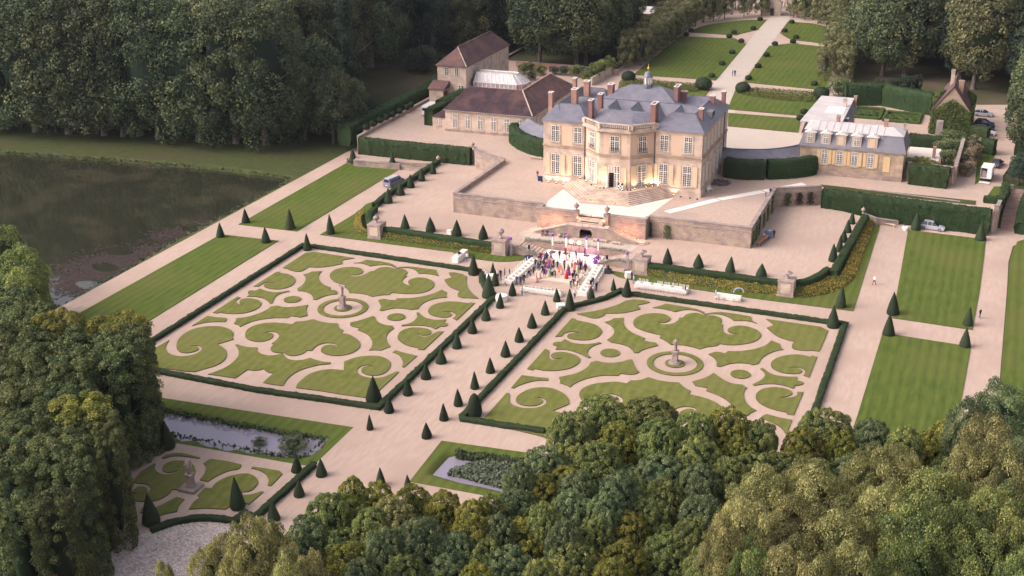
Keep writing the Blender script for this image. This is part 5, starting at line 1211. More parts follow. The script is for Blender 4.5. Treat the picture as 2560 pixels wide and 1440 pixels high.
def gate():
    v = G(1965, 40, Z2); root = empty('entrance_gate', v, label='iron entrance gate with stone lodge at the head of the drive', cat='gate')
    link('lodge', MB().box(-8.5,-2.6,-.5,4,-.2,6.5).mesh('lodge'), M['stone_pale'], root); link('door', MB().box(-5.2,-4.0,-.6,-.5,0,2.4).mesh('door'), M['iron'], root); link('lodge_roof', MB().box(-8.8,-2.3,-.8,4.3,6.5,6.9).mesh('lodge_roof'), M['coping'], root)
    for x in (-2.2, 3.4): link('gate_pier', MB().box(x-.4,x+.4,-.4,.4,0,5).mesh('gate_pier'), M['stone_pale'], root)
    for s in (0, 1):
        mb = MB()
        for k in range(9): x = -1.7+s*2.4+k*.28; mb.bar((x,0,.1),(x,0,3.4),.05)
        mb.bar((-1.7+s*2.4,0,.3),(.54+s*2.4,0,.3),.08).bar((-1.7+s*2.4,0,2.9),(.54+s*2.4,0,2.9),.08); link('gate_leaf', mb.mesh('gate_leaf'), M['iron'], root)
gate()
# forecourt: lawns, beds, pale court, drive
Zq = Z2
def lawn2(txt, z=Z2): return sod('forecourt_lawn', OL(txt, z=z), z, .12, 'grass')
sheet('forecourt_cobbles', [GX(1822,317,Z2),GX(2000,333,Z2),(-36.5,272),(-37,262),(-42,256),(-50,253.4),(-82,253.4),(-86,256),(-92,262)]+[GX(1640,300,Z2)], Z2+.02, 'gravel_pale')
sheet('drive', RAW([(1835,290),(1770,285),(1785,206),(1909,59),(1935,34),(1975,36),(1975,47),(1853,206)], Z2), Z2+.015, 'gravel_pale')
lawn2('1583,187.5* 1790,201.5* 1865,111* 1850,103 1838,97* 1700,91*'); lawn2('1722,81* 1841,89* 1856,84 1894,75* 1917,50* 1870,51 1825,55 1762,64')
lawn2('1950,83* 1969,55* 2028,59 2075,70 2105,85 2085,112* 1978,100* 1960,90'); lawn2('1859,206* 2069,227* 2085,120* 1978,109* 1950,112 1922,116*')
lawn2('1541,236* 1560,200* 1752,216* 1775,224* 1758,248* 1700,262* 1541,262*'); lawn2('1820,270* 1838,226* 2044,241* 2052,250* 2036,293* 1822,274*'); lawn2('1820,283* 2003,297* 1995,332* 1820,316*')
lawn2('1480,250* 1530,252* 1690,270* 1690,300* 1560,300* 1480,280*')
sod('side_lawn', RAW([(2050,462),(2200,478),(2440,503),(2438,513),(2200,487),(2060,470)], Z2), Z2, .1, 'grass_wild')
sod('side_lawn', RAW([(2462,500),(2485,467),(2512,468),(2512,497),(2500,505)], Z2), Z2, .1, 'grass'); sod('side_lawn', RAW([(2437,462),(2445,380),(2490,378),(2470,440)], Z2), Z2, .1, 'grass')
sheet('drive', RAW([(2470,490),(2400,470),(2430,440),(2490,385),(2480,330),(2400,330),(2430,270),(2540,275),(2545,385),(2490,465)], Z2), Z2+.012, 'gravel')
def box_bed(pts, seed, label, z=Z2):
    """low mound of shrubs filling an outline"""
    rng = np.random.default_rng(seed); P = RAW(pts, z); xs = [p[0] for p in P]; ys = [p[1] for p in P]; n = int((max(xs)-min(xs))*(max(ys)-min(ys))*30)
    X = rng.uniform(min(xs), max(xs), n); Y = rng.uniform(min(ys), max(ys), n); s = sdf(P, X, Y); k = s < 0; X, Y, s = X[k], Y[k], s[k]
    h = np.minimum(-s*2, .9) * (.8+.2*np.sin(X*2.1)*np.sin(Y*2.4)); Q = np.stack([X, Y, z+.1+h*rng.uniform(.5, 1, len(X))], 1)
    LV, LF = leaf_quads(Q, np.tile([0, -.2, 1.0], (len(Q), 1)), .3, rng, .5)
    mb = MB().prism(P, z, z+.3); V = np.array(mb.v); 
    tag(link('shrub_bed', np_mesh('shrub_bed', LV, LF, np.clip(rng.normal(.45, .3, len(Q)), 0, 1)), M['flowers_dull']), label, 'flower bed', kind='stuff')
box_bed([(1544,226),(1548,206),(1580,200),(1745,214),(1754,222),(1745,231),(1690,232),(1600,226)], 1, 'oval shrub bed left of the drive')
box_bed([(1845,226),(1860,222),(2040,234),(2048,246),(2036,258),(1940,252),(1860,240)], 2, 'oval shrub bed right of the drive')
def ball(x, y, z, r, label, sq=.8):
    o = link('box_ball', BALLM, M['yew'], None, (x, y, z), 0, (r, r, r*sq)); tag(o, label, 'topiary ball', 'clipped box balls of the forecourt')
def ball_mesh():
    rng = np.random.default_rng(5); n = 1200; d = rng.normal(0, 1, (n, 3)); d /= np.linalg.norm(d, axis=1)[:, None]; P = d*rng.uniform(.93, 1.03, n)[:, None]+[0, 0, .85]
    bm = bmesh.new(); bmesh.ops.create_icosphere(bm, subdivisions=3, radius=.95); V = [tuple(v.co+Vector((0,0,.85))) for v in bm.verts]; F3 = [[v.index for v in f.verts] for f in bm.faces]; bm.free()
    LV, LF = leaf_quads(P, d, .16, rng, .5); F = [f+[f[2]] for f in F3]
    me = bpy.data.meshes.new('box_ball'); me.from_pydata(V+[tuple(v) for v in LV], [], F3+[[int(i)+len(V) for i in f] for f in LF])
    a = me.attributes.new('tint', 'FLOAT', 'FACE'); a.data.foreach_set('value', np.r_[np.full(len(F3), .3), np.clip(rng.normal(.5, .2, len(LF)), 0, 1)].astype(np.float32)); return me
BALLM = ball_mesh()
for i, (x, y, r) in enumerate([(1571,204,1.9),(1758,224,2.2),(1856,232,1.9),(2052,246,2.0)]):
    v = G(x, y, Z2); ball(v.x, v.y, Z2, r, ['large box ball at the left end of the left shrub bed','large box ball at the right end of the left shrub bed','large box ball at the left end of the right shrub bed','large box ball at the right end of the right shrub bed'][i])
for i, (x, y) in enumerate([(1728,81),(1835,85),(1883,75),(1900,52),(1715,91),(1823,95),(1853,107),(1830,135),(1805,163),(1779,194),(1979,59),(1961,81),(1990,97),(1982,108),(1937,114),(1916,142),(1895,170),(1871,200),(2035,214),(2000,301),(2010,285)]):
    v = G(x, y, Z2); ball(v.x, v.y, Z2, .95, 'small dark box ball, ' + (ORD[i]+' round the far left lawn' if i < 4 else ORD[i-4]+' round the big left lawn' if i < 10 else ORD[i-10]+' round the far right lawn' if i < 14 else ORD[i-14]+' round the big right lawn' if i < 19 else ORD[i-19]+' beside the mansard wing'), .75)
for i, (x, y) in enumerate([(2035,366),(2049,348),(1975,349)]): pass
# ------------------------------------------------------------------ trees
M['bark'] = mat('bark', (.10,.085,.075), (.16,.135,.12), 2, .9, 8, stretch=(1,1,.3), bump=.5)
M['bark_pale'] = mat('bark_pale', (.26,.22,.20), (.16,.14,.13), 1.2, .9, 8, stretch=(1,1,.4), bump=.4)
M['leaf_green'] = leaf_mat('leaf_green', (0.048, 0.078, 0.034), (0.175, 0.224, 0.073), (0.504, 0.518, 0.168), .45, .20, .018)
M['leaf_blue'] = leaf_mat('leaf_blue', (0.043, 0.076, 0.043), (0.151, 0.205, 0.095), (0.432, 0.486, 0.223), .45, .18, .012)
M['leaf_yellow'] = leaf_mat('leaf_yellow', (0.054, 0.074, 0.024), (0.203, 0.223, 0.051), (0.567, 0.513, 0.108), .45, .15, .012)
M['leaf_olive'] = leaf_mat('leaf_olive', (0.095, 0.104, 0.042), (0.310, 0.305, 0.120), (0.680, 0.640, 0.270), .45, .18, .012)
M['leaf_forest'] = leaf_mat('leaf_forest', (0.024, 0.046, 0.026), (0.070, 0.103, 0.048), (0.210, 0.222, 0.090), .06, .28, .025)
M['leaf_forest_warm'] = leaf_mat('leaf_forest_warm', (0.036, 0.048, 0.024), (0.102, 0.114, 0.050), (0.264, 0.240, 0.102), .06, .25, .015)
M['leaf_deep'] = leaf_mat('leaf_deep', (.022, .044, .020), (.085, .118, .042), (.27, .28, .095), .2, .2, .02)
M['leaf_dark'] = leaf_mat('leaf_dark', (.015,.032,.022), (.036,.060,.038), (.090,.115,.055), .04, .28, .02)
M['leaf_lime'] = leaf_mat('leaf_lime', (0.060, 0.078, 0.041), (0.168, 0.180, 0.078), (0.348, 0.312, 0.144), .1, .18, .015)

def crown_mesh(name, R, H, zlo, ncl, rc, nleaf, leaf, seed, shape='round', flat=.55, up=.25):
    rng = np.random.default_rng(seed); a = R-rc*.55; c = (H-zlo)/2-rc*.4; zc = (H+zlo)/2
    d = rng.normal(0, 1, (ncl*3, 3)); d /= np.linalg.norm(d, axis=1)[:, None]; d = d[d[:, 2] > -.75][:ncl]
    # relax
    for _ in range(12):
        D = d[:, None]-d[None]; r2 = (D**2).sum(-1)+.02; f = (D/r2[..., None]**1.5).sum(1); d = d + f*.6/len(d)**1; d /= np.linalg.norm(d, axis=1)[:, None]
    d = d[d[:, 2] > -.8]; n = len(d)
    if shape == 'cone': zt = (d[:, 2]+1)/2; rad = a*(1.05-zt)*np.linalg.norm(d[:, :2], axis=1)**0; ang = np.arctan2(d[:, 1], d[:, 0]); C = np.stack([rad*np.cos(ang), rad*np.sin(ang), zlo+(H-zlo)*zt], 1)
    elif shape == 'dome':
        h = np.sign(d)*np.abs(d)**.8; C = h*np.array([a, a, c])*1.04 + [0, 0, zc]
    elif shape == 'column':
        h = np.sign(d)*np.abs(d)**.55; h /= np.maximum(np.linalg.norm(h[:, :2], axis=1), np.abs(h[:, 2]))[:, None]; C = h*np.array([a, a, c])+[0, 0, zc]
    else: C = d*np.array([a, a, c]) + [0, 0, zc]
    C += rng.normal(0, rc*.28, C.shape); rr = rc*rng.uniform(.7, 1.25, n)
    ctint = rng.normal(0, .13, n)
    pk = rng.choice(n, nleaf, p=rr**2/(rr**2).sum()); L = rng.normal(0, 1, (nleaf, 3)); out = C[pk]-[0, 0, zc-c*.25]; out /= np.linalg.norm(out, axis=1)[:, None]
    L = L/np.linalg.norm(L, axis=1)[:, None] + out*.75 + [0, 0, up]; L /= np.linalg.norm(L, axis=1)[:, None]
    P = C[pk] + L*(rr[pk]*rng.uniform(.72, 1.08, nleaf)**1)[:, None]
    LV, LF = leaf_quads(P, L, leaf, rng, flat)
    t = np.clip(.5 + ctint[pk] + rng.normal(0, .22, nleaf), 0, 1)
    # solid core closing the crown; its darkest tint paints the inner shade
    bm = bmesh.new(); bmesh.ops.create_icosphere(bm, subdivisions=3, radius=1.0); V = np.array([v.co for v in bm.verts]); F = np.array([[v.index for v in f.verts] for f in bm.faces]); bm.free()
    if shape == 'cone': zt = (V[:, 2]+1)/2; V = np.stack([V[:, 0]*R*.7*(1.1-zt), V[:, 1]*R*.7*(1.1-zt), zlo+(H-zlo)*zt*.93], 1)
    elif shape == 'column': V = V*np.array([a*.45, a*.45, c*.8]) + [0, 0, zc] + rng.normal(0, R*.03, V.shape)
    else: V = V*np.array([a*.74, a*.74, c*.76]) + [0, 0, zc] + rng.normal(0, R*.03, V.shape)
    F4 = np.c_[F, F[:, 2]]
    me = bpy.data.meshes.new(name); k = len(V)
    nf = len(F)+len(LF); me.vertices.add(k+len(LV)); me.vertices.foreach_set('co', np.concatenate([V, LV]).astype(np.float32).ravel())
    lo = np.concatenate([F.ravel(), (LF+k).ravel()]).astype(np.int32); st = np.concatenate([np.arange(len(F))*3, len(F)*3+np.arange(len(LF))*4]).astype(np.int32)
    me.loops.add(len(lo)); me.loops.foreach_set('vertex_index', lo); me.polygons.add(nf); me.polygons.foreach_set('loop_start', st)
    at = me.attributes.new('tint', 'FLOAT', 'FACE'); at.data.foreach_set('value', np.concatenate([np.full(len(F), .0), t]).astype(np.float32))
    me.update(calc_edges=True); return me
def trunk_mesh(name, h, r, top, seed, limbs=5, lean=.03):
    rnd = random.Random(seed); mb = MB(); lx, ly = rnd.uniform(-lean, lean)*h, rnd.uniform(-lean, lean)*h
    mb.tube([(0,0,-.4),(0,0,.15),(lx*.1,ly*.1,h*.12),(lx*.5,ly*.5,h*.5),(lx,ly,h)], [r*1.7,r*1.35,r,r*.8,r*.35], 8)
    for k in range(limbs):
        a = k*2.4+rnd.random(); z = h*(.45+.1*k/limbs*5*.5); q = h*.32
        mb.tube([(lx*.5,ly*.5,z),(lx*.5+math.cos(a)*q*.5,ly*.5+math.sin(a)*q*.5,z+q*.45),(lx*.5+math.cos(a)*q,ly*.5+math.sin(a)*q,z+q*.8)], [r*.5,r*.32,r*.12], 6)
    return mb.mesh(name, True)
KINDT = {}
def kind(key, R, H, zlo, ncl, rc, nleaf, leaf, n, tr, mt, name, **k):
    ms = [crown_mesh('crown', R, H, zlo, ncl, rc, nleaf, leaf, 100+37*len(KINDT)+i, **k) for i in range(n)]
    ts = [trunk_mesh('trunk', H*.8, tr, 0, 50+i) for i in range(2)]
    KINDT[key] = (ms, ts, R, H, mt, name)
kind('hb', 3.4, 12, 6.4, 190, .52, 19000, .20, 4, .22, 'bark', 'hornbeam_tree', up=.4, flat=.42)
kind('hw', 3.2, 15, .2, 230, .80, 30000, .24, 3, .22, 'bark', 'hornbeam_tree', up=.35, shape='column', flat=.42)
kind('ol', 4.5, 15, 6.0, 70, 1.35, 20000, .23, 3, .3, 'bark', 'poplar_tree', up=.3)
kind('fo', 8.8, 31, 1.2, 120, 2.7, 16000, .56, 4, .62, 'bark_pale', 'plane_tree', shape='dome')
kind('ch', 5.5, 17, 2.0, 90, 1.7, 11000, .46, 2, .4, 'bark', 'chestnut_tree')
kind('li', 2.3, 8.6, 1.5, 46, .85, 4200, .32, 3, .14, 'bark', 'lime_tree', shape='column')
kind('co', 4.2, 27, 4.0, 70, 1.5, 7000, .5, 1, .4, 'bark_pale', 'fir_tree', shape='cone')
kind('sh', 1.7, 3.0, .2, 26, .7, 2600, .2, 2, .08, 'bark', 'shrub')
trng = random.Random(11); NT = 0
TINT = {}
def crown_copy(me, lm):
    k = (me.name, lm)
    if k not in TINT:
        c = me.copy(); c.materials.clear(); c.materials.append(M[lm]); TINT[k] = c
    return TINT[k]
def tree(key, x, y, z, label, leafm, group, s=1.0, sr=None, cat='tree', name=None):
    ms, ts, R, H, mt, nm = KINDT[key]; rt = empty(name or nm, (x, y, z), trng.uniform(0, 6.28), label, cat, group)
    rt.scale = ((sr or s), (sr or s), s)
    me = trng.choice(ms); tm = trng.choice(ts)
    link('crown', crown_copy(me, leafm), None, rt)
    if not tm.materials: tm.materials.append(M[mt])
    link('trunk', tm, None, rt); return rt
def tree_px(key, cx, cy, rpx, label, leafm, group, H=None, z0=0.0, stretch=.97, **k):
    """a tree whose crown top the photo shows at cx, cy with a radius of rpx"""
    ms, ts, R, H0, mt, nm = KINDT[key]; H = H or H0
    zc = z0 + H - .9; p = G(cx, cy, zc); r = rpx*stretch*dist(p)/FPX; sr = r/R; s = H/H0
    return tree(key, p.x, p.y, z0, label, leafm, group, s, sr, **k)

NEAR = 'trees in the near wood below the garden'
FG = [(1503,1018,70,'g'),(1625,1022,72,'g'),(1428,1061,62,'g'),(1545,1088,60,'y'),(1652,1072,58,'g'),(1822,1050,60,'w'),(1737,1060,55,'g'),(1896,1077,48,'g'),(2066,1052,68,'g'),(2178,1077,52,'b'),(2008,1098,50,'y'),(2103,1103,46,'y'),(2263,1096,46,'g'),
 (1359,1146,57,'b'),(1497,1135,65,'g'),(1747,1119,60,'g'),(1848,1119,47,'w'),(1652,1167,66,'b'),(1753,1188,57,'b'),(1822,1172,48,'g'),(1300,1183,42,'b'),(1349,1215,50,'y'),(1444,1210,53,'b'),(1551,1210,57,'b'),(1668,1226,50,'g'),
 (1290,1252,55,'b'),(1428,1258,58,'b'),(1513,1263,50,'b'),(1625,1273,62,'g'),(1758,1268,60,'b'),(1360,1285,45,'g'),(1317,1327,62,'y'),(1412,1332,50,'b'),(1490,1325,48,'g'),(1572,1311,55,'y'),(1668,1369,65,'g'),(1269,1401,68,'b'),(1434,1385,70,'g'),(1561,1385,58,'y'),(1530,1432,55,'y'),(1730,1330,55,'g'),(1770,1400,58,'g'),(1350,1430,50,'g'),
 (819,1263,58,'g'),(874,1267,60,'g'),(881,1222,40,'y'),(945,1235,45,'y'),(1029,1242,52,'w'),(977,1275,60,'o'),(1108,1258,50,'y'),(1184,1279,50,'w'),(1225,1263,38,'g'),(1053,1329,68,'b'),(1184,1320,58,'w'),(1245,1318,48,'b'),(874,1390,66,'y'),(898,1430,52,'b'),(1115,1421,58,'b'),(964,1350,52,'b'),(1139,1363,58,'b'),(1220,1380,52,'g'),(775,1315,58,'b'),(757,1358,42,'b'),(930,1300,55,'g'),(1012,1421,60,'g'),(1190,1440,50,'y')]
OLV = [(1907,1210,80,'o'),(1864,1279,75,'o'),(2029,1199,88,'o'),(1997,1285,90,'o'),(2103,1305,85,'o'),(2183,1162,72,'o'),(2241,1150,72,'o'),(1811,1332,60,'o'),(1970,1398,70,'o'),(2135,1396,66,'o'),(1880,1400,58,'g'),(2475,1082,72,'p'),(2502,1150,68,'p'),(2422,1033,50,'b'),(2502,992,66,'b'),(2425,1135,55,'o'),(2342,1210,88,'n'),(2305,1285,95,'n'),(2395,1300,76,'n'),(2496,1255,78,'n'),(2449,1378,85,'n'),(2289,1385,70,'g'),(2545,1335,60,'n'),(2210,1250,70,'o'),(2555,1420,60,'g'),(2560,1120,60,'b'),(2210,1440,60,'g'),(2050,1440,60,'o'),
 (620,1345,62,'o'),(565,1376,58,'o'),(692,1366,60,'o'),(520,1400,52,'o'),(592,1414,58,'o'),(661,1414,58,'o'),(715,1424,52,'o'),(775,1421,52,'o'),(410,1440,30,'o'),(660,1330,48,'o')]
LM = {'g':'leaf_green','y':'leaf_yellow','b':'leaf_blue','w':'leaf_yellow','o':'leaf_olive','p':'leaf_olive','n':'leaf_green'}
DESC = {'g':'mid green rounded tree','y':'yellow green rounded tree','b':'blue green rounded tree','w':'soft olive green rounded tree','o':'tall olive coloured tree','p':'tall pale olive tree','n':'broad bright green tree'}
def where(x, y):
    r = 'at the bottom edge' if y > 1370 else 'on the garden edge' if (y < 1110 or (x < 1300 and y < 1250)) else 'in the middle'
    c = 'left of the middle' if x < 900 else 'below the alley' if x < 1300 else 'below the right parterre' if x < 1850 else 'right of the middle' if x < 2250 else 'at the far right'
    return r + ' of the near wood ' + c
for x, y, r, t in FG: tree_px('hb', x, y, r, DESC[t]+' '+where(x, y), LM[t], NEAR, H=12+trng.uniform(-1, 1.5))
for x, y, r, t in OLV: tree_px('ol', x, y, r, DESC[t]+' '+where(x, y), LM[t], NEAR, H=16+trng.uniform(-1, 2))
LF = [(20,755,60,'g'),(70,790,58,'g'),(144,813,60,'y'),(40,840,60,'b'),(103,880,65,'b'),(170,845,52,'b'),(308,822,72,'y'),(247,872,70,'g'),(345,845,46,'g'),(195,921,60,'g'),(41,925,60,'g'),(300,900,60,'g'),(247,1032,70,'y'),(144,1010,60,'b'),(50,990,60,'g'),(300,1068,44,'g'),(77,1062,60,'g'),(318,1110,36,'g'),(30,1112,60,'g'),(195,1122,65,'g'),(120,1170,62,'g'),(20,1190,60,'g'),(230,1190,50,'g'),(345,880,46,'g'),(110,960,55,'g'),(200,980,50,'g'),(40,1290,60,'g'),(130,1270,60,'g')]
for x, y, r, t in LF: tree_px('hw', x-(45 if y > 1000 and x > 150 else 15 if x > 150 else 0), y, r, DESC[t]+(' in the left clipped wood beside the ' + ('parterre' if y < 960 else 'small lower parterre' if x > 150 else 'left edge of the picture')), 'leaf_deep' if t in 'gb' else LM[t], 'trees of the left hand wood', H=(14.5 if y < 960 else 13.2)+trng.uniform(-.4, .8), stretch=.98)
for x, y, r in ((40,640,62),(10,590,45),(60,690,50)): tree_px('ch', x, y, r, 'olive green tree overhanging the near end of the pond', 'leaf_green', 'trees by the near pond corner', H=12)

def fill_near():
    have = [(o.location.x, o.location.y) for o in COL.objects if o.get('group') == NEAR]; rnd = random.Random(77); n = 0
    B = RAW([(1370,1110),(1520,1050),(1900,1090),(2250,1110),(2400,1060),(2700,1000),(2800,1500),(700,1500),(760,1330),(900,1260),(1250,1290),(1300,1210)], 10.0)
    xs = [p[0] for p in B]; ys = [p[1] for p in B]
    for _ in range(6000):
        x, y = rnd.uniform(min(xs), max(xs)), rnd.uniform(min(ys), max(ys))
        if sdf(B, np.array([x]), np.array([y]))[0] > -.5 or min(math.hypot(x-a, y-b) for a, b in have) < 3.0: continue
        have.append((x, y)); n += 1; t = rnd.choice('ggbgy')
        tree('hb', x, y, 0, 'small filler hornbeam between taller crowns of the near wood, one of many alike', LM[t], NEAR, rnd.uniform(.80, .92), rnd.uniform(.62, .8))
        if n > 110: break
fill_near()

# woods
def proj(x, y, z):
    d = np.array([x, y, z-CAMH]); k = d@FWD; return 1280+FPX*(d@RGT)/k, 720-FPX*(d@UPV)/k
FOR = 'trees of the dark wood beyond the pond'
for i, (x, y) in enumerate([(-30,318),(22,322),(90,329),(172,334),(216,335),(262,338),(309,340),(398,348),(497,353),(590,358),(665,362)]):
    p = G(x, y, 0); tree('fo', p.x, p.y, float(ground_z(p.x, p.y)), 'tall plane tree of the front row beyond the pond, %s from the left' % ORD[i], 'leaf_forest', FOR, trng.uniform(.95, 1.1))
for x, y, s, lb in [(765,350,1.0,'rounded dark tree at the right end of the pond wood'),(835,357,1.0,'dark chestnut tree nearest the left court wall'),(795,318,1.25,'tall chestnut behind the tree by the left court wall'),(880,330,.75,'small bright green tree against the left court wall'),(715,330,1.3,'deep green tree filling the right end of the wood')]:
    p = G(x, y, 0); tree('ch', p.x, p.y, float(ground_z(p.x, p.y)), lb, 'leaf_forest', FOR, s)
p = G(868,262,2); tree('co', p.x, p.y, 2, 'tall fir with a bare pale trunk left of the old house', 'leaf_dark', None, 1.05)
p = G(905,290,1); tree('sh', p.x, p.y, 1, 'dark shrub at the edge of the wood beyond the long hedge', 'leaf_dark', None, 1.6, cat='shrub')
p = G(960,300,1); tree('sh', p.x, p.y, 1, 'round shrub in the clearing beyond the long hedge', 'leaf_dark', None, 1.5, cat='shrub')
p = G(1056,190,3); tree('sh', p.x, p.y, 3, 'dark bushy shrub left of the old house', 'leaf_dark', None, 2.6, cat='shrub')
def wood(poly, zf, spacing, key, lm, label, group, smin, smax, seed, ymin=-60, cap=400, avoid=()):
    rnd = random.Random(seed); xs = [p[0] for p in poly]; ys = [p[1] for p in poly]; n = 0; y = min(ys)
    while y < max(ys):
        x = min(xs)
        while x < max(xs):
            X, Y = x+rnd.uniform(-.4, .4)*spacing, y+rnd.uniform(-.4, .4)*spacing; x += spacing
            if sdf(poly, np.array([X]), np.array([Y]))[0] > 0: continue
            z = zf(X, Y); px, py = proj(X, Y, z); R = KINDT[key][2]
            if px < -170 or px > 2730 or py < ymin or n >= cap: continue
            if any(math.hypot(X-a[0], Y-a[1]) < a[2] for a in avoid): continue
            q = rnd.random(); tree(key, X, Y, z, label, 'leaf_forest_warm' if q < .28 else lm, group, rnd.uniform(smin, smax)*(.86 if q > .8 else 1)); n += 1
        y += spacing*.88
    return n
gz = lambda x, y: float(ground_z(x, y))
for i, (x, y, s_) in enumerate([(-60,322,.8),(55,322,.75),(140,330,.7),(245,333,.75),(345,340,.8),(440,342,.85),(560,350,.85),(625,352,.9),(705,352,.95),(290,322,.8),(190,322,.8),(100,315,.7)]):
    p = G(x, y, 0); tree('ch', p.x, p.y, float(ground_z(p.x, p.y)), 'leafy young tree under the tall front row beyond the pond, one of many alike', 'leaf_forest', FOR, s_)
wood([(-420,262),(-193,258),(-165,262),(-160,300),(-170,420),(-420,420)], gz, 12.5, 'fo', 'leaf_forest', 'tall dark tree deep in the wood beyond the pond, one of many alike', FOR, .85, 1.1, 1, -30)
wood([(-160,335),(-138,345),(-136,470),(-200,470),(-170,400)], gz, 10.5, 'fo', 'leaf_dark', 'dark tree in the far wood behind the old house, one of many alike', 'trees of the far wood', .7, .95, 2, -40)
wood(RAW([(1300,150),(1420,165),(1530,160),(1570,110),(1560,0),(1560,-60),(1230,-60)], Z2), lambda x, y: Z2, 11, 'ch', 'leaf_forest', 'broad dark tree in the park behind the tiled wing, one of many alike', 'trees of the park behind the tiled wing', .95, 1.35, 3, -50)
for x, y, s in ((1350,165,1.5),(1440,168,1.45),(1500,150,1.3)):
    p = G(x, y, Z2); tree('ch', p.x, p.y, Z2, {1350:'large light topped tree nearest the greenhouse',1440:'large spreading tree behind the garden wall',1500:'large tree left of the lime avenue'}[x], 'leaf_forest', 'trees of the park behind the tiled wing', s)
wood(RAW([(2160,215),(2300,190),(2320,90),(2330,-60),(2140,-60),(2150,60)], Z2), lambda x, y: Z2, 10.5, 'ch', 'leaf_forest', 'tall park tree behind the far flower garden, one of many alike', 'trees of the right hand park', 1.2, 1.6, 4, -50)
wood(RAW([(2345,215),(2440,225),(2560,240),(2700,250),(2700,-60),(2330,-60)], Z2), lambda x, y: Z2, 11, 'ch', 'leaf_dark', 'dark park tree beyond the parked cars, one of many alike', 'trees of the right hand park', 1.2, 1.7, 5, -50)
wood(RAW([(1560,110),(1590,110),(1700,20),(1780,-10),(1780,-60),(1560,-60)], Z2), lambda x, y: Z2, 12, 'ch', 'leaf_dark', 'dark tree behind the lime avenue, one of many alike', 'trees behind the lime avenue', .8, 1.1, 6, -50, avoid=[(*GX(1612,55,Z2),10)])
wood(RAW([(1985,20),(2110,45),(2150,40),(2150,-60),(1990,-60)], Z2), lambda x, y: Z2, 12, 'ch', 'leaf_forest', 'tree behind the right end of the lime avenue, one of many alike', 'trees behind the lime avenue', .7, .95, 7, -50)
for x, y, z, s, lb in [(2575,400,Z2,1.0,'tree at the right edge beside the drive'),(2590,330,Z2,1.15,'leafy tree at the right edge above the drive'),(2600,470,2,.6,'shrubby tree right of the outdoor stair'),(2545,460,Z2,.35,'small round shrub on the grass right of the truck')]:
    p = G(x, y, z); tree('ch', p.x, p.y, z, lb, 'leaf_forest' if s > .4 else 'leaf_dark', None, s)
# lime avenue, two rows each side
def row(pts, sp, lb):
    P = resample(RAW(pts, Z2), sp)
    for x, y in P: tree('li', x+trng.uniform(-.3, .3), y+trng.uniform(-.3, .3), Z2, lb, 'leaf_lime', 'lime trees lining the forecourt', trng.uniform(.92, 1.1))
row([(1600,163),(1650,125),(1697,88),(1720,74),(1760,57),(1810,47),(1860,42),(1903,39)], 4.6, 'clipped lime in the inner left row of the avenue, one of many alike')
row([(1563,172),(1610,130),(1665,82),(1700,55),(1750,35),(1810,25),(1870,20)], 4.6, 'clipped lime in the outer left row of the avenue, one of many alike')
row([(2062,203),(2078,170),(2092,130),(2100,95),(2085,78),(2045,59),(2010,49),(1983,44)], 4.6, 'clipped lime in the inner right row of the avenue, one of many alike')
row([(2108,205),(2122,165),(2135,120),(2138,85),(2110,62),(2060,44),(2010,33)], 4.6, 'clipped lime in the outer right row of the avenue, one of many alike')
# shrubs
def shrub(x, y, z, s, label, lm='leaf_green', key='sh', sr=None, cat='shrub', group=None):
    p = G(x, y, z); return tree(key, p.x, p.y, z, label, lm, group, s, sr, cat=cat)
for i, (x, y, s, lm) in enumerate([(1310,185,.9,'leaf_green'),(1325,180,.8,'leaf_dark'),(1350,188,.9,'leaf_green'),(1385,186,.7,'leaf_dark'),(1410,188,.8,'leaf_dark'),(1440,192,1.0,'leaf_green'),(1462,195,1.0,'leaf_dark'),(1330,200,.6,'leaf_dark')]):
    shrub(x, y, Z2, s, 'garden shrub in the border behind the tiled wing', lm, group='border shrubs behind the tiled wing')
for i, (x, y, s) in enumerate([(1490,196,1.3),(1505,188,1.3),(1520,180,1.3),(1475,204,1.2)]):
    shrub(x, y, Z2, s, 'large leafy shrub of the thicket beside the side steps', 'leaf_green', group='thicket beside the side steps')
for x, y, s, lb in [(2095,242,1.5,'pale climbing shrub behind the mansard wing'),(2112,232,1.2,'bright green shrub behind the mansard wing')]: shrub(x, y, Z2, s, lb, 'leaf_blue')
for x, y, s, lb in [(2365,395,1.3,'silvery climber on the wall beside the shed'),(2378,378,1.4,'silvery climber at the back of the stone wall'),(2370,420,1.2,'silvery climber low on the stone wall'),(2398,390,1.1,'leafy shrub on the rose bed side of the wall')]: shrub(x, y, Z2, s, lb, 'leaf_blue')
M['roses'] = leaf_mat('roses', (.05,.06,.03), (.14,.12,.07), (.62,.44,.30), 0, 0, 0)
for x, y, s, lb in [(2405,425,1.1,'rose bush at the near left of the rose bed'),(2420,412,1.1,'rose bush in the middle of the rose bed'),(2428,396,1.1,'rose bush halfway up the rose bed'),(2432,380,1.1,'rose bush at the far end of the rose bed'),(2415,438,.9,'dark leafed rose bush nearest the truck')]: shrub(x, y, Z2, s, lb, 'roses')
for x, y, s, lb in [(2285,427,.9,'bright yellow green shrub left of the shed wall'),(2300,430,.9,'bright yellow green shrub behind the stone wall'),(2320,433,.9,'yellow green shrub nearest the stone wall corner')]: shrub(x, y, Z2+1.5, s, lb, 'leaf_yellow')
for i, (x, y) in enumerate([(2195,245),(2225,248),(2270,240),(2290,236),(2260,238),(2240,245)]):
    p = G(x, y, Z2); tree('li', p.x, p.y, Z2, 'dark clipped yew standing in the park behind the far hedge', 'leaf_dark', 'dark yews behind the far hedge', .55, .5, name='yew_tree')
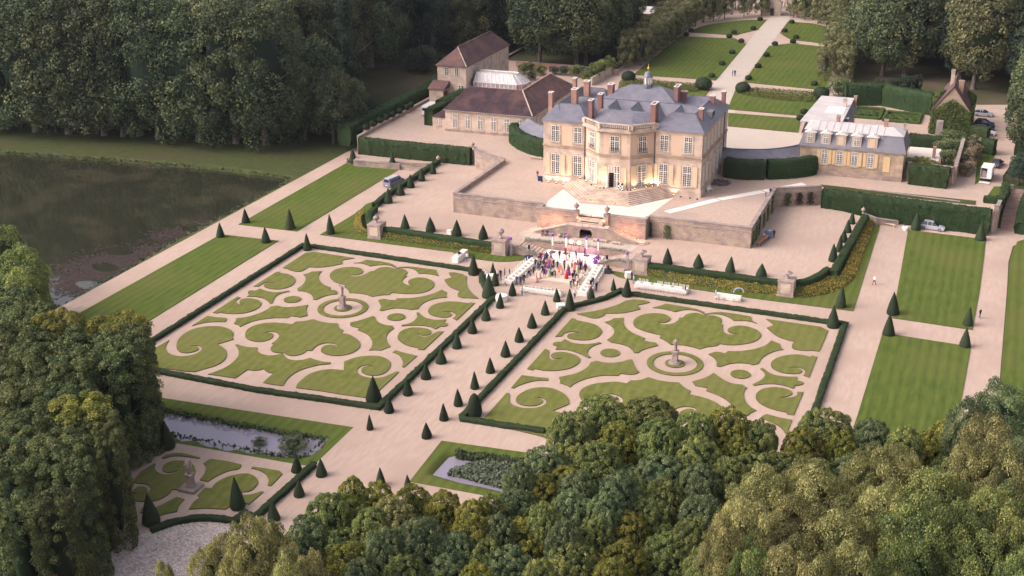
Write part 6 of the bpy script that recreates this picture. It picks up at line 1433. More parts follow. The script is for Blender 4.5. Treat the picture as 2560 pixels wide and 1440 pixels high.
# reed bank, pond weed, basin plants, potted trees
def scatter(name, poly, z, n, leaf, seed, lm, label, h=.6, cat='plants', edge=None, lump=1.0):
    rng = np.random.default_rng(seed); xs = [p[0] for p in poly]; ys = [p[1] for p in poly]; X = rng.uniform(min(xs), max(xs), n); Y = rng.uniform(min(ys), max(ys), n); s = sdf(poly, X, Y)
    k = (s < 0) if edge is None else (np.abs(s-edge[0]) < edge[1]*rng.uniform(.2, 1, n)); X, Y, s = X[k], Y[k], s[k]
    hh = h*(.45+.55*(np.sin(X*lump*1.7)*np.sin(Y*lump*2.1)+1)/2); Z = z + hh*rng.uniform(0, 1, len(X))
    P = np.stack([X, Y, Z], 1); LV, LF = leaf_quads(P, np.tile([0, -.3, .8], (len(P), 1)), leaf, rng, .7)
    tag(link(name, np_mesh(name, LV, LF, np.clip(rng.normal(.5, .25, len(P)), 0, 1)), M[lm]), label, cat, kind='stuff')
M['reed'] = leaf_mat('reed', (.03,.05,.03), (.065,.095,.04), (.12,.14,.06), .1, 0, 0)
M['weedleaf'] = leaf_mat('weedleaf', (.026,.019,.017), (.045,.031,.026), (.085,.060,.050), 0, 0, 0)
M['water_leaf'] = leaf_mat('water_leaf', (.06,.085,.05), (.12,.15,.10), (.22,.25,.17), 0, 0, 0)
scatter('reeds', CANAL, -.4, 9000, .45, 1, 'reed', 'reeds fringing the canal', .9, edge=(.15, .55))
scatter('reeds', [p for p in POND if p[0] > -230] , -.6, 90000, .5, 2, 'reed', 'reeds fringing the pond', .9, edge=(.1, .5))
scatter('water_plants', RAW([(1145,1165),(1220,1148),(1292,1158),(1400,1180),(1380,1235),(1250,1213),(1150,1186),(1118,1180)]), -.5, 16000, .45, 3, 'water_leaf', 'thick water plants filling the basin', .9)
scatter('reeds', RAW([(1140,1130),(1300,1148),(1400,1165),(1400,1178),(1292,1160),(1140,1140)]), -.4, 9000, .45, 4, 'reed', 'reeds along the far side of the basin', 1.0)
def weeds():
    rng = np.random.default_rng(9); P = []
    for cx, cy, rx, ry, n in ((330,665,190,42,4000),(250,700,120,30,3200),(470,580,110,16,1100),(540,555,80,10,500),(330,640,220,20,1500)):
        x = cx+rng.normal(0, .5, n)*rx; y = cy+rng.normal(0, .5, n)*ry - (x-cx)*.14
        for a, b in zip(x, y): g = G(a, b, -.9); P.append((g.x, g.y, -.88))
    P = np.array(P); s = sdf(POND, P[:, 0], P[:, 1]); P = P[s < -.8]; k = np.sin(P[:, 0]*.55+P[:, 1]*.2)+np.sin(P[:, 1]*.8) > -.9; P = P[k]
    LV, LF = leaf_quads(P, np.tile([0, 0, 1.0], (len(P), 1)), .9, rng, .06, .35)
    tag(link('pond_weed', np_mesh('pond_weed', LV, LF, np.clip(rng.normal(.45, .25, len(P)), 0, 1)), M['weedleaf']), 'brown pond weed floating near the bank', 'water plants', kind='stuff')
weeds()
for x, y, s, sr, lb in [(735,1120,.45,1.0,'low spreading clump of water plants in the canal'),(650,1112,.3,.5,'small clump of water plants in the canal')]: shrub(x, y, -.6, s, lb, 'leaf_blue', 'sh', sr)
def potted(x, y, z, label):
    p = G(x, y, z); rt = empty('potted_tree', p, label=label, cat='potted tree', group='potted trees along the side court wall')
    link('pot', POT, None, rt); link('foliage', POTF, None, rt, (0, 0, .9))
POT = MB().box(-.42,.42,-.42,.42,0,.85).box(-.47,.47,-.47,.47,.72,.8).mesh('pot'); POT.materials.append(M['brick_pale'])
POTF = BALLM.copy(); POTF.materials.clear(); POTF.materials.append(M['hedge_leaf']); POTF.transform(Matrix.Diagonal((.75,.75,.75,1)))
for i, (x, y) in enumerate([(915,333),(932,325),(950,316),(966,308),(982,301),(1000,292),(1018,283),(1028,277)]): potted(x, y, Z2, 'potted clipped tree by the side court wall, %s from the corner' % ORD[i])
# woodland floors on the upper level
sheet('woodland_floor', RAW([(1262,150),(1545,172),(1588,132),(1700,30),(1780,5),(1760,-60),(1200,-60),(1235,60)], Z2), Z2+.02, 'forest_floor')
sheet('woodland_floor', RAW([(2098,262),(2128,180),(2140,90),(2110,62),(2010,40),(2000,-80),(2520,-80),(2530,200),(2535,262),(2420,262),(2345,240),(2330,290),(2215,258)], Z2), Z2+.02, 'forest_floor')
wall('garden_wall', 'long low pinkish garden wall behind the tiled wing', RAW([(1290,166),(1400,174),(1545,188)], Z2), .5, Z2-.2, Z2+1.4, m='brick_pale')
wall('garden_wall', 'stone wall beside the side steps behind the house', RAW([(1478,214),(1530,186)], Z2), .5, Z2-.2, Z2+2.0, m='stone_pale')
wall('garden_wall', 'low stone edge wall running along the pool side lawn', [GX(2140,472,Z2), GX(2400,505,Z2)], .35, Z2-.1, Z2+.12, m='stone_pale', cope=.05)
# far flower garden with box scrolls
for j, (x0, x1, y0) in enumerate(((2138, 2198, 281), (2214, 2296, 292))):
    a = G(x0, y0-8, Z2); b = G(x1, y0+18, Z2); X0, X1, Y0, Y1 = a.x+.3, b.x, b.y, a.y+1.0
    tag(MB().box(X0,X1,Y0,Y1,Z2,Z2+.05).build('flower_garden_soil', M['grass_wild']), kind='structure')
    hedge('box_hedge', [(X0,Y0),(X1,Y0),(X1,Y1),(X0,Y1),(X0,Y0)], .7, .6, Z2, .22, 30, 81+j, .05, 'low box border of the %s bed in the far flower garden' % ('left' if j == 0 else 'right'), mats=M['hedge_top'])
    for q in range(3):
        cx, cy = X0+(X1-X0)*(.2+.3*q), (Y0+Y1)/2; sp = [(cx+(.25+.085*t)*math.cos(t*.9)*1.1, cy+(.25+.085*t)*math.sin(t*.9)*1.6) for t in range(15)]
        hedge('box_scroll', sp, .5, .5, Z2, .22, 30, 91+j*5+q, .05, 'box scroll %s in the %s bed of the far flower garden' % (('at the left','in the middle','at the right')[q], 'left' if j == 0 else 'right'), mats=M['hedge_top'])
# ------------------------------------------------------------------ people
for k, c in {'skin':(.50,.32,.24),'skin_dark':(.20,.11,.08),'hair_dark':(.025,.018,.016),'hair_brown':(.10,.055,.03),'hair_blond':(.40,.28,.14),'c_navy':(.025,.035,.10),'c_black':(.02,.02,.028),'c_white':(.78,.76,.76),'c_red':(.55,.02,.025),'c_green':(.04,.25,.17),'c_palegreen':(.62,.62,.38),'c_pink':(.72,.36,.34),'c_purple':(.20,.04,.30),'c_beige':(.66,.50,.42),'c_blue':(.12,.22,.42),'c_lightblue':(.35,.48,.62),'c_grey':(.12,.12,.16),'c_wine':(.18,.02,.05),'c_orange':(.70,.20,.14)}.items():
    M[k] = mat(k, c, rough=.85)
def body_mesh(nm, pose):
    P = {'hip':(0,0,.96),'waist':(0,.0,1.12),'chest':(0,0,1.36),'neck':(0,0,1.50),'head':(0,-.01,1.60),'crown':(0,.0,1.70)}
    ang = {'stand':(0,0,0),'walk':(.32,-.30,.0),'lean':(0,0,.6),'photo':(0,0,.05),'dance':(.18,-.1,-.05),'sit':(0,0,.05)}[pose]
    V = []; R = []; E = []
    lean = ang[2]
    def T(p, amt=1.0):
        x, y, z = p
        if z > .96 and lean: dz = z-.96; return (x, y - math.sin(lean)*dz*amt, .96+math.cos(lean)*dz)
        return p
    def add(p, r, par=None):
        V.append(p); R.append(r); 
        if par is not None: E.append((par, len(V)-1))
        return len(V)-1
    drop = -.50 if pose == 'sit' else 0
    S = lambda p: (p[0], p[1], p[2]+drop)
    h = add(S(T(P['hip'])), (.155,.11)); w = add(S(T(P['waist'])), (.14,.10), h); c = add(S(T(P['chest'])), (.18,.115), w); n = add(S(T(P['neck'])), (.055,.055), c)
    hd = add(S(T(P['head'])), (.082,.095), n); add(S(T(P['crown'])), (.07,.08), hd)
    for s, a in ((-1, ang[0]), (1, ang[1])):
        if pose == 'sit': k = add((s*.11,-.42,.48), .065, h); f = add((s*.11,-.44,.10), .042, k); add((s*.11,-.60,.04), .04, f)
        else:
            k = add((s*.10, -math.sin(a)*.46-.01, .50), .068, h); f = add((s*.10, -math.sin(a)*.75+(.12 if a < 0 else 0), .09), .043, k); add((s*.11, -math.sin(a)*.75+(.12 if a < 0 else 0)-.16, .035), .038, f)
        sh = add(S(T((s*.185,0,1.41))), .06, c)
        arm = {'stand':[(s*.24,.02,1.15),(s*.24,-.04,.90)],'walk':[(s*.24,.10*s,1.15),(s*.24,-.05+.16*s,.92)],'lean':[(s*.24,-.10,1.12),(s*.20,-.34,.98)],'photo':[(s*.24,-.10,1.20),(s*.08,-.32,1.42)],'dance':[(s*.30,-.02,1.25),(s*.34,-.20,1.52)] if s > 0 else [(s*.30,.02,1.18),(s*.36,-.14,1.0)],'sit':[(s*.23,-.05,1.17),(s*.15,-.28,1.10)]}[pose]
        el = add(S(T(arm[0])), .046, sh); wr = add(S(T(arm[1])), .034, el)
        d = (Vector(arm[1])-Vector(arm[0])).normalized(); add(S(T(tuple(Vector(arm[1])+d*.14))), .03, wr)
    me = skin(nm, V, E, R, 1)
    for q in range(5): me.materials.append(M[('skin','hair_dark','c_navy','c_black','c_black')[q]])
    A = {v: np.array(V[v]) for v in range(len(V))}; hands = [np.array(V[i]) for i in range(len(V)) if R[i] == .03]
    headc = np.array(V[hd]); idx = []
    for p in me.polygons:
        c0 = np.array(p.center); dh = c0-headc
        if np.linalg.norm(dh-np.array([0,0,.03])) < .17 and c0[2] > V[n][2]-.02: i = 1 if (dh[2] > .07 or dh[1] > .035) else 0
        elif min(np.linalg.norm(c0-q) for q in hands) < .085: i = 0
        elif np.linalg.norm(c0-np.array(V[n])) < .07: i = 0
        elif c0[2] < .085: i = 4
        elif (pose != 'sit' and c0[2] < .97) or (pose == 'sit' and (c0[2] < .50 or c0[1] < -.2 and c0[2] < .6)): i = 3
        else: i = 2
        idx.append(i)
    me.polygons.foreach_set('material_index', idx); return me
BODY = {p: body_mesh('body', p) for p in ('stand','walk','lean','photo','dance','sit')}
SKIRT = MB().lathe([(.36,.10),(.33,.4),(.24,.75),(.16,.98),(.125,1.12),(.13,1.15)], 14).mesh('dress', True)
prng = random.Random(21)
def person(px, py, z, label, top='c_navy', bottom='c_black', pose='stand', rz=None, dress=False, hair=None, sk='skin', group='guests at the party', at=None):
    p = Vector(at) if at else G(px, py, z)
    o = link('person', BODY[pose], None, None, p, prng.uniform(0, 6.28) if rz is None else rz, prng.uniform(.98, 1.07)); tag(o, label, 'person', group)
    for i, m in enumerate((sk, hair or prng.choice(['hair_dark','hair_dark','hair_brown','hair_blond']), top, top if dress else bottom, 'c_black')):
        o.material_slots[i].link = 'OBJECT'; o.material_slots[i].material = M[m]
    if dress:
        d = link('dress', SKIRT, None, o)
        if not SKIRT.materials: SKIRT.materials.append(M['c_red'])
        d.material_slots[0].link = 'OBJECT'; d.material_slots[0].material = M[top]
    return o
PI = math.pi
PEOPLE = [
 (1245,697,0,'waiter in a white shirt standing left of the party by the slim cones','c_white','c_black','stand',0),
 (1252,696,0,'man in a black suit beside the white shirted waiter left of the party','c_black','c_black','stand',0),
 (1262,692,0,'man in a dark suit behind the seated group at the left table end','c_navy','c_black','stand',0),
 (1274,692,0,'man in black standing behind the left long table','c_black','c_black','stand',0),
 (1216,699,0,'waiter in a white shirt at the white bar cloth behind the big cone','c_white','c_navy','stand',0),
 (1212,690,0,'second waiter in white behind the hedge bend','c_white','c_navy','lean',0),
 (1258,715,0,'guest in a white shirt and blue trousers at the end of the left table','c_white','c_blue','sit',0),
 (1266,706,0,'seated guest in a red print top at the left table end','c_wine','c_black','sit',0),
 (1292,714,0,'guest in a blue suit bending over a chair by the left table','c_navy','c_navy','lean',0),
 (1302,713,0,'man in a blue suit standing right of the left table end','c_navy','c_navy','stand',0),
 (1310,708,0,'second man in a blue suit with his back turned near the left table','c_navy','c_navy','stand',0),
 (1305,739,0,'waiter in a white shirt and blue trousers at the centre table end','c_white','c_blue','stand',0),
 (1334,688,0,'slim man in a dark suit beside the left table near the dance floor','c_navy','c_black','stand',0),
 (1346,678,0,'man in a navy suit at the edge of the dance floor','c_navy','c_navy','stand',0),
 (1350,679,0,'guest in dark clothes close behind the navy suit','c_black','c_black','stand',0),
 (1339,669,0,'man in a dark suit at the far end of the left table','c_navy','c_black','stand',0),
 (1321,690,0,'guest in navy seated on the inner side of the left table','c_navy','c_navy','sit',0),
 (1341,706,0,'woman in a long dusty pink skirt near the front of the dance floor','c_pink','c_pink','stand',1),
 (1349,697,0,'guest in a pale dress beside the dusty pink skirt','c_beige','c_beige','stand',1),
 (1356,681,0,'woman in a grey beige dress on the left of the dance floor','c_beige','c_beige','dance',1),
 (1365,675,0,'guest in black and red dancing left of the floor','c_wine','c_black','dance',0),
 (1371,692,0,'woman in a pale green dress on the dance floor','c_palegreen','c_palegreen','dance',1),
 (1377,688,0,'woman in an emerald green dress on the dance floor','c_green','c_green','stand',1),
 (1388,696,0,'photographer in dark clothes kneeling camera raised on the dance floor','c_wine','c_black','photo',0),
 (1404,687,0,'guest in pale pink dancing alone in the middle','c_beige','c_beige','dance',1),
 (1416,697,0,'woman in a long bright red dress on the dance floor','c_red','c_red','stand',1),
 (1422,689,0,'guest in a purple dress right behind the red dress','c_purple','c_purple','stand',1),
 (1350,655,0,'guest in wine red below the left stage corner','c_wine','c_wine','dance',1),
 (1356,659,0,'guest in bright purple at the left stage corner','c_purple','c_purple','dance',1),
 (1366,652,0,'man in a violet lit suit by the left edge of the stage','c_purple','c_navy','stand',0),
 (1358,669,0,'guest in a grey dress in the crowd below the stage','c_grey','c_grey','stand',1),
 (1369,668,0,'guest in salmon pink in the crowd below the stage','c_pink','c_pink','dance',1),
 (1374,664,0,'guest in orange red at the front of the crowd','c_orange','c_orange','dance',1),
 (1379,666,0,'guest in pale pink at the right of the crowd below the stage','c_beige','c_pink','stand',1),
 (1427,720,0,'man in a dark jacket leaning by the right table end','c_black','c_black','lean',0),
 (1434,716,0,'second man in a dark jacket behind the right big cone','c_navy','c_black','lean',0),
 (1437,746,0,'man in white and navy walking past the right big cone','c_white','c_navy','walk',0),
 (1436,695,0,'man in a navy suit at the right edge of the dance floor','c_navy','c_navy','stand',0),
 (1441,700,0,'guest in a white jacket seated at the right table','c_white','c_black','sit',0),
 (1446,678,0,'guest in purple near the front right of the stage','c_purple','c_navy','stand',0),
 (1455,670,0,'man in navy standing at the far end of the right table','c_navy','c_navy','stand',0),
 (1464,682,0,'man in a navy suit behind the right table','c_navy','c_navy','stand',0),
 (1454,690,0,'guest in white seated facing the dance floor','c_white','c_navy','sit',0),
 (1449,661,0,'guest in pink below the right of the stage','c_pink','c_pink','dance',1),
 (1472,731,0,'woman in a salmon dress by the near end of the right table','c_pink','c_pink','stand',1),
 (1477,722,0,'man in a dark suit beside the salmon dress','c_black','c_black','stand',0),
 (1482,715,0,'man in a navy suit right of the right long table','c_navy','c_navy','stand',0),
 (1491,728,0,'man in a dark suit standing apart right of the party','c_black','c_black','stand',0),
 (1399,647,.4,'singer in a dark jacket and white shirt striding on the stage','c_navy','c_black','walk',0),
 (1423,650,.4,'singer in a pink and wine dress on the stage','c_pink','c_wine','stand',0),
 (1440,649,.4,'musician in black at the middle of the stage','c_black','c_black','stand',0),
 (1414,640,.4,'musician with a guitar at the back of the stage','c_wine','c_black','stand',0),
 (1462,640,.4,'singer in purple light at the back of the stage','c_purple','c_black','stand',0),
 (1495,650,.4,'drummer in a purple lit shirt seated behind the drums','c_purple','c_black','sit',0),
 (1416,657,0,'guest in a pink dress reaching up to the stage','c_pink','c_pink','dance',1),
 (1579,700,0,'man in a dark suit by the white buffet trolley','c_black','c_black','stand',0),
 (1584,710,0,'man in a light blue shirt beside the long buffet table','c_lightblue','c_blue','stand',0),
 (1713,736,0,'man in a dark suit at the right end of the long buffet table','c_navy','c_navy','stand',0),
 (1789,748,0,'man in a light blue shirt at the small table on the right','c_lightblue','c_navy','stand',0),
 (1912,601,Z1,'man in a white shirt leaning over the food table by the right wall','c_white','c_navy','lean',0),
 (1923,593,Z1,'man in white and black near the right court wall','c_white','c_black','stand',0),
 (1934,596,Z1,'woman in dark clothes walking on the right terrace','c_black','c_black','walk',0),
 (1914,492,Z2,'waiter in white and navy at the end of the white runner','c_white','c_navy','stand',0),
 (1925,488,Z2,'man in navy bending over the wall at the runner','c_navy','c_navy','lean',0),
 (2185,713,0,'person in a white shirt and dark skirt walking on the right path','c_white','c_wine','walk',0),
 (2449,796,0,'man in a dark jacket walking on the far right path','c_black','c_navy','walk',0),
 (1831,190,Z2,'person with a pale top walking on the forecourt drive','c_lightblue','c_black','walk',0),
 (1837,191,Z2,'person in dark blue walking on the forecourt drive','c_navy','c_navy','walk',0),
 (1344,446,Z2,'person in a dark jacket and blue trousers at the left corner of the house','c_wine','c_blue','stand',0),
 (1955,14,Z2,'dark dressed visitor left of the entrance gate','c_navy','c_navy','stand',0),(1962,17,Z2,'visitor in blue in the middle of the entrance gate','c_blue','c_navy','stand',0),(1968,12,Z2,'dark dressed visitor right at the entrance gate','c_navy','c_black','stand',0),
 (1142,654,0,'waiter in a white shirt left of the white bar table','c_white','c_navy','stand',0),(1148,650,0,'man in navy behind the white bar table','c_navy','c_black','stand',0),(1168,654,0,'waiter in a white shirt right of the white bar table','c_white','c_blue','stand',0),
]
for x, y, z, lb, a, b, ps, dr in PEOPLE:
    person(x, y, z, lb, a, b, ps, None if ps != 'sit' else prng.uniform(-.4, .4)+(PI*.5), bool(dr))
for x, y, lb in ((-74.9,207.5,'person in dark clothes seated at the left of the stone bench'),(-74.0,207.5,'person in navy seated at the right of the stone bench'),(-71.2,207.4,'person in green seated near the grotto'),(-70.4,207.4,'person in brown seated next to the grotto arch')):
    person(0, 0, 0, lb, 'c_navy' if 'navy' in lb else 'c_green' if 'green' in lb else 'c_wine', 'c_black', 'sit', 0, at=(x, y, Z1+.02), group='people behind the stage')

def crowd():
    rnd = random.Random(33); have = [(o.location.x, o.location.y) for o in COL.objects if o.get('category') == 'person']; n = 0
    zones = [((1345,652),(1385,672),12,'in the crowd left below the stage'),((1350,676),(1382,694),6,'on the left half of the dance floor'),((1430,668),(1470,684),9,'in the crowd right below the stage'),((1428,700),(1446,720),5,'between the dance floor and the right table'),((1385,668),(1425,684),5,'in the middle of the dance floor')]
    for (x0, y0), (x1, y1), k, lb in zones:
        m = 0
        for _ in range(200):
            if m >= k: break
            px, py = rnd.uniform(x0, x1), rnd.uniform(y0, y1); p = G(px, py, 0)
            if min(math.hypot(p.x-a, p.y-b) for a, b in have) < .55: continue
            have.append((p.x, p.y)); m += 1; dr = rnd.random() < .45; c = rnd.choice(['c_pink','c_beige','c_wine','c_purple','c_palegreen','c_grey','c_orange'] if dr else ['c_navy','c_black','c_navy','c_white','c_grey'])
            nm = {'c_pink':'pink','c_beige':'beige','c_wine':'wine red','c_purple':'purple','c_palegreen':'pale green','c_grey':'grey','c_orange':'orange','c_navy':'navy','c_black':'black','c_white':'white'}[c]
            person(px, py, 0, ('guest in a %s dress ' if dr else 'guest in %s ') % nm + ORD[m-1] + ' ' + lb, c, 'c_black' if not dr else c, rnd.choice(['stand','dance','stand','walk']), None, dr)
crowd()
# ------------------------------------------------------------------ tables and chairs of the party
CHAIR = MB().box(-.21,.21,-.20,.20,.43,.48)
for sx in (-1, 1):
    CHAIR.bar((sx*.19,-.18,0),(sx*.18,-.17,.45),.045).bar((sx*.19,.19,0),(sx*.18,.19,.98),.045)
CHAIR.bar((-.18,.19,.95),(.18,.19,.95),.05).bar((-.18,.19,.62),(.18,.19,.62),.04)
for q in (-.1, 0, .1): CHAIR.bar((q,.19,.62),(q,.19,.95),.03)
CHAIR = CHAIR.mesh('chair'); CHAIR.materials.append(M['white'])
def chairs(a, b, n, rz, label, group, skip=()):
    for k in range(n):
        if k in skip: continue
        t = (k+.5)/n; x, y = a[0]+(b[0]-a[0])*t, a[1]+(b[1]-a[1])*t
        pl = ['at one end', 'near the end'][min(k, 1)] if k < 2 else 'along the row'
        tag(link('chair', CHAIR, None, None, (x+prng.uniform(-.06,.06), y+prng.uniform(-.06,.06), .035), rz+prng.uniform(-.15,.15)), label, 'chair', group)
M['centre'] = leaf_mat('centre', (.45,.42,.30), (.75,.68,.55), (.85,.78,.66), 0, 0, 0)
rngc = np.random.default_rng(8); _d = rngc.normal(0, 1, (260, 3)); _d /= np.linalg.norm(_d, axis=1)[:, None]; _d[:, 2] = abs(_d[:, 2])
_v, _f = leaf_quads(_d*.27*np.array([1,1,.8])+[0,0,.05], _d, .12, rngc, .5); CENT = np_mesh('flower_centrepiece', _v, _f, np.clip(rngc.normal(.6,.25,260),0,1)); CENT.materials.append(M['centre'])
def long_table(a, b, w, label, nm, h=.76, cent=8, plates=True):
    """a, b: ends of the middle line"""
    a, b = Vector((a[0], a[1], 0)), Vector((b[0], b[1], 0)); L = (b-a).length; rz = math.atan2((b-a).y, (b-a).x)
    root = empty('long_table', (*((a+b)/2).xy, .04), rz, label=label, cat='table')
    rng = np.random.default_rng(int(L*100)); n = int(L/.35); mb = MB(); top = MB().box(-L/2, L/2, -w/2, w/2, h-.03, h)
    link('tabletop', top.mesh('tabletop'), M['cloth'], root)
    ring = [(-L/2+L*k/n, -w/2) for k in range(n+1)] + [(L/2, -w/2+w*k/3) for k in range(1, 4)] + [(L/2-L*k/n, w/2) for k in range(1, n+1)] + [(-L/2, w/2-w*k/3) for k in range(1, 3)]
    m = len(ring); c = [(x*1.0+np.sign(x)*(abs(x) >= L/2-.01)*(.05+rng.uniform(0,.06)), y+np.sign(y)*(.03+rng.uniform(0,.07))) for x, y in ring]
    mb.add([(x, y, h+.005) for x, y in ring]+[(x, y, .04) for x, y in c], [(i, i+m, (i+1) % m+m, (i+1) % m) for i in range(m)]); link('tablecloth', mb.mesh('tablecloth'), M['cloth'], root)
    if plates:
        pm = MB()
        for k in range(int(L/.6)):
            for s in (-1, 1): pm.lathe([(.13,h),(.15,h+.02)], 8, (-L/2+.35+k*.6, s*w*.3, .012))
        link('plates', pm.mesh('plates'), M['white'], root); root.children[-1]['kind'] = 'stuff' if False else 'thing'
    for k in range(cent):
        t = (k+.5)/cent; p = a+(b-a)*t; o = link('flower_centrepiece', CENT, None, None, (p.x, p.y, h+.05), k*1.3); tag(o, 'cream flower centrepiece on the '+nm+', one of a row alike', 'centrepiece', 'cream flower centrepieces')
    return root
A1, A2 = GX(1272,712), GX(1338,655); long_table(A1, A2, 1.5, 'long white clothed table along the left side of the dance floor', 'left long table', cent=9)
C1, C2 = GX(1309,727), GX(1405,740); long_table(C1, C2, 1.3, 'long white clothed table across the front of the party', 'centre long table', cent=10)
B1, B2 = GX(1455,741), GX(1497,672); long_table(B1, B2, 1.5, 'long white clothed table along the right side of the dance floor', 'right long table', cent=9)
D1, D2 = GX(1590,716), GX(1718,734); long_table(D1, D2, 1.4, 'long white buffet table below the right flower bank', 'buffet table', cent=5)
E1, E2 = GX(1790,744), GX(1852,753); long_table(E1, E2, 1.0, 'smaller white table with a balloon shape right of the buffet', 'small right table', cent=0)
F1, F2 = GX(1138,658), GX(1163,637); long_table(F1, F2, 1.1, 'white bar table beside the left flower bank', 'bar table', h=1.05, cent=1, plates=False)
def shift(p, q, d):
    v = Vector((q[0]-p[0], q[1]-p[1])).normalized(); n = Vector((-v.y, v.x))*d; return (p[0]+n.x, p[1]+n.y), (q[0]+n.x, q[1]+n.y)
CG = 'white chairs at the party tables'
for (p, q, d, n, lb, sk) in ((A1,A2,1.1,13,'white chair on the outer side of the left long table',()),(A1,A2,-1.15,7,'white chair on the inner side of the left long table',(1,3)),(C1,C2,-1.0,11,'white chair on the near side of the centre table',()),(B1,B2,-1.15,11,'white chair on the outer side of the right long table',(4,)),(B1,B2,1.2,6,'white chair on the dance floor side of the right table',(2,)),(D1,D2,-1.1,16,'white chair on the near side of the buffet table',()),(D1,D2,1.1,14,'white chair on the far side of the buffet table',(3,4)),(E1,E2,-.85,5,'white chair at the small right table',(2,))):
    a, b = shift(p, q, d); v = Vector((q[0]-p[0], q[1]-p[1])); rz = math.atan2(v.y, v.x) + (PI if d < 0 else 0); chairs(a, b, n, rz, lb, CG, sk)
def round_table(px, py, r, h, label, square=False):
    p = G(px, py, 0); rt = empty('side_table', (p.x, p.y, .03), .5, label=label, cat='table')
    if square: link('tablecloth', MB().prism([(-r,-r),(r,-r),(r,r),(-r,r)], h-.02, h).add([(-r,-r,h),(r,-r,h),(r,r,h),(-r,r,h),(-r*1.1,-r*1.1,.1),(r*1.1,-r*1.1,.1),(r*1.1,r*1.1,.1),(-r*1.1,r*1.1,.1)], [(0,1,5,4),(1,2,6,5),(2,3,7,6),(3,0,4,7)]).mesh('tablecloth'), M['cloth'], rt)
    else:
        mb = MB(); n = 24; mb.add([(r*math.cos(a), r*math.sin(a), h) for a in [k*2*PI/n for k in range(n)]]+[(r*(1.08+.08*math.sin(7*a))*math.cos(a), r*(1.08+.08*math.sin(7*a))*math.sin(a), .06) for a in [k*2*PI/n for k in range(n)]], [tuple(range(n))]+[(i, i+n, (i+1) % n+n, (i+1) % n) for i in range(n)]); link('tablecloth', mb.mesh('tablecloth'), M['cloth'], rt)
    link('table_leg', MB().lathe([(.3,0),(.05,.06),(.05,h-.03)], 8).mesh('table_leg'), M['iron'], rt)
round_table(1254,752,.95,1.0,'round white clothed table behind the cone at the left hedge bend'); round_table(1402,772,.62,.8,'small square white table beside the big right cone', True)
round_table(1227,701,.7,1.0,'small white bar table between the two waiters', True); round_table(1571,695,.5,1.1,'white draped trolley by the right stone pillar', True)
for px, py, lb in ((1124,585,'small white box table behind the left flower bank'),):
    p = G(px, py, Z1); o = MB().box(-.45,.45,-.35,.35,0,.8).build('white_box', M['white'], None, p); tag(o, lb, 'box')
p = G(1907,607,Z1); rt = empty('food_table', (p.x, p.y, Z1), math.radians(80), label='wooden topped serving table against the right court wall', cat='table')
link('tabletop', MB().box(-2.4,2.4,-.4,.4,.74,.8).mesh('tabletop'), mat('wood', (.42,.22,.11), (.34,.17,.09), 2), rt)
for sx in (-1, 1):
    for sy in (-1, 1): link('leg', MB().box(-.04,.04,-.04,.04,0,.74).mesh('leg'), M['c_navy'], rt, (sx*2.2, sy*.32, 0))
o = MB().box(-.7,.7,-.35,.35,0,1.0).box(-.6,.6,-.3,.3,1.0,1.25).build('equipment_case', M['c_blue'], None, (p.x+.3, p.y+3.2, Z1)); tag(o, 'blue catering crates behind the serving table', 'crates')
# ------------------------------------------------------------------ stage, dance floor, lights
rt = empty('stage', (-66.6,199.9,0), label='low white stage platform in front of the flower lined wall', cat='stage')
link('platform', MB().prism([(-5.4,-2.9),(5.2,-3.1),(5.2,2.9),(-5.6,2.9)], .05, .42).mesh('platform'), M['cloth'], rt)
link('skirt', MB().box(-5.45,5.25,-3.16,-3.11,.03,.36).mesh('skirt'), M['white'], rt)
o = MB().prism([(-70.9,189.3),(-62.6,189.3),(-62.2,196.7),(-70.9,196.9)], .03, .09).build('dance_floor', mat('dance_floor', (.80,.64,.52), (.76,.58,.47), .8, .5, 4)); tag(o, 'square cream dance floor in front of the stage', 'dance floor')
M['purple_glow'] = emit_mat('purple_glow', (.45,.10,.8), 2.0); M['warm_glow'] = emit_mat('warm_glow', (1.0,.50,.20), 7.0); M['warm_tube'] = emit_mat('warm_tube', (1.0,.72,.5), .9)
def light_at(nm, loc, energy, col, r=.15, parent=None):
    L = bpy.data.lights.new(nm, 'POINT'); L.energy = energy; L.color = col; L.shadow_soft_size = r; o = bpy.data.objects.new(nm, L); COL.objects.link(o); o.location = loc
    if parent is not None: o.parent = parent
    return o
M['rim0'] = mat('aluminium', (.38,.36,.37), rough=.5)
M['lamp_body'] = mat('lamp_body', (.10,.05,.16), rough=.4)
def tower(x, y, z, h, label, lit=True):
    r = empty('light_tower', (x, y, z), label=label, cat='light tower', group='light towers round the stage')
    link('base', MB().box(-.5,.5,-.5,.5,0,.06).mesh('base'), M['iron'], r); mb = MB()
    for sx in (-1, 1):
        for sy in (-1, 1): mb.bar((sx*.14,sy*.14,.06),(sx*.14,sy*.14,h),.05)
    k = 0; zz = .1
    while zz < h-.3:
        for a, b in (((-.14,-.14),(.14,-.14)),((.14,-.14),(.14,.14)),((.14,.14),(-.14,.14)),((-.14,.14),(-.14,-.14))): mb.bar((*a,zz),(*b,zz+.3),.03)
        zz += .3
    link('truss', mb.mesh('truss'), M['rim0'], r)
    if lit: link('light_tube', MB().box(-.08,.08,-.08,.08,h*.45,h-.1).mesh('light_tube'), M['warm_tube'], r)
    link('lamp_head', MB().box(-.16,.16,-.14,.14,h+.0,h+.2).lathe([(.14,h+.2),(.18,h+.4),(.12,h+.55)], 10).mesh('lamp_head'), M['lamp_body'], r); link('lens', MB().lathe([(.10,h+.552),(.10,h+.58)], 8).mesh('lens'), M['purple_glow'], r)
    light_at('tower_light', (0, -.5, h+.3), 9, (.6,.2,1.0), .2, r)
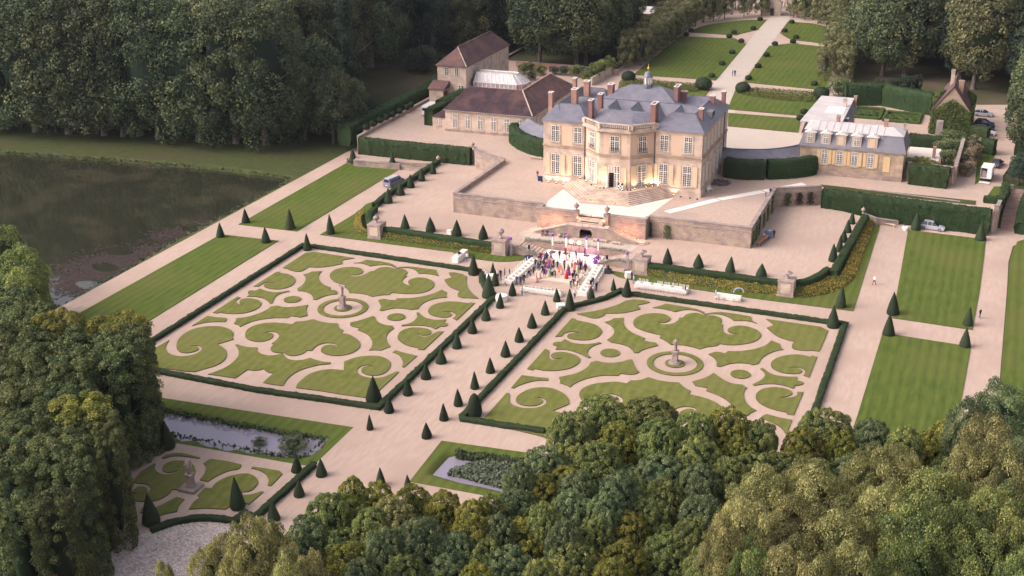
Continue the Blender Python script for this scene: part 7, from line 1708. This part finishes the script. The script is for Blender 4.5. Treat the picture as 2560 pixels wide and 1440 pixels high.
for x, y, lb in ((-70.9,201.6,'light tower at the left back of the stage'),(-68.4,201.8,'light tower second from the left on the stage'),(-64.6,201.9,'light tower third from the left on the stage'),(-62.4,201.8,'light tower at the right back of the stage')): tower(x, y, .42, 3.0, lb)
tower(-77.6,198.3,0,3.1,'white truss tower beside the left stone pillar', False); tower(-56.0,198.3,0,2.9,'truss tower beside the right stone pillar', False)
for i, (px, py) in enumerate(((1428,604),(1448,607))):
    p = G(px, py, 3.0); r = empty('flood_lamp', (p.x, p.y, Z1), label='bright warm flood lamp %s behind the stage' % ('on the left' if i == 0 else 'on the right'), cat='lamp')
    h = 3.0-Z1; link('lamp_stand', MB().bar((0,0,0),(0,0,h-.2),.06).mesh('lamp_stand'), M['iron'], r); link('lamp_glass', MB().lathe([(.05,h-.28),(.26,h-.18),(.32,h),(.26,h+.2),(.05,h+.28)], 12).mesh('lamp_glass', True), M['warm_glow'], r); light_at('flood_light', (0, -.5, h), 190, (1.0,.55,.28), .3, r)
for x, e in ((-68.5,60),(-64.0,110),(-66.3,60)): light_at('stage_wash', (x, 202.3, 1.5), e*.5, (.95,.35,.85), .2)
# steps and wall lamps glowing on the double stair
for x, y, z, e, c in ((-69.2,210.9,Z2-.4,26,(1,.5,.3)),(-64.4,210.9,Z2-.4,26,(1,.5,.3)),(-73.5,209.6,3.0,130,(1,.42,.25)),(-59.8,209.6,3.0,130,(1,.42,.25)),(-76,209.8,2.3,60,(1,.45,.28)),(-57.6,209.6,1.9,60,(1,.45,.28)),(-66.9,211.6,Z2+.3,22,(1,.6,.4)),(-69.8,220.3,Z2+.45,18,(1,.6,.3)),(-64.8,219.9,Z2+.4,18,(1,.6,.3))):
    r = empty('step_lamp', (x, y, z-.12), label='small black step lamp glowing warm on the stone stairs', cat='lamp', group='small lamps on the stairs')
    link('housing', MB().box(-.1,.1,-.1,.1,0,.12).mesh('housing'), M['iron'], r); light_at('lamp_light', (0, 0, .3), e, c, .1, r)
# uplights along the foot of the house
UPL = [(247,1240,0),(315,1245,1),(395,1255,1),(468,1265,1),(540,1250,1),(635,1215,1),(700,1245,1),(755,1283,0),(800,1305,1),(845,1312,1),(887,1318,0),(1035,1335,1),(1085,1340,1),(1140,1342,0),(1170,1340,0),(1215,1330,1),(1335,1315,1),(1402,1305,1),(1455,1305,1),(1553,1365,1),(1625,1398,1),(1700,1410,0),(1800,1425,0),(1875,1437,0)]
for i, (x, y, on) in enumerate(UPL):
    hi = 600 < x < 1500; p = G(1300+x/4.235, 160+y/4.235, Z2 + (1.35 if hi else 0)); p.y = min(p.y, (225.9 if abs(p.x+67) < 3.4 else 226.2+max(0, abs(p.x+67)-3.4)*.8 if hi else 229.0))
    r = empty('uplight', p, label='small %s uplight on the ground before the house front, %s' % (('glowing' if on else 'dark'), 'on the steps' if hi else 'left of the steps' if x < 600 else 'right of the steps'), cat='lamp', group='uplights along the house front')
    link('housing', MB().lathe([(.12,0),(.15,.1),(.15,.22),(.12,.24)], 8).mesh('housing'), M['iron'], r)
    if on:
        link('lens', MB().lathe([(.10,.245),(.10,.26)], 8).mesh('lens'), M['warm_glow'], r)
        L = bpy.data.lights.new('uplight_beam', 'SPOT'); L.energy = 210; L.color = (1.0,.64,.40); L.spot_size = math.radians(120); L.spot_blend = .8; L.shadow_soft_size = .08
        o = bpy.data.objects.new('uplight_beam', L); COL.objects.link(o); o.parent = r; o.location = (0,0,.35); o.rotation_euler = Vector((0,-.35,-1)).to_track_quat('-Z','Y').to_euler(); o.rotation_euler = (math.radians(180-14), 0, 0)
# band gear
rt = empty('drum_kit', (-61.9,199.2,.42), label='purple sparkling drum kit at the right of the stage', cat='drum kit')
link('bass_drum', MB().lathe([(.36,0),(.36,.5)], 16).mesh('bass_drum'), M['c_purple'], rt, (0,-.3,.36), 0); rt.children[-1].rotation_euler = (PI/2, 0, 0)
for dx, dy, z in ((-.4,0,.55),(.4,0,.55),(0,.25,.6)): link('drum', MB().lathe([(.2,z),(.2,z+.25)], 12).mesh('drum'), M['c_purple'], rt, (dx,dy,0))
for dx in (-.7,.7): link('cymbal', MB().lathe([(.02,0),(.02,1.1),(.25,1.1),(.02,1.14)], 12).mesh('cymbal'), M['gold'], rt, (dx,.1,0))
def speaker(px, py, z, h, label):
    p = G(px, py, z); r = empty('speaker', p, .3, label=label, cat='speaker'); link('stand', MB().bar((0,0,0),(0,0,h-.6),.06).mesh('stand'), M['iron'], r); link('cabinet', MB().prism([(-.2,-.2),(.2,-.2),(.15,.2),(-.15,.2)], h-.65, h).mesh('cabinet'), M['c_black'], r); link('grille', MB().box(-.16,.16,-.215,-.2,h-.6,h-.05).mesh('grille'), M['iron'], r)
speaker(1323,640,.3,2.1,'black speaker on a stand left of the stage steps'); speaker(1517,668,0,2.2,'black speaker on a stand right of the stage')
p = G(1322,652,0); o = MB().box(-.7,.7,-.4,.4,0,.9).prism([(-.72,-.42),(.72,-.42),(.72,.42),(-.72,.42)], .9, .95).build('sound_desk', M['c_navy'], None, p, .3); tag(o, 'dark blue covered sound desk at the far end of the left table', 'sound desk')
p = G(1520,683,0); r = empty('planter', p, label='black planter with a dark clipped shrub right of the stage', cat='planter'); link('pot', MB().box(-.55,.55,-.5,.5,0,.75).box(-.58,.58,-.53,.53,.68,.76).mesh('pot'), M['iron'], r); link('foliage', CONES[0], M['yew'], r, (0,0,.7), 0, (.35,.35,.9))
# white flowers along the walls: too many to count
def wall_flowers(nm, path, z, seed, label, w=.45):
    rng = np.random.default_rng(seed); R = resample(path, .12); n = len(R)*26; t = rng.uniform(0, len(R)-1.001, n); i = t.astype(int); a = np.array(R); P2 = a[i]+(a[i+1]-a[i])*(t-i)[:, None]
    zz = np.interp(t/(len(R)-1), np.linspace(0, 1, len(z)), z); P = np.c_[P2+rng.normal(0, w*.35, (n, 2)), zz+rng.uniform(0, .38, n)]
    LV, LF = leaf_quads(P, np.tile([0,-.4,.8], (n, 1)), .13, rng, .6); fl = rng.uniform(0, 1, n) < .5
    tag(link(nm, np_mesh(nm, LV, LF, np.where(fl, rng.uniform(.7, 1, n), rng.uniform(0, .3, n))), M['white_flowers']), label, 'flowers', kind='stuff')
M['white_flowers'] = leaf_mat('white_flowers', (.03,.055,.03), (.12,.16,.08), (.85,.80,.70), 0, 0, 0)
wall_flowers('wall_flowers', [(-78.4,199.2),(-72.6,199.1)], [Z1+.25,Z1+.2,.5], 1, 'white flowers on the left recess wall'); wall_flowers('wall_flowers', [(-61.3,199.1),(-55.2,199.2)], [.45,Z1+.2,Z1+.25], 2, 'white flowers on the right recess wall'); wall_flowers('wall_flowers', [(-76.9,203.5),(-57.5,203.4)], [Z1+.35,Z1+.35], 3, 'white flowers on the wall behind the stage')
# climbing plants on the right court wall
def climber(pts3, seed, label, lm='leaf_green', n=900, leaf=.22):
    rng = np.random.default_rng(seed); P = []
    for (x, y, z0, z1, w) in pts3:
        m = n; a = rng.uniform(0, 1, m)**.8; dx = rng.normal(0, w*.4, m)*(1-a*.4); P.append(np.c_[x+dx*pdir[0]+pn[0]*rng.uniform(.3,.55,m), y+dx*pdir[1]+pn[1]*rng.uniform(.3,.55,m), z0+a*(z1-z0)])
    P = np.concatenate(P); LV, LF = leaf_quads(P, np.tile([pn[0],pn[1],.4], (len(P), 1)), leaf, rng, .5)
    o = link('climbing_plant', np_mesh('climbing_plant', LV, LF, np.clip(rng.normal(.45,.25,len(P)),0,1)), M[lm]); tag(o, label, 'climbing plant')
pdir, pn = (0,1), (1,0)
for i, y in enumerate((215.2,218.0,221.0,225.5,229.5,234.0)): climber([(-37.85,y,Z1,Z1+3.2+.8*((i*7) % 3-1)*.5,1.1)], 60+i, 'green climber on the side of the right court wall, %s from the front corner' % ORD[i], n=500)
pdir, pn = (.88,.46), (.46,-.88)
for i, (x, y) in enumerate(((-35.5,239.2),(-33.5,240.3),(-31.5,241.3))): climber([(x,y,Z1+.3,Z1+2.8,1.2)], 70+i, ['dark creeper on the left of the short court wall','brown creeper in the middle of the short court wall','brown creeper on the right of the short court wall'][i], 'weedleaf' if i else 'leaf_forest', 420)
pdir, pn = (1,0), (0,-1)
climber([(-52.8,213.4,Z1,Z1+2.6,1.0)], 75, 'small climber in the corner right of the bastion wall', 'leaf_forest', 350); climber([(-55.9,213.4,Z1,Z1+2.8,.4)], 76, 'thin dark creeper up the corner by the bastion', 'leaf_dark', 260)
# chequered box and luggage by the house
p = G(1552,474,Z2+1.35); r = empty('chequered_box', (p.x, 225.2, Z2+1.36), label='black and white chequered box beside the open garden door', cat='box')
for i in range(3):
    for j in range(4): link('panel', MB().box(-.45+i*.3,-.15+i*.3,-.3,.3,j*.32,.32+j*.32).mesh('panel'), M['c_black' if (i+j) % 2 else 'white'], r)
p = G(1351,452,Z2); o = MB().box(-.45,.45,-.3,.3,0,.9).box(-.4,.4,-.25,.25,.9,.96).build('equipment_case', M['c_navy'], None, p); tag(o, 'dark blue case standing at the left corner of the house', 'case')
for k, (x, y) in enumerate(((2259,573),(2263,577),(2267,573))):
    p = G(x, y, 0); o = MB().lathe([(.3,0),(.38,.2),(.3,.5),(.1,.62),(0,.64)], 8).build('white_bag', M['white'], None, p); tag(o, ['white bag left of the heap by the bench','white bag at the front of the heap by the bench','white bag right of the heap by the bench'][k], 'bag')
p = G(1846,742,0.8); o = MB().tube([(.8*math.cos(a), 0, .8+.75*math.sin(a)) for a in np.linspace(0, PI, 12)], .12, 8).build('inflatable_ring', mat('ring_yellow', (.75,.6,.2), (.2,.45,.75), 1.2), None, p, .3); tag(o, 'yellow and blue inflatable arch on the small right table', 'inflatable')
p = G(1813,466,Z2); 
scatter('dry_plants', circ((GX(1800,458,Z2)), 2.2, 16), Z2, 900, .3, 12, 'plant_dry', 'dry plant patch at the right side of the house', .5)
# ------------------------------------------------------------------ vehicles
def car(px, py, z, rz, paint, label, L=4.4, W=1.8, H=1.5, kind='hatch', roofm=None):
    p = G(px, py, z); root = empty('van' if kind == 'van' else 'parked_car', (p.x, p.y, z), rz, label=label, cat='van' if kind == 'van' else 'car'); h2 = L/2; g = .2
    if kind == 'van': low = [(-h2,g),(h2-.15,g),(h2,.55),(h2-.05,.95),(h2-.75,1.12),(-h2,1.12)]; cab = [(-h2,1.12),(h2-.8,1.12),(h2-1.45,H-.05),(h2-1.7,H),(-h2+.08,H)]
    else: low = [(-h2+.05,g),(h2-.1,g),(h2,.55),(h2-.12,.78),(h2-1.05,.95),(-h2+.1,.98),(-h2,.7)]; cab = [(-h2+.12,.97),(h2-1.15,.94),(h2-1.95,H-.06),(h2-2.6,H),(-h2+.75,H-.03),(-h2+.3,H-.35)]
    def slab(outl, w0, w1, zlo, zhi):
        n = len(outl); mb = MB(); f = lambda z_: w0+(w1-w0)*max(0, min(1, (z_-zlo)/(zhi-zlo)))
        vs = [(x, -f(z_)/2, z_) for x, z_ in outl]+[(x, f(z_)/2, z_) for x, z_ in outl]
        mb.add(vs, [tuple(range(n)), tuple(range(n, 2*n))[::-1]]+[(i+n, (i+1) % n+n, (i+1) % n, i) for i in range(n)]); return mb
    b = link('body', slab(low, W, W, g, 1).mesh('body'), M[paint], root); m = b.modifiers.new('bevel', 'BEVEL'); m.width = .09; m.segments = 3; m.limit_method = 'ANGLE'
    zc = cab[0][1]; c = link('cabin', slab(cab, W-.06, W-.42, zc, H).mesh('cabin'), M['car_glass'] if kind != 'van' else M[paint], root); m = c.modifiers.new('bevel', 'BEVEL'); m.width = .06; m.segments = 2
    if kind == 'van':
        ws = [(h2-.81,1.16),(h2-1.44,H-.12)]; wq = (W-.06+W-.42)/4
        link('windscreen', MB().quad((ws[0][0]+.03,-wq+.02,ws[0][1]),(ws[0][0]+.03,wq-.02,ws[0][1]),(ws[1][0]+.03,wq-.1,ws[1][1]),(ws[1][0]+.03,-wq+.1,ws[1][1])).mesh('windscreen'), M['car_glass'], root)
        for s in (-1, 1):
            y0, y1 = s*(W/2-.035), s*(W/2-.19)
            for x0, x1 in ((h2-2.4,h2-1.35),(-h2+1.9,h2-2.6),(-h2+.4,-h2+1.7)): link('side_window', MB().quad((x0,y0,1.2),(x1,y0,1.2),(x1-.1,y1,H-.2),(x0,y1,H-.2)).mesh('side_window'), M['car_glass'], root)
        link('rear_window', MB().quad((-h2-.01,-.7,1.2),(-h2-.01,.7,1.2),(-h2+.04,.6,H-.2),(-h2+.04,-.6,H-.2)).mesh('rear_window'), M['car_glass'], root)
    else:
        link('roof', MB().prism([(-h2+.75,-W/2+.24),(h2-2.05,-W/2+.24),(h2-2.05,W/2-.24),(-h2+.75,W/2-.24)], H-.04, H+.025).mesh('roof'), M[roofm or paint], root)
        for s in (-1, 1):
            for x in (h2-2.3, -h2+1.5): link('door_pillar', MB().bar((x, s*(W/2-.02), .96), (x-.05, s*(W/2-.22), H), .09, .05).mesh('door_pillar'), M[paint], root)
            link('door_mirror', MB().box(-.1,.1,-.1,.1,0,.14).mesh('door_mirror'), M[paint], root, (h2-1.4, s*(W/2+.06), .92))
    for sx in (-1, 1):
        for s in (-1, 1):
            w = link('wheel', MB().lathe([(.16,-.11),(.31,-.11),(.33,-.05),(.33,.05),(.31,.11),(.16,.11)], 16).mesh('wheel'), M['tyre'], root, (sx*(h2-.82), s*(W/2-.1), .33)); w.rotation_euler = (PI/2, 0, 0)
            link('rim', MB().lathe([(.03,-.13),(.21,-.125),(.21,.125),(.03,.13)], 10).mesh('rim'), M['rim'], w)
        for s in (-1, 1): link('headlight' if sx > 0 else 'tail_light', MB().box(-.06,.04,-.16,.16,-.07,.07).mesh('light'), M['white' if sx > 0 else 'c_red'], root, (sx*(h2-.02), s*(W/2-.3), .68))
    link('bumper', MB().box(h2-.12,h2+.04,-W/2+.1,W/2-.1,.24,.42).mesh('bumper'), M['tyre'], root); link('number_plate', MB().box(-h2-.03,-h2+.02,-.26,.26,.5,.62).mesh('number_plate'), M['white'], root)
    return root
M['car_glass'] = mat('car_glass', (.025,.03,.045), rough=.08, spec=.9); M['tyre'] = mat('tyre', (.02,.02,.02), rough=.8); M['rim'] = mat('rim', (.35,.35,.38), rough=.35, metal=.6)
M['silver'] = mat('silver', (.52,.53,.60), rough=.25, metal=.25, spec=.6); M['van_grey'] = mat('van_grey', (.20,.22,.30), rough=.3, spec=.6); M['car_blue'] = mat('car_blue', (.03,.05,.14), rough=.25, spec=.7); M['car_dark'] = mat('car_dark', (.03,.035,.05), rough=.25, spec=.7); M['car_white'] = mat('car_white', (.75,.75,.76), rough=.3); M['van_roof'] = mat('van_roof', (.5,.5,.54), rough=.3)
car(2331,573,0,math.radians(-8),'silver','silver people carrier parked in front of the long tall hedge', 4.6,1.85,1.62)
v_ = car(985,462,0,math.radians(78),'van_grey','blue grey passenger van parked beside the left topiary row',5.1,1.9,1.95,'van')
# light roof panel of the van
link('roof', MB().prism([(-2.4,-.68),(.9,-.68),(.9,.68),(-2.4,.68)], 1.93, 1.98).mesh('roof'), M['van_roof'], v_)
car(2458,290,Z2,math.radians(-6),'silver','silver hatchback farthest up the car park',4.3,1.8,1.48)
car(2460,315,Z2,math.radians(-6),'car_blue','dark blue car second in the car park',4.5,1.85,1.6); car(2462,326,Z2,math.radians(-6),'car_dark','dark car third in the car park',4.3,1.8,1.5); car(2464,337,Z2,math.radians(-6),'car_white','white car nearest the small hedge in the car park',4.3,1.8,1.45)
car(2492,415,Z2,math.radians(78),'car_dark','dark blue car parked in front of the box truck',4.4,1.8,1.5)
car(1722,2,Z2,0,'car_white','white car glimpsed above the lime avenue',4.2,1.8,1.5) if False else None
def truck():
    p = G(2466,448,Z2); root = empty('box_truck', (p.x, p.y, Z2), math.radians(84), label='white box truck with its rear door open and tail lift down', cat='truck')
    link('cargo_box', MB().box(-2.3,-2.2,-1.05,-.25,.75,2.85).box(-2.2,1.6,-1.05,-1.0,.75,2.85).box(-2.2,1.6,1.0,1.05,.75,2.85).box(1.55,1.6,-1,1,.75,2.85).box(-2.2,1.6,-1,1,.75,.82).mesh('cargo_box'), M['car_white'], root)
    link('cargo_roof', MB().box(-2.32,1.62,-1.07,1.07,2.85,2.93).mesh('cargo_roof'), M['white'], root); link('cargo', MB().box(-1.9,-.4,.1,.9,.83,2.3).box(-2.0,-1.2,-.2,.1,.83,1.9).mesh('cargo'), M['coping'], root)
    link('rear_door', MB().box(-2.36,-2.3,-1.1,-.2,.78,2.82).mesh('rear_door'), M['car_white'], root); link('tail_lift', MB().box(-3.7,-2.35,-1.0,1.0,.12,.2).mesh('tail_lift'), M['white'], root); link('cab', MB().prism([(1.7,-.95),(3.3,-.95),(3.3,.95),(1.7,.95)], .4, 1.9).mesh('cab'), M['car_white'], root); link('chassis', MB().box(-2.2,3.2,-.7,.7,.42,.7).mesh('chassis'), M['tyre'], root)
    for x in (-1.2, 2.5):
        for s in (-1, 1): w = link('wheel', MB().lathe([(.1,-.13),(.38,-.13),(.38,.13),(.1,.13)], 14).mesh('wheel'), M['tyre'], root, (x, s*.85, .38)); w.rotation_euler = (PI/2, 0, 0)
truck()
p = G(1066,290,Z2); r = empty('van', (p.x, p.y+2, Z2), math.radians(90), label='white van half hidden behind the box hedge by the tiled wing', cat='van')
b = link('body', MB().prism([(-2.6,-1),(2.6,-1),(2.6,1),(-2.6,1)], .35, 2.5).mesh('body'), M['car_white'], r); m = b.modifiers.new('bevel', 'BEVEL'); m.width = .35; m.segments = 4
for sx in (-1, 1):
    for s in (-1, 1): w = link('wheel', MB().lathe([(.1,-.1),(.34,-.1),(.34,.1),(.1,.1)], 12).mesh('wheel'), M['tyre'], r, (sx*1.7, s*.95, .34)); w.rotation_euler = (PI/2, 0, 0)
link('windscreen', MB().box(-2.63,-2.55,-.8,.8,1.4,2.1).mesh('windscreen'), M['car_glass'], r)
# ------------------------------------------------------------------ evening air
def haze():
    o = MB().box(-700, 420, 40, 720, -4, 86).build('haze', []) if False else None
    me = MB().box(-700, 420, -30, 760, -4, 86).mesh('haze'); m = bpy.data.materials.new('haze'); m.use_nodes = True; N = m.node_tree.nodes; N.clear()
    out = N.new('ShaderNodeOutputMaterial'); v = N.new('ShaderNodeVolumePrincipled'); v.inputs['Density'].default_value = .00006; v.inputs['Color'].default_value = (.78, .84, 1.0, 1); v.inputs['Anisotropy'].default_value = .2
    m.node_tree.links.new(v.outputs[0], out.inputs['Volume']); me.materials.append(m); o = bpy.data.objects.new('haze', me); COL.objects.link(o); tag(o, kind='stuff')
haze()
# ------------------------------------------------------------------ labels of look-alikes get their place
def place_labels():
    by = {}
    for o in list(COL.objects):
        if o.parent is None and o.get('label') and 'many alike' not in o['label'] and 'row alike' not in o['label']: by.setdefault(o['label'], []).append(o)
    for lb, L in by.items():
        if 1 < len(L) <= 15 and L[0].get('category') in ('tree', 'shrub', 'lamp'):
            L.sort(key=lambda o: proj(*o.location)[0]); b = lb.replace('rounded ', '').replace('coloured ', '').replace(' of the near wood', ' of the wood')
            for i, o in enumerate(L): o['label'] = ORD[i] + ' from left, ' + b
    for o in list(COL.objects):
        if o.get('label') and len(o['label'].split()) > 16: o['label'] = ' '.join(o['label'].split()[:16])
place_labels()
